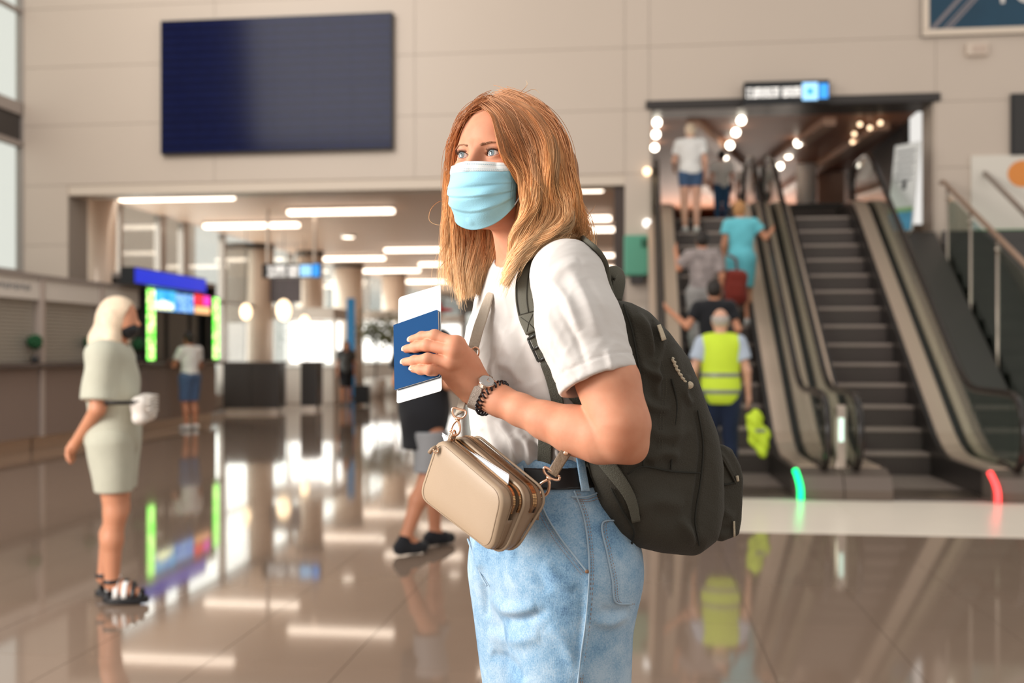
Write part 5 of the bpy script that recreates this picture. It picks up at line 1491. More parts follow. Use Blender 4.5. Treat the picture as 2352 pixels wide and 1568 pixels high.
def wrinkle(V, fr, seed, n=7):
    r_ = np.random.default_rng(seed); s = np.zeros(len(V)); q = V + .012 * np.sin(V[:, [1, 2, 0]] * 37) + .02 * np.sin(V[:, [2, 0, 1]] * 17)
    for i in range(n):
        k = r_.normal(size=3) * fr * (1 + .35 * i); s += (1 - np.abs(np.sin(q @ k + r_.uniform(0, 6)))) ** 2 / (1 + .4 * i)
    return s / n
def shirt_post(V, N):
    u, v = px(V); face = np.clip(-N[:, 1] + .35, 0, 1); dsp = np.zeros(len(V))
    for poly, am, w in FOLDS: dsp += 1.45 * am * seg_bump(u, v, poly, w)
    dsp = dsp * face + .010 * (wrinkle(V, 26, 3) - .25) * .55
    hem = np.abs((V - HEMC) @ HEMN + .024); near = np.linalg.norm(V - HEMC, axis=1) < .10
    dsp += np.where(near, -.0013 * np.exp(-(hem / .0022) ** 2), 0)
    lowz = np.clip((1.235 - V[:, 2]) / .06, 0, 1) * (V[:, 1] < 1.87)
    ang = np.arctan2(V[:, 0] - .045, 1.872 - V[:, 1]); dsp += lowz * (.0045 * np.sin(ang * 21 + 5 * np.sin(ang * 4)) + .006)
    return V + N * dsp[:, None]
shirt = hang(mesh_sdf(shirt_base, (-.24, 1.56, 1.13), (.26, 2.18, 1.58), .0032, 'tee_shirt', M_shirt, None, post=shirt_post), hero)
def hem_thread(off):
    c = HEMC - HEMN * off; a = HN_; b = np.cross(HEMN, a); pts = []
    for t in np.linspace(0, 2 * math.pi, 90, endpoint=False):
        dr = a * math.cos(t) + b * math.sin(t); r = .03
        for _ in range(14): r += -float(sleeve_sdf((c + dr * r)[None].astype(np.float32))[0]) * .8
        pts.append(c + dr * (r + .0002))
    return pts
hang(MB().tube(hem_thread(.024), .0007, 5, closed=True).build('sleeve_stitch', mat('white_thread', (.62, .58, .54), .9), None, True), hero)
# ribbed collar
cc = []; ax = (NECK[1] - NECK[0]); ax /= np.linalg.norm(ax)
for t in np.linspace(0, 2 * math.pi, 60, endpoint=False):
    dr = np.array([math.cos(t), math.sin(t), 0]); p = NECK[0] + A(-.002, 0, .018) + dr * .069; p[2] += .012 * math.cos(t) * .2 - .018 * (dr @ FX); cc.append(p)
hang(MB().tube(cc, 1, 10, closed=True, flat=(.0095, .0035), up=[np.array([math.cos(t), math.sin(t), 0]) for t in np.linspace(0, 2 * math.pi, 60, endpoint=False)]).build('collar', M_shirt, None, True), hero)

# ---- jeans
HIPC = C(1256, 1250, 1.835)
def jeans_base(P):
    d = s_ell(P, C(1234, 1075, 1.855), (.130, .093, .13), RB)
    d = smin(d, s_ell(P, HIPC, (.174, .124, .155), RB), .07)
    d = smin(d, s_ell(P, HIPC - FX * .045 + A(0, 0, -.03), (.150, .105, .12), RB), .06)
    lk = HIPC + LX * .090
    d = smin(d, s_chain(P, [HIPC + LX * .076 + A(0, 0, -.06), HIPC + LX * .082 + A(-.004, 0, -.38), HIPC + LX * .090 + A(0, .03, -.62), HIPC + LX * .09 + A(0, .05, -.92)], [.108, .100, .088, .082], .04), .05)
    d = smin(d, s_chain(P, [HIPC - LX * .074 + A(0, 0, -.06), HIPC - LX * .066 - FX * .022 + A(0, 0, -.34), HIPC - LX * .078 - FX * .01 + A(0, 0, -.62), HIPC - LX * .10 + FX * .02 + A(0, 0, -.92)], [.106, .092, .086, .082], .04), .02)
    d = smax(d, P[:, 2] - 1.180, .006)
    return smax(d, .07 - P[:, 2], .01)
JF = [([(1345, 1310), (1350, 1420), (1335, 1568)], .003, 8), ([(1130, 1370), (1165, 1400), (1230, 1395)], .006, 14), ([(1150, 1420), (1200, 1425), (1260, 1400)], -.005, 12), ([(1105, 1300), (1112, 1350), (1118, 1420)], -.006, 8),
      ([(1090, 1240), (1102, 1290), (1112, 1345)], .006, 8), ([(1120, 1450), (1180, 1470), (1240, 1460)], .005, 16), ([(1250, 1290), (1280, 1330), (1320, 1350)], .004, 12), ([(1180, 1270), (1230, 1310), (1260, 1360)], -.004, 14),
      ([(1130, 1500), (1170, 1520), (1200, 1568)], -.006, 12), ([(1360, 1420), (1400, 1430), (1440, 1410)], .005, 12), ([(1380, 1400), (1420, 1405), (1446, 1395)], -.004, 10), ([(1260, 1440), (1300, 1480), (1330, 1560)], .004, 16)]
SEAMS = {'side_seam': [(1318, 1128), (1340, 1190), (1350, 1260), (1352, 1320), (1345, 1420), (1334, 1500), (1326, 1575)],
         'pocket_seam': [(1240, 1128), (1252, 1175), (1285, 1232), (1318, 1275), (1347, 1312)],
         'back_pocket_seam': [(1448, 1190), (1420, 1196), (1381, 1204), (1392, 1270), (1404, 1330), (1411, 1380), (1447, 1386)],
         'yoke_seam': [(1312, 1142), (1345, 1142), (1382, 1128)],
         'fly_seam': [(1078, 1238), (1094, 1282), (1108, 1318), (1122, 1344)]}
def jeans_post(V, N):
    u, v = px(V); face = np.clip(-N[:, 1] + .4, 0, 1); dsp = np.zeros(len(V))
    for poly, am, w in JF: dsp += 1.4 * am * seg_bump(u, v, poly, w)
    for k, poly in SEAMS.items(): dsp += .0022 * np.where(v > 1000, seg_bump(u, v, poly, 5), 0) - .0012 * seg_bump(u + 7, v, poly, 5)
    return V + N * (dsp * face + .007 * (wrinkle(V, 18, 5) - .25) * .5)[:, None]
jeans = hang(mesh_sdf(jeans_base, (-.26, 1.56, .04), (.32, 2.12, 1.22), .004, 'jeans', M_denim, None, post=jeans_post), hero)
M_seam = mat('denim_seam', (.34, .45, .55), .9); M_seamd = mat('denim_shadow_seam', (.05, .12, .25), .9)
def surf_line(f, pts, off, n=60, smooth=True):
    q = spline(np.array(pts, float), n); out = []
    for (u, v) in q:
        p = trace(f, u, v)
        if p[1] > 2.25: continue
        out.append(p + normal(f, p) * off)
    return out
for k, poly in SEAMS.items():
    ln = surf_line(jeans_base, poly, .0030, 70)
    hang(MB().tube(ln, .0016, 6).build('seam', M_seam, None, True), hero)
    for du in ((5, 10) if k != 'fly_seam' else ()):
        st = MB(); l2 = surf_line(jeans_base, [(u + (du if k != 'pocket_seam' else -du), v + (du if k in ('pocket_seam', 'yoke_seam') else 0)) for u, v in poly], .0026, 110)
        for i in range(0, len(l2) - 2, 2): st.tube([l2[i], (l2[i] + l2[i + 1]) / 2 , l2[i + 1]], .00055, 4)
        hang(tag(st.build('stitching', M_stitch, None), kind='stuff'), hero)
# belt, loops, rivets
def belt_f(P): return smax(smax(jeans_base(P) - .0055, -(jeans_base(P) - .001), .001), np.abs(P[:, 2] - 1.150 - .02 * (P[:, 0] - .1)) - .0170, .002)
hang(mesh_sdf(belt_f, (-.2, 1.6, 1.10), (.3, 2.1, 1.20), .0028, 'belt', M_belt), hero)
for (u, v0, v1) in ((1333, 1058, 1132), (1205, 1075, 1150)):
    ln = surf_line(jeans_base, [(u - 6, v0), (u, (v0 + v1) / 2), (u + 7, v1)], .0095, 10)
    nn = [normal(jeans_base, p) for p in ln]
    hang(MB().tube(ln, 1, 12, flat=(.0075, .0022), up=nn).build('belt_loop', M_denim, None, True), hero)
for (u, v) in ((1347, 1312), (1247, 1140)):
    p = trace(jeans_base, u, v); n_ = normal(jeans_base, p)
    hang(MB().tube([p + n_ * .001, p + n_ * .0045], .003, 10).build('rivet', M_stitch, None, True), hero)
# shoes
for sg, off in ((1, A(0, .05, 0)), (-1, FX * .02)):
    a = HIPC + LX * (.09 if sg > 0 else -.10) + off; a[2] = .07
    hang(mesh_sdf(lambda P: smax(s_chain(P, [a - FX * .05 + A(0, 0, -.02), a + FX * .08 + A(0, 0, -.03), a + FX * .15 + A(0, 0, -.035)], [.048, .047, .038], .03), .002 - P[:, 2], .006), a - .28, a + .28, .006, 'shoe', M_wshoe if 'M_wshoe' in globals() else M_white), hero)

# ---- watch and coil bracelet on the wrist
wax = C(1148, 920, 1.720) - C(1104, 899, 1.742); wax /= np.linalg.norm(wax)
wc = C(1100, 906, 1.743)
M_mesh = mat('watch_mesh', (.50, .42, .36), .38, metal=.8, bump=(900, .5))
wtilt = np.array([.885, -.14, -.44]); wtilt /= np.linalg.norm(wtilt)
def arm_hand(P): return smin(arm_sdf(P), gate(P, C(1020, 830, 1.740), .13, hand_sdf), .008)
band = hang(mesh_sdf(lambda P: smax(smax(arm_hand(P) - .0030, -(arm_hand(P) - .0002), .0006), np.maximum(np.abs((P - wc.astype(np.float32)) @ wtilt.astype(np.float32)) - .0078, np.linalg.norm(P - wc.astype(np.float32), axis=1) - .038), .001), wc - .055, wc + .055, .0013, 'watch_band', M_mesh), hero)
_cpt = trace(arm_hand, 1114, 884); cn = normal(arm_hand, _cpt, .004) * .75 + np.array([.10, -.05, .55]); cn = cn - wtilt * (cn @ wtilt); cn /= np.linalg.norm(cn)
cp = _cpt + normal(arm_hand, _cpt, .004) * .0035 + np.array([.002, 0, .002])
up_ = cn
def disc(c, n, r0, r1, h0, h1, m, name, parent, k=28):
    a = np.cross(n, wtilt); a /= np.linalg.norm(a); b = np.cross(n, a); vs = []; fs = []
    for (r, h) in ((r0, h0), (r1, h1)):
        for i in range(k): t = 2 * math.pi * i / k; vs.append(c + n * h + (a * math.cos(t) + b * math.sin(t)) * r)
    fs = [tuple(range(k))[::-1], tuple(range(k, 2 * k))] + [(i, (i + 1) % k, k + (i + 1) % k, k + i) for i in range(k)]
    o = MB().add(vs, fs).build(name, m, None, fix=True, bevel=.0006); o.parent = parent; return o
disc(cp, cn, .0138, .0138, -.003, .0045, MATS.get('case') or mat('case', (.72, .58, .50), .2, metal=1.0), 'watch_case', band)
disc(cp, cn, .0122, .0122, .0043, .0049, mat('dial', (.42, .40, .39), .15, coat=.6), 'watch_dial', band)
hand_m = MB(); a_ = np.cross(cn, wtilt); a_ /= np.linalg.norm(a_)
hand_m.tube([cp + cn * .0052, cp + cn * .0052 + a_ * .008], .0004, 4); hand_m.tube([cp + cn * .0052, cp + cn * .0052 + wtilt * .0055], .0005, 4)
o = hand_m.build('watch_hand', M_gold); o.parent = band
bc = C(1131, 914, 1.729); bx = C(1152, 880, 1.705) - C(1110, 947, 1.723); bx /= np.linalg.norm(bx); bz = wax - bx * (wax @ bx); bz /= np.linalg.norm(bz); by = np.cross(bz, bx); coil = []
NT = 23
for i in range(NT * 12):
    t = i / (NT * 12) * 2 * math.pi; q = i / 12 * 2 * math.pi; ro = .0305 + .0045 * math.cos(q)
    coil.append(bc + (bx * math.cos(t) + by * math.sin(t)) * ro + bz * (.0048 * math.sin(q)))
hang(MB().tube(coil, .0017, 6, closed=True).build('coil_bracelet', mat('bracelet_black', (.012, .009, .012), .18), None, True), hero)

# ---- passport and boarding pass
pp = root_at('passport', 'dark blue passport held upright in the traveller\'s hand', 'passport', PC)
def card(corners, th, rad, name, m, parent, off, n=6, bev=.0):
    P4 = [np.asarray(c) for c in corners]; poly = []
    for i in range(4):
        p, a, b = P4[i], P4[i - 1], P4[(i + 1) % 4]; da = (a - p) / np.linalg.norm(a - p); db = (b - p) / np.linalg.norm(b - p)
        if rad[i] == 0: poly.append(p); continue
        for t in np.linspace(0, 1, n): poly.append((p + da * rad[i]) * (1 - t) ** 2 + 2 * p * t * (1 - t) + (p + db * rad[i]) * t * t)
    poly = [q + EN * off for q in poly]
    return MB().prism(poly, -EN * th).build(name, m, None, fix=True, bevel=bev)
cor = [on_plane(906, 895), on_plane(1009.5, 864), on_plane(1005.5, 710), on_plane(903.5, 746)]
M_pass = mat('passport_blue', (.001, .046, .150), .65, spec=.12, bump=(1200, .12), noise=(40, .05))
hang(card(cor, .0007, [.0, .004, .004, .0], 'cover', M_pass, None, .0000, bev=.0002), pp)
ew = (cor[1] - cor[0]) / np.linalg.norm(cor[1] - cor[0]); eh = (cor[3] - cor[0]) / np.linalg.norm(cor[3] - cor[0])
c2 = [cor[0] + eh * .0006, cor[1] - ew * .0006 + eh * .0006, cor[2] - ew * .0006 - eh * .0006, cor[3] - eh * .0006]
M_page = mat('page_edge', (.78, .74, .68), .8)
for q in range(4): hang(card(c2, .0005, [0, .004, .004, 0], 'page', M_page, None, -.0009 - q * .00062), pp)
hang(card(cor, .0007, [.0, .004, .004, .0], 'back_cover', M_pass, None, -.0036, bev=.0002), pp)
# open gap at the lower right: back cover and pages show as pale edges
bp_ = root_at('boarding_pass', 'white boarding pass tucked behind the blue passport', 'boarding pass', PC + np.array([0, .006, 0]))
cb = [on_plane(911, 927, -.0062), on_plane(1014.5, 897, -.0062), on_plane(1012, 654, -.0062), on_plane(915, 683, -.0062)]
M_card = mat('white_card', (.84, .86, .84), .6)
hang(card(cb, .0006, [.006, .005, .004, .008], 'card', M_card, None, -.0062 + .0062), bp_)
hb = (cb[3] - cb[2])
# ------------------------------------------------------------------ backpack
def poly_sd(x, y, P):
    P = np.asarray(P, float); n = len(P); d = np.full(len(x), 1e9); s = np.ones(len(x))
    for i in range(n):
        a, b = P[i], P[i - 1]; ex, ey = b - a; wx, wy = x - a[0], y - a[1]
        t = np.clip((wx * ex + wy * ey) / (ex * ex + ey * ey), 0, 1)
        d = np.minimum(d, (wx - ex * t) ** 2 + (wy - ey * t) ** 2)
        c1 = y >= a[1]; c2 = y < b[1]; c3 = ex * wy > ey * wx
        f = (c1 & c2 & c3) | (~c1 & ~c2 & ~c3); s = np.where(f, -s, s)
    return s * np.sqrt(d)
PKC = C(1490, 1000, 1.86)                         # middle of the pack
NEAR = PKC + LX * .085
def on_near(u, v, off=0.0):
    r = C(u, v, 1.0) - np.array([0, 0, CAM_H]); o = np.array([0, 0, CAM_H]); t = ((NEAR + LX * off - o) @ LX) / (r @ LX); return o + r * t
def lz(p): return (float(-(p - PKC) @ FX), float(p[2] - PKC[2]))
OUT = [(1412, 690), (1432, 692), (1466, 706), (1512, 746), (1560, 802), (1592, 862), (1622, 935), (1646, 1010), (1652, 1090), (1648, 1190), (1632, 1252), (1604, 1274), (1540, 1272), (1470, 1258), (1428, 1234), (1398, 1180), (1382, 1110), (1375, 1000), (1382, 880), (1396, 780)]
ROUND = .050
OUTL = [lz(on_near(u, v)) for u, v in OUT]
_c = np.mean(np.array(OUTL), 0); OUTL = [tuple(_c + (np.array(q) - _c) * (1 - ROUND * .55 / max(np.linalg.norm(np.array(q) - _c), .05))) for q in OUTL]
def pack_base(P):
    q = P - PKC.astype(np.float32); x = -(q @ FX.astype(np.float32)); y = q[:, 2]; z = q @ LX.astype(np.float32)
    d2 = poly_sd(x, y, OUTL) + ROUND * .45
    w = np.stack([d2, np.abs(z + .02) - (.145 - ROUND)], 1)
    return (np.minimum(w.max(1), 0) + np.linalg.norm(np.maximum(w, 0), axis=1) - ROUND).astype(np.float32)
PF = [([(1432, 702), (1450, 760), (1466, 840), (1470, 900)], -.004, 6), ([(1500, 735), (1510, 790), (1505, 830)], -.005, 7), ([(1462, 720), (1485, 760), (1498, 815)], .007, 10), ([(1525, 760), (1505, 850), (1512, 920)], .005, 9),
      ([(1470, 840), (1500, 860), (1520, 875)], .006, 9), ([(1468, 900), (1490, 930), (1540, 940)], .005, 12), ([(1490, 1060), (1520, 1040), (1560, 1050)], .005, 12), ([(1440, 1090), (1470, 1075), (1500, 1065)], -.004, 10),
      ([(1598, 945), (1612, 1020), (1606, 1100), (1594, 1190), (1604, 1262)], -.004, 6), ([(1545, 800), (1560, 900), (1545, 1060)], .004, 14), ([(1450, 1180), (1500, 1150), (1570, 1160)], .006, 20), ([(1420, 1090), (1450, 1150), (1462, 1230)], -.005, 8),
      ([(1560, 1190), (1580, 1220), (1600, 1250)], .006, 12), ([(1480, 980), (1530, 1000), (1590, 985)], .004, 16), ([(1580, 860), (1570, 900), (1590, 930)], .005, 8)]
def pack_post(V, N):
    u, v = px(V); face = np.clip(-N[:, 1] + .4, 0, 1); dsp = np.zeros(len(V))
    for poly, am, w in PF: dsp += 1.7 * am * seg_bump(u, v, poly, w)
    return V + N * (dsp * face + .011 * (wrinkle(V, 15, 9) - .25) * .55)[:, None]
bpk = root_at('backpack', 'dark olive canvas backpack worn on the traveller\'s back', 'backpack', PKC)
main = hang(mesh_sdf(pack_base, PKC - .36, PKC + .36, .0042, 'main_body', M_olive, None, post=pack_post), bpk)
# rear pocket with its flap
PKT = [(1634, 1034), (1652, 1016), (1668, 1024), (1688, 1062), (1694, 1092), (1692, 1150), (1690, 1200), (1684, 1232), (1650, 1246), (1636, 1240), (1632, 1160)]
def on_near2(u, v): return on_near(u, v, -.03)
PKTL = [lz(on_near2(u, v)) for u, v in PKT]; _c2 = np.mean(np.array(PKTL), 0); PKTL = [tuple(_c2 + (np.array(q) - _c2) * .86) for q in PKTL]
def pocket_base(P):
    q = P - PKC.astype(np.float32); x = -(q @ FX.astype(np.float32)); y = q[:, 2]; z = q @ LX.astype(np.float32)
    w = np.stack([poly_sd(x, y, PKTL) + .004, np.abs(z + .03) - (.105 - .016)], 1)
    return (np.minimum(w.max(1), 0) + np.linalg.norm(np.maximum(w, 0), axis=1) - .014).astype(np.float32)
PPF = [([(1640, 1030), (1660, 1050), (1688, 1100)], .004, 6), ([(1636, 1060), (1650, 1100), (1690, 1112)], .003, 8), ([(1650, 1120), (1660, 1170), (1686, 1190)], .005, 10), ([(1640, 1225), (1660, 1215), (1686, 1212)], -.004, 7), ([(1660, 1130), (1652, 1180), (1646, 1220)], -.004, 8)]
def pocket_post(V, N):
    u, v = px(V); d = np.zeros(len(V))
    for poly, am, w in PPF: d += am * seg_bump(u, v, poly, w)
    return V + N * (d + .007 * (wrinkle(V, 22, 4) - .25) * .5)[:, None]
pk = hang(mesh_sdf(pocket_base, PKC + A(-.05, -.2, -.3), PKC + A(.3, .25, .15), .0035, 'rear_pocket', M_olive, None, post=pocket_post), bpk)
def pack_all(P): return np.minimum(pack_base(P), pocket_base(P))
def pipe(pts, r, m, name, off=.003, f=pack_all, n=50):
    ln = surf_line(f, pts, off, n)
    return hang(MB().tube(ln, r, 6).build(name, m, None, True), bpk)
M_sd = mat('dark_seam', (.016, .015, .010), .85)
for pts in ([(1432, 702), (1450, 755), (1463, 830), (1474, 900), (1478, 985), (1474, 1070)], [(1600, 942), (1612, 1020), (1607, 1100), (1594, 1190), (1604, 1250)], [(1441, 1088), (1474, 1071), (1540, 1082), (1606, 1086)], [(1540, 870), (1552, 930), (1544, 1010), (1538, 1078)]):
    pipe(pts, .0016, M_sd, 'seam')
for du in (0, 7):
    ln = surf_line(pack_all, [(1508 + du, 820), (1521 + du, 880), (1514 + du, 960), (1508 + du, 1065)], .0036, 90); st = MB()
    for i in range(0, len(ln) - 2, 2): st.tube([ln[i], ln[i + 1]], .0006, 4)
    hang(tag(st.build('stitching', mat('olive_thread', (.075, .07, .05), .9), None), kind='stuff'), bpk)
# cream zip and knotted cord
M_cream = mat('cream_tape', (.62, .52, .38), .8, bump=(600, .5))
ln = surf_line(pack_base, [(1508, 748), (1513, 760), (1521, 782)], .0045, 8); hang(MB().tube(ln, 1, 10, flat=(.0055, .0012), up=[normal(pack_base, p) for p in ln]).build('zip_tape', M_cream, None, True), bpk)
ln = surf_line(pack_base, [(1540, 822), (1551, 848), (1566, 872), (1578, 884)], .0055, 40); cd = MB()
q = [p + np.array([.0012 * math.cos(i * 1.3), 0, .0012 * math.sin(i * 1.3)]) for i, p in enumerate(ln)]
cd.tube(q, .0026, 7); hang(cd.build('cord', M_cream, None, True), bpk); hang(MB().ball(ln[-1], .0075, 12, 8, (1, .8, .9)).build('cord_knot', M_cream, None, True), bpk)
ln = surf_line(pocket_base, [(1689, 1092), (1691, 1104)], .004, 4); hang(MB().tube(ln, .003, 6).build('pocket_tag', M_cream, None, True), bpk)
ln = surf_line(pocket_base, [(1683, 1196), (1684, 1230)], .003, 6); hang(MB().tube(ln, .0022, 6).build('pocket_tag', M_cream, None, True), bpk)
pipe([(1640, 1100), (1660, 1112), (1686, 1108)], .0014, M_sd, 'pocket_seam', f=pocket_base)
pipe([(1636, 1040), (1654, 1050), (1672, 1080), (1688, 1110)], .0022, M_olive, 'pocket_flap_edge', f=pocket_base)
# carrying loop
lp_ = [C(1400, 684, 1.80), C(1396, 650, 1.795), C(1402, 632, 1.792), C(1416, 630, 1.795), C(1420, 650, 1.80), C(1412, 690, 1.81)]
hang(MB().tube(spline(lp_, 26), 1, 10, flat=(.014, .0035), up=(.5, -.866, 0)).build('carry_loop', M_strap, None, True), bpk)
M_sd2 = mat('strap_seam', (.042, .040, .030), .85)
# padded shoulder strap over the near shoulder
def over(P): return np.minimum(shirt_base(P), pack_base(P))
def fit_depth(pts, n, off, deg=3):
    """photo polyline -> smooth path just in front of the shirt body"""
    q = spline(np.array(pts, float), n); t = np.linspace(0, 1, n); hit = []
    for k, (u, v) in enumerate(q):
        p = trace(torso_sdf, u, v)
        if p[1] < 2.2: hit.append((t[k], p[1]))
    h = np.array(hit); c = np.polyfit(h[:, 0], h[:, 1], deg); y = np.polyval(c, np.clip(t, h[0, 0], h[-1, 0]))
    y = y - max(0, (np.polyval(c, h[:, 0]) - h[:, 1]).max()) * .7 - off
    return np.array([C(u, v, d) for (u, v), d in zip(q, y)])
back = []; upb = []
for u in (1384, 1370, 1354, 1336, 1318, 1300):
    v = 505; p = trace(shirt_base, u, v)
    while p[1] > 2.2 and v < 700: v += 1.5; p = trace(shirt_base, u, v)
    p = C(u, v - 1.0, p[1] + .006); g = normal(shirt_base, p, .006); g[1] *= .25; g /= np.linalg.norm(g); back.append(p + g * .002); upb.append(g)
back = [C(1412, 705, 1.815), C(1398, 655, 1.80)] + back; upb = [upb[0], upb[0]] + upb
padp = fit_depth([(1246, 563), (1228, 592), (1213, 630), (1207, 680), (1212, 722), (1222, 764)], 9, .005)
padu = [np.array(v) for v in ((-.3, -.62, .72), (-.42, -.74, .5), (-.5, -.80, .3), (-.5, -.84, .15), (-.46, -.87, .05), (-.42, -.9, 0), (-.4, -.9, 0), (-.38, -.92, 0), (-.36, -.93, 0))]
allp = spline(np.array(back + [C(1272, 549, (back[-1][1] + padp[0][1]) / 2 - .004)] + list(padp)), 80)
allu = spline(np.array(upb + [np.array([-.12, -.3, .94])] + padu), 80); allu /= np.linalg.norm(allu, axis=1, keepdims=True)
for _ in range(6): allp[1:-1] = (allp[:-2] + 2 * allp[1:-1] + allp[2:]) / 4; allu[1:-1] = (allu[:-2] + 2 * allu[1:-1] + allu[2:]) / 4
tt_ = np.linspace(0, 1, 80); ww_ = np.interp(tt_, [0, .35, .5, .75, .93, 1], [.86, .86, .95, 1.15, .95, .66])
hang(MB().tube(list(allp), list(ww_), 14, flat=(.0168, .0050), up=list(allu)).build('shoulder_strap', M_strap, None, True), bpk)
tg_ = np.gradient(allp, axis=0); tg_ /= np.linalg.norm(tg_, axis=1, keepdims=True); bb_ = np.cross(tg_, allu); bb_ /= np.linalg.norm(bb_, axis=1, keepdims=True)
edge = lambda k, s, h=.0054: allp[k] + allu[k] * h * ww_[k] + bb_[k] * .0168 * ww_[k] * s
for s_ in (-.25, .80): hang(MB().tube([edge(k, s_) for k in range(38, 72)], .0010, 6).build('strap_seam', M_sd2, None, True), bpk)
hang(MB().tube([edge(71, s) for s in (-.9, 0, .9)], .0008, 5).build('strap_stitch', M_sd2, None, True), bpk)
for s_ in (-1, 1): hang(MB().tube([edge(72, .7 * s_), edge(75, 0), edge(78, -.6 * s_)], .0006, 5).build('strap_stitch', M_sd2, None, True), bpk)
# ladder buckle and webbing
def web(pts, w, name, off, n=18, deg=2, up=(-.4, -.9, .05)):
    l = fit_depth(pts, n, off, deg); u_ = np.array(up) / np.linalg.norm(up)
    hang(MB().tube(list(l), 1, 12, flat=(w, .0017), up=[u_] * n).build(name, M_web, None, True), bpk); return l, u_
l1, n1 = web([(1222, 758), (1236, 790), (1249, 818), (1258, 842)], .0098, 'webbing', .004, 16)
t1 = np.gradient(l1, axis=0); t1 /= np.linalg.norm(t1, axis=1, keepdims=True); b1_ = np.cross(t1, n1)
M_buck = mat('buckle_plastic', (.03, .03, .026), .35)
for k in (2, 6, 11): hang(MB().tube([l1[k] - b1_[k] * .0125 + n1 * .001, l1[k] + n1 * .0035, l1[k] + b1_[k] * .0125 + n1 * .001], .0026, 8).build('buckle_bar', M_buck, None, True), bpk)
for s_ in (-1, 1): hang(MB().tube([l1[k] + b1_[k] * .0125 * s_ + n1 * .001 for k in range(2, 12)], .0022, 8).build('buckle_side', M_buck, None, True), bpk)
web([(1254, 832), (1268, 872), (1278, 912), (1284, 940)], .0108, 'webbing', .004)
web([(1306, 890), (1326, 912), (1348, 935), (1368, 958)], .0125, 'webbing', .010, 14, 1)
web([(1260, 925), (1255, 970), (1252, 1020), (1250, 1068)], .0128, 'webbing_end', .008)
# lower adjuster from the pack's bottom corner to under the arm
pj = lambda P: np.minimum(pack_base(P), jeans_base(P))
ln = np.array(surf_line(pj, [(1392, 1056), (1412, 1085), (1434, 1118), (1450, 1152), (1460, 1195)], .006, 26))
for _ in range(4): ln[1:-1] = (ln[:-2] + 2 * ln[1:-1] + ln[2:]) / 4
hang(MB().tube(ln, [1 - .5 * i / 26 for i in range(len(ln))], 10, flat=(.0135, .002), up=[normal(pj, p, .01) for p in ln]).build('lower_webbing', M_web, None, True), bpk)
ln = surf_line(pack_base, [(1405, 1120), (1430, 1170), (1456, 1215), (1452, 1245)], .003, 20); hang(MB().tube(ln, .0018, 6).build('seam', M_sd, None, True), bpk)

# ------------------------------------------------------------------ crossbody bag
B1 = np.array([.105, -.126, -.085]); B1 /= np.linalg.norm(B1); B2 = np.array([.027, -.028, .075]); B2 -= B1 * (B1 @ B2); B2 /= np.linalg.norm(B2); B3 = np.cross(B1, B2)
if B3[1] < 0: B3 = -B3
def plane_fit(u, v, d): return C(u, v, d)
BC = C(1067, 1139, 1.652)
def rayb(u, v, c=0.0):
    """photo point -> bag coordinates on the plane at thickness c"""
    r = C(u, v, 1.0) - np.array([0, 0, CAM_H]); o = np.array([0, 0, CAM_H]); t = ((BC + B3 * c - o) @ B3) / (r @ B3); p = o + r * t - BC; return np.array([p @ B1, p @ B2])
def bw_(a, b, c):
    if c > 0: c = c * (.42 + .58 * min(max((b + .048) / .09, 0), 1))
    return BC + B1 * a + B2 * b + B3 * c
def round_poly(c4, rad, n):
    P = [np.asarray(c, float) for c in c4]; out = []
    for i in range(4):
        p, a, b = P[i], P[i - 1], P[(i + 1) % 4]; da = (a - p) / np.linalg.norm(a - p); db = (b - p) / np.linalg.norm(b - p)
        for t in np.linspace(0, 1, 14): out.append((p + da * rad[i]) * (1 - t) ** 2 + 2 * p * t * (1 - t) * 1.0 + (p + db * rad[i]) * t * t)
    out = np.array(out + [out[0]]); L = np.concatenate([[0], np.cumsum(np.linalg.norm(np.diff(out, axis=0), axis=1))]); s = np.linspace(0, L[-1], n, endpoint=False)
    return np.stack([np.interp(s, L, out[:, 0]), np.interp(s, L, out[:, 1])], 1)
FRS = round_poly([rayb(1007, 1002), rayb(1163, 1136), rayb(1131, 1272), rayb(961, 1141)], (.026, .026, .024, .028), 90)
def ring_shell(prof, cs, ins, name, m, parent=None, capf=True):
    """closed outline swept through thickness cs with inset ins"""
    P = np.asarray(prof); n = len(P); t = np.roll(P, -1, 0) - np.roll(P, 1, 0); nr = np.stack([t[:, 1], -t[:, 0]], 1); nr /= np.linalg.norm(nr, axis=1, keepdims=True)
    ctr = P.mean(0); sgn = np.sign(((P - ctr) * nr).sum()); nr *= sgn
    G = []
    for c, i in zip(cs, ins): G.append([bw_(*((P[k] - nr[k] * i) if i < .004 else ctr + (P[k] - ctr) * (1 - i / .055)), c) for k in range(n)])
    V = np.array(G).reshape(-1, 3); m_ = len(cs); fs = []
    for a in range(m_ - 1):
        for k in range(n): l = (k + 1) % n; fs.append((a * n + k, a * n + l, (a + 1) * n + l, (a + 1) * n + k))
    if capf: fs += [tuple(range(n))[::-1], tuple((m_ - 1) * n + k for k in range(n))]
    return MB().add(V, fs).build(name, m, None, True, fix=True)
bag = root_at('crossbody_bag', 'taupe leather crossbody bag with brass zips hanging at the traveller\'s hip', 'bag', BC)
front = ring_shell(FRS, (-.0042, -.0040, -.0026, -.0008, .003, .016, .0175), (.030, .016, .006, .0012, 0, 0, .0012), 'front_pocket', M_leather); hang(front, bag)
hang(ring_shell(FRS, (.012, .034), (.017, .017), 'pocket_lining', M_hole), bag)
ctr = FRS.mean(0); MS = ctr + (FRS - ctr) * 1.045 + np.array([.003, .003])
hang(ring_shell(MS, (.031, .0325, .036, .052, .070, .079), (.006, .001, 0, -.0008, .001, .012), 'main_compartment', M_leather_d), bag)
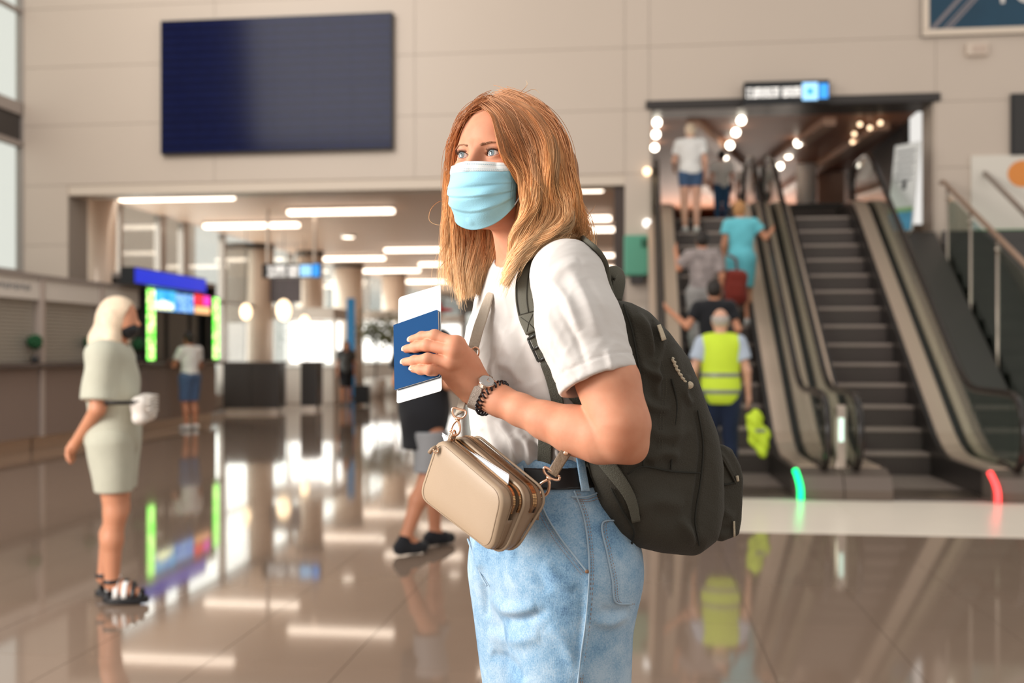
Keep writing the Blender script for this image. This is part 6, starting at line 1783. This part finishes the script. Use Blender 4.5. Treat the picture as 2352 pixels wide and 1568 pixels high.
def loop_tube(prof, inset, c, r, m, name, sel=None, n=6):
    P = np.asarray(prof); t = np.roll(P, -1, 0) - np.roll(P, 1, 0); nr = np.stack([t[:, 1], -t[:, 0]], 1); nr /= np.linalg.norm(nr, axis=1, keepdims=True); nr *= np.sign(((P - P.mean(0)) * nr).sum())
    Q = P - nr * inset; idx = range(len(P)) if sel is None else sel
    return hang(MB().tube([bw_(*Q[k], c) for k in idx], r, n, closed=sel is None).build(name, m, None, True), bag), Q
def gusset(prof, inset, c0, c1, name, m, sel):
    P = np.asarray(prof); t = np.roll(P, -1, 0) - np.roll(P, 1, 0); nr = np.stack([t[:, 1], -t[:, 0]], 1); nr /= np.linalg.norm(nr, axis=1, keepdims=True); nr *= np.sign(((P - P.mean(0)) * nr).sum())
    Q = P - nr * inset; G = [[bw_(*Q[k], c) for c in np.linspace(c0, c1, 4)] for k in sel]
    return hang(grid_mesh(G, name, m, None, thick=.001), bag)
osel = list(range(38, 90)) + [0, 1]
gusset(FRS, .0004, .014, .036, 'gusset', M_leather_d, osel)
loop_tube(MS, .000, .0335, .0026, M_leather, 'piping'); loop_tube(MS, .000, .0745, .0024, M_leather, 'piping')
loop_tube(FRS, -.0004, .0165, .0010, M_leather_d, 'pocket_edge')
top = [k for k in range(0, 40)]
# stitching round the pocket face
_, Q = loop_tube(ctr + (FRS - ctr) * .92, .0, -.0026, .0003, M_leather_d, 'stitch_groove')
st = MB()
for k in range(0, 90, 1):
    a, b = Q[k], Q[(k + 1) % 90]
    for f in (.1, .6): st.tube([bw_(*(a + (b - a) * f), -.0029), bw_(*(a + (b - a) * (f + .3)), -.0029)], .00042, 4)
hang(tag(st.build('stitching', mat('taupe_thread', (.50, .38, .27), .8), None), kind='stuff'), bag)
M_brass = mat('brass_teeth', (.62, .36, .17), .25, metal=1.0); M_tape = mat('zip_tape_brown', (.16, .085, .045), .8)
def zipper(prof, inset, c, sel, flip=1):
    P = np.asarray(prof); t = np.roll(P, -1, 0) - np.roll(P, 1, 0); nr = np.stack([t[:, 1], -t[:, 0]], 1); nr /= np.linalg.norm(nr, axis=1, keepdims=True); nr *= np.sign(((P - P.mean(0)) * nr).sum())
    Q = (P - nr * inset)[sel]; L = np.concatenate([[0], np.cumsum(np.linalg.norm(np.diff(Q, axis=0), axis=1))]); N_ = int(L[-1] / .0023)
    hang(MB().tube([bw_(*q, c) for q in Q], 1, 8, flat=(.0035, .0007), up=[B2] * len(Q)).build('zip_tape', M_tape, None, True), bag)
    z = MB()
    for s in np.linspace(0, L[-1], N_):
        q = np.array([np.interp(s, L, Q[:, 0]), np.interp(s, L, Q[:, 1])]); k = min(int(np.searchsorted(L, s)), len(Q) - 1); tg = Q[k] - Q[k - 1] if k else Q[1] - Q[0]; tg = tg / np.linalg.norm(tg); n2 = np.array([tg[1], -tg[0]])
        z.obox(bw_(*q, c + flip * .0015), (B1 * tg[0] + B2 * tg[1]) * .00075, (B1 * n2[0] + B2 * n2[1]) * .0012, B3 * .0022)
    hang(tag(z.build('zip_teeth', M_brass, None), kind='stuff'), bag)
# outline index of the top and right runs
ang = [(k, FRS[k]) for k in range(90)]
zsel = list(range(3, 37))
zipper(FRS, -.0012, .0185, zsel); zipper(MS, .0030, .0300, zsel, -1)
hang(MB().tube([bw_(*(q + (q - ctr) / np.linalg.norm(q - ctr) * .0004), .0535) for q in MS[zsel]], 1, 8, flat=(.0052, .0012), up=[B2] * len(zsel)).build('zip_gap_strip', M_hole, None, True), bag)  # dark strip laid on the closed shell, imitates the shaded zip gap
zipper(MS, -.0022, .0500, zsel); zipper(MS, -.0022, .0565, zsel, -1)
# papers in the open pocket
pr = root_at('paper_sheets', 'folded white papers sticking out of the taupe bag', 'papers', bw_(0, .05, .026))
for i, (c, dv) in enumerate(((.0245, 0), (.0262, 3), (.0280, -3))):
    q = [rayb(u, v + dv, c) for u, v in ((1016, 996), (1169, 1092), (1164, 1140), (1110, 1120), (1040, 1050))]
    hang(MB().prism([bw_(*(p), c) for p in q], B3 * .0006).build('sheet', mat('paper_white', (.82, .82, .84), .7), None, fix=True), pr)
# end tabs, rings, swivel clasps, straps
def ring_(c, a, b, ra, rb, r, name='ring', m=M_gold, n=28, t0=0, t1=2 * math.pi):
    closed = abs(t1 - t0 - 2 * math.pi) < 1e-6
    pts = [c + a * (ra * math.cos(t)) + b * (rb * math.sin(t)) for t in np.linspace(t0, t1, n, endpoint=not closed)]
    return hang(MB().tube(pts, r, 8, closed=closed).build(name, m, None, True), bag)
rt = [C(1226, 1192, 1.662), C(1229, 1165, 1.658), C(1236, 1140, 1.655), C(1241, 1128, 1.655)]
hang(MB().tube(spline(rt, 12), 1, 12, flat=(.0085, .0018), up=(-.2, -1, 0)).build('end_tab', M_leather_d, None, True), bag)
hang(MB().tube([C(1222, 1198, 1.664), C(1221, 1170, 1.66), C(1224, 1160, 1.66)], .0035, 8).build('tab_edge', M_hole, None, True), bag)
def clasp(p_bag, p_mid, p_strap, wv, dref, sc=1.0):
    """ring - hook - swivel - D-ring along a line"""
    p0, p1, p2 = map(np.array, (p_bag, p_mid, p_strap)); ax_ = (p1 - p0) / np.linalg.norm(p1 - p0); sd = np.array(wv, float); sd -= ax_ * (sd @ ax_); sd /= np.linalg.norm(sd)
    L = np.linalg.norm(p1 - p0)
    ring_(p0, ax_, np.cross(ax_, sd), .0075 * sc, .0065 * sc, .0014 * sc, 'bag_ring')
    # hook: elongated loop, one side heavier, with a gate
    h = [p0 + ax_ * L * .95, p0 + ax_ * L * .75 + sd * .0045 * sc, p0 + ax_ * L * .4 + sd * .0075 * sc, p0 + ax_ * L * .12 + sd * .0055 * sc, p0 + ax_ * L * .02 - sd * .0005, p0 + ax_ * L * .14 - sd * .0058 * sc]
    hang(MB().tube(spline(h, 28), .0019 * sc, 8).build('clasp_hook', M_gold, None, True), bag)
    g = [p0 + ax_ * L * .92 - sd * .0005, p0 + ax_ * L * .6 - sd * .0045 * sc, p0 + ax_ * L * .14 - sd * .0058 * sc]
    hang(MB().tube(spline(g, 14), .0017 * sc, 8).build('clasp_gate', M_gold, None, True), bag)
    hang(MB().tube([p1 - ax_ * .002, p1 + ax_ * .003], .0038 * sc, 12).build('swivel', M_gold, None, True), bag)
    m = np.array(p2) ; a2 = m - p1; l2 = np.linalg.norm(a2); a2 /= l2
    s2 = np.array(wv, float); s2 -= a2 * (s2 @ a2); s2 /= np.linalg.norm(s2)
    d = [m + s2 * .0095 * sc, m + s2 * .0105 * sc - a2 * l2 * .4, p1 + a2 * .003 + s2 * .006 * sc, p1 + a2 * .002, p1 + a2 * .003 - s2 * .006 * sc, m - s2 * .0105 * sc - a2 * l2 * .4, m - s2 * .0095 * sc]
    hang(MB().tube(spline(d + [d[0]], 34), .0016 * sc, 8).build('strap_ring', M_gold, None, True), bag)
clasp(C(1236, 1138, 1.640), C(1261, 1098, 1.632), C(1270, 1084, 1.630), (.9, -.15, -.42), 0, 1.35)
clasp(C(1041, 1000, 1.700), C(1051, 962, 1.700), C(1056, 940, 1.700), (.9, -.3, .25), 0, 1.15)
hang(MB().tube([C(1036, 1012, 1.712), C(1040, 1000, 1.706)], .006, 8).build('end_tab', M_leather_d, None, True), bag)
zp = [C(1002, 1026, 1.698), C(992, 1032, 1.700), C(986, 1040, 1.702)]
hang(MB().tube(zp, .0035, 8).build('zip_pull', M_leather_d, None, True), bag); ring_(C(1001, 1034, 1.697), np.array([1., 0, 0]), np.array([0, 0, 1.]), .004, .004, .0011, 'zip_ring')
M_bstrap = mat('taupe_strap', (.46, .39, .31), .6, bump=(200, .2)); M_tab = mat('brown_strap_end', (.175, .115, .070), .5, bump=(200, .2))
sl2 = [C(1268, 1089, 1.630), C(1282, 1066, 1.628), C(1300, 1038, 1.632), C(1320, 1010, 1.652), C(1350, 960, 1.70), C(1385, 900, 1.74)]
hang(MB().tube(spline(sl2, 30), 1, 12, flat=(.0088, .0020), up=(-.25, -1, .1)).build('strap_end', M_tab, None, True), bag)
hang(MB().lathe([(.0, 0), (.0042, 0), (.0042, .0012), (.003, .0022), (0, .0024)], n=18).build('rivet', M_gold, None, True), bag)
rv_ = [o for o in COL.objects if o.name.startswith("rivet")][-1]
rv_.location = Vector(C(1300, 1040, 1.629)) - Vector(bag['_b']); rv_.rotation_euler = Vector((-.25, -1, .1)).to_track_quat('Z', 'Y').to_euler()
fs_ = [C(1054, 950, 1.706), C(1060, 930, 1.735), C(1068, 895, 1.778), C(1078, 850, 1.795), C(1084, 820, 1.797), C(1087, 800, 1.797), C(1098, 758, 1.797), C(1109, 725, 1.802), C(1121, 688, 1.822), C(1132, 660, 1.86), C(1150, 645, 1.93)]
hang(MB().tube(spline(fs_[:6], 26), 1, 12, flat=(.0082, .0017), up=(-.35, -1, .05)).build('strap', M_bstrap, None, True), bag)
hang(MB().tube(spline(fs_[5:], 30), 1, 12, flat=(.0110, .0018), up=(-.55, -.8, .1)).build('strap', M_bstrap, None, True), bag)
ring_(C(1089, 812, 1.79), np.array([.9, -.3, .2]) / 1.0, np.array([.15, -.1, 1.]), .0095, .011, .0015, 'slider_ring')
# ------------------------------------------------------------------ her hair: soft under-volume plus strands
def hair_mat():
    m = bpy.data.materials.new('copper_blonde_hair'); m.use_nodes = True; nt = m.node_tree; nt.nodes.clear(); L = nt.links.new
    out = nt.nodes.new('ShaderNodeOutputMaterial'); p = nt.nodes.new('ShaderNodeBsdfPrincipled'); hi = nt.nodes.new('ShaderNodeHairInfo')
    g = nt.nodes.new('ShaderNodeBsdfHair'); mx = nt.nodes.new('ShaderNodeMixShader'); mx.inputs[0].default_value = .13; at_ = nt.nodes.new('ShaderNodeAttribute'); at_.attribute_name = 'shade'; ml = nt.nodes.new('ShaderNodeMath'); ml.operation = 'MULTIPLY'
    cr = nt.nodes.new('ShaderNodeValToRGB'); e = cr.color_ramp.elements
    e[0].position = 0; e[0].color = (.31, .088, .019, 1); e[1].position = 1; e[1].color = (1.0, .72, .43, 1)
    for q, c in ((.34, (.40, .130, .032, 1)), (.60, (.68, .33, .115, 1))): e.new(q).color = c
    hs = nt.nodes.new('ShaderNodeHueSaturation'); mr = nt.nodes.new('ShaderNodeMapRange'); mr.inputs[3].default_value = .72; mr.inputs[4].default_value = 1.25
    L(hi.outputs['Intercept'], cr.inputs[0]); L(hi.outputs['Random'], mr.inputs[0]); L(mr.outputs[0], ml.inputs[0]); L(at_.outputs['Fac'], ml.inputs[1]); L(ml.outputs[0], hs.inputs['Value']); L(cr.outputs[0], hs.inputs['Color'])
    L(hs.outputs[0], p.inputs['Base Color']); p.inputs['Roughness'].default_value = .42; p.inputs['Specular IOR Level'].default_value = .35
    g.inputs['Color'].default_value = (.95, .62, .36, 1); g.inputs['RoughnessU'].default_value = .22; g.inputs['RoughnessV'].default_value = .6
    L(p.outputs[0], mx.inputs[1]); L(g.outputs[0], mx.inputs[2]); L(mx.outputs[0], out.inputs[0]); return m
def hair_vol(P):
    Q = hl(P)
    d = s_ell(Q, (0, .016, .028), (.0875, .106, .092))
    d = smin(d, s_ell(Q, (0, .046, -.045), (.078, .056, .085)), .04)
    near = s_chain(P, [C(1228, 300, 1.790), C(1258, 390, 1.770), C(1272, 470, 1.765), C(1266, 525, 1.765)], [.048, .052, .050, .030], .03)
    near = smin(near, s_chain(P, [C(1222, 480, 1.745), C(1200, 556, 1.740), C(1176, 618, 1.750)], [.034, .026, .014], .03), .03)
    near = smin(near, s_chain(P, [C(1272, 400, 1.83), C(1290, 500, 1.835), C(1312, 552, 1.83)], [.040, .036, .020], .03), .04)
    d = smin(d, near, .03)
    d = smax(d, -s_ell(Q, (-.006, -.104, -.050), (.057, .060, .108)), .012)
    far = s_chain(P, [C(1068, 380, 1.850), C(1060, 470, 1.880), C(1068, 560, 1.90), C(1085, 640, 1.905)], [.022, .028, .034, .022], .03)
    far = smin(far, s_chain(P, [C(1110, 520, 1.90), C(1120, 600, 1.91), C(1120, 650, 1.91)], [.030, .030, .018], .03), .03)
    return smin(d, far, .012)
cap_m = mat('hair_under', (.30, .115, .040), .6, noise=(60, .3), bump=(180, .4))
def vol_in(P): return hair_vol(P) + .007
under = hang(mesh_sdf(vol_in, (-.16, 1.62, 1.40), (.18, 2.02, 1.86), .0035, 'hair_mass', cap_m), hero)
NP = 30
NEARG = [
 [(1108, 243), (1128, 268), (1138, 306), (1153, 348), (1174, 388), (1192, 428), (1206, 466), (1206, 505), (1182, 545), (1168, 590), (1158, 640)],
 [(1114, 238), (1148, 262), (1168, 305), (1190, 350), (1206, 392), (1222, 430), (1234, 470), (1222, 515), (1196, 556), (1176, 605), (1158, 660)],
 [(1126, 230), (1176, 256), (1206, 302), (1222, 350), (1234, 396), (1246, 436), (1256, 476), (1240, 522), (1214, 562), (1190, 602), (1168, 648)],
 [(1134, 225), (1198, 250), (1236, 300), (1252, 352), (1260, 402), (1270, 446), (1280, 488), (1262, 526), (1236, 554), (1206, 586), (1182, 622)],
 [(1142, 221), (1218, 246), (1262, 300), (1278, 356), (1284, 408), (1294, 454), (1304, 498), (1296, 522), (1276, 540), (1248, 554), (1216, 578)],
 [(1152, 218), (1234, 242), (1282, 302), (1298, 364), (1306, 420), (1316, 468), (1328, 508), (1330, 532), (1320, 546), (1298, 550), (1262, 553)],
 [(1160, 216), (1244, 242), (1292, 312), (1308, 376), (1318, 434), (1332, 484), (1345, 524), (1350, 556), (1346, 582), (1340, 590), (1332, 600)]]
FARG = [
 [(1126, 225, 1.80), (1092, 240, 1.80), (1062, 272, 1.805), (1044, 315, 1.81), (1035, 350, 1.82), (1030, 400, 1.85), (1030, 470, 1.875), (1026, 540, 1.885), (1020, 600, 1.888), (1022, 650, 1.888)],
 [(1116, 236, 1.79), (1082, 254, 1.795), (1056, 292, 1.80), (1041, 345, 1.83), (1036, 420, 1.86), (1044, 490, 1.870), (1048, 560, 1.875), (1050, 625, 1.880), (1058, 690, 1.88)],
 [(1112, 243, 1.795), (1090, 260, 1.81), (1072, 310, 1.83), (1068, 380, 1.85), (1072, 460, 1.868), (1080, 530, 1.872), (1078, 590, 1.875), (1082, 640, 1.88), (1090, 685, 1.88)],
 [(1114, 243, 1.80), (1096, 270, 1.82), (1084, 340, 1.845), (1086, 420, 1.865), (1098, 490, 1.878), (1108, 545, 1.88), (1108, 600, 1.882), (1108, 645, 1.885), (1116, 676, 1.885)],
 [(1116, 243, 1.81), (1104, 290, 1.83), (1104, 370, 1.855), (1112, 450, 1.872), (1126, 510, 1.885), (1138, 560, 1.885), (1140, 610, 1.888), (1138, 648, 1.89), (1140, 668, 1.89)]]
def hv2(P): return np.minimum(hair_vol(P), gate(P, HO_, .16, lambda Q: head_sdf(hl(Q))) - .0055)
def near3(g):
    q = spline(np.array(g, float), NP); pts = []; dl = None
    for (u, v) in q:
        p = trace(hv2, u, v)
        if p[1] > 2.2:
            # just outside the silhouette: closest approach keeps the depth of the outline
            p = C(u, v, dl if dl else 1.80)
        dl = p[1]; pts.append(p)
    pts = np.array(pts); y = pts[:, 1].copy()
    for _ in range(6): y[1:-1] = (y[:-2] + 2 * y[1:-1] + y[2:]) / 4
    return np.array([C(u, v, d) for (u, v), d in zip(q, y)])
GN = np.array([near3(g) for g in NEARG]); GF = []
for gi_, g in enumerate(FARG):
    q = spline(np.array(g, float), NP); y = q[:, 2].copy()
    for i_ in range(NP if gi_ < 2 else 0):
        p = trace(hv2, q[i_, 0], q[i_, 1])
        if p[1] < y[i_]: y[i_] = p[1] if i_ < 14 else max(p[1], y[i_] - .02)
    for _ in range(4): y[1:-1] = (y[:-2] + 2 * y[1:-1] + y[2:]) / 4
    GF.append([C(u, v, d) for (u, v), d in zip(q[:, :2], y)])
GF = np.array(GF)
hr = np.random.default_rng(11)
SHADE = []
def strands(G, N, ncl, spread, deep, wave, frizz, lenvar=.12):
    ng = len(G); cc = hr.uniform(0, ng - 1, ncl); cc[:ncl // 12] = hr.uniform(0, .12, ncl // 12); cph = cc * 1.3 + hr.normal(0, .55, ncl); cam_ = hr.uniform(.5, 1.3, ncl); cdp = hr.uniform(-.35, 1, ncl)
    k = hr.integers(0, ncl, N); off = hr.normal(0, spread, N); s = np.linspace(0, 1, NP)
    al = np.clip(cc[k][:, None] + off[:, None] * (1.5 - .95 * s[None]), 0, ng - 1.001)
    # the first and last locks keep a crisp edge
    i = al.astype(int); f = (al - i)[..., None]; j = np.arange(NP)[None]
    P = G[i, j] * (1 - f) + G[np.minimum(i + 1, ng - 1), j] * f
    ln = 1 - hr.uniform(0, lenvar, N) ** 1.0
    # shorten by re-sampling
    t = s[None] * ln[:, None] * (NP - 1); a = np.minimum(t.astype(int), NP - 2); w = (t - a)[..., None]; r = np.arange(N)[:, None]
    P = P[r, a] * (1 - w) + P[r, a + 1] * w
    dp = np.clip(cdp[k] * .6 + hr.uniform(-.5, .6, N), -.6, 1) * deep
    T = np.gradient(P, axis=1); T /= np.maximum(np.linalg.norm(T, axis=2, keepdims=True), 1e-6)
    view = P - np.array([0, 0, CAM_H]); view /= np.linalg.norm(view, axis=2, keepdims=True); sd = np.cross(T, view)
    env = np.clip((s - .18) / .35, 0, 1)[None]
    P = P + view * (dp[:, None] * (.15 + .85 * np.clip(s * 3, 0, 1))[None])[..., None]
    ph = cph[k][:, None] + hr.normal(0, .25, N)[:, None]
    P = P + sd * (wave * cam_[k][:, None] * env * np.sin(6.28 * 2.3 * s[None] + ph))[..., None] + view * (wave * .9 * cam_[k][:, None] * env * np.cos(6.28 * 2.3 * s[None] + ph))[..., None]
    fz = hr.normal(0, frizz, (N, 1, 3)) * (s[None, :, None] ** 1.6) + hr.normal(0, frizz * .35, (N, 5, 3)).repeat(NP // 5, 1)[:, :NP] * s[None, :, None]
    sh = np.clip(1.0 + .28 * np.sin(cc * 9.0) + hr.normal(0, .22, ncl), .42, 1.5)[k] * np.where(dp > deep * .35, .72, 1.0)  # tone varies per lock; deeper strands darkened in colour to imitate occlusion
    SHADE.append(sh); return P + fz
S1 = strands(GN, 17000, 100, .11, .014, .0085, .0012)
S2 = strands(GF, 8000, 50, .12, .014, .0060, .0015, .18)
# loose flyaways
fl = []
for poly in ([(1040, 470), (1012, 462), (990, 480), (986, 505), (1003, 516), (1022, 514)], [(1036, 440), (1024, 425), (1030, 412)], [(1250, 262), (1262, 285), (1278, 300), (1268, 292)], [(1300, 330), (1312, 380), (1322, 430)], [(1200, 216), (1225, 205), (1240, 214)],
             [(1190, 218), (1210, 196), (1208, 184)], [(1345, 500), (1362, 480), (1368, 470)], [(1350, 560), (1364, 540), (1358, 520)], [(1022, 600), (1008, 620), (1004, 660)], [(1024, 560), (1010, 590), (1012, 640)], [(1120, 222), (1132, 212), (1152, 208)],
             [(1225, 300), (1255, 330), (1268, 345), (1282, 338)], [(1050, 560), (1034, 610), (1028, 668)], [(1335, 470), (1352, 492), (1360, 530)]):
    q = spline(np.array(poly, float), NP); d0 = 1.78 if poly[0][0] > 1100 else 1.86; fl.append([C(u, v, d0) for u, v in q])
fl = np.array(fl)
base = np.concatenate([GN[-2:][hr.integers(0, 2, 260)], GN[1:][hr.integers(0, len(GN) - 1, 200)], GF[:2][hr.integers(0, 2, 160)]])
b2 = base + hr.normal(0, .006, (len(base), 1, 3)) * np.linspace(.2, 1, NP)[None, :, None] + (hr.normal(0, .005, (len(base), 6, 3)).repeat(5, 1))[:, :NP]
for _ in range(4): b2[:, 1:-1] = (b2[:, :-2] + 2 * b2[:, 1:-1] + b2[:, 2:]) / 4
ALL = np.concatenate([S1, S2, fl, b2]) - np.array(hero['_b'])
def hair_object(pts, name, m, parent, r0, r1):
    n, k = pts.shape[:2]; hc = bpy.data.hair_curves.new(name); hc.add_curves([k] * n)
    hc.attributes['position'].data.foreach_set('vector', np.ascontiguousarray(pts, np.float32).ravel())
    rad = hc.attributes.get('radius') or hc.attributes.new('radius', 'FLOAT', 'POINT')
    prof = r0 + (r1 - r0) * np.linspace(0, 1, k) ** 2
    rad.data.foreach_set('value', np.tile(prof, n).astype(np.float32))
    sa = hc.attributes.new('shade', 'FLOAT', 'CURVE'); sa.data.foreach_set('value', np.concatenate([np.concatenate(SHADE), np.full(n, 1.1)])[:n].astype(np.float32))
    hc.materials.append(m); o = bpy.data.objects.new(name, hc); COL.objects.link(o); o.parent = parent; return o
tag(hair_object(ALL, 'hair', hair_mat(), hero, .00042, .00016), kind='stuff')
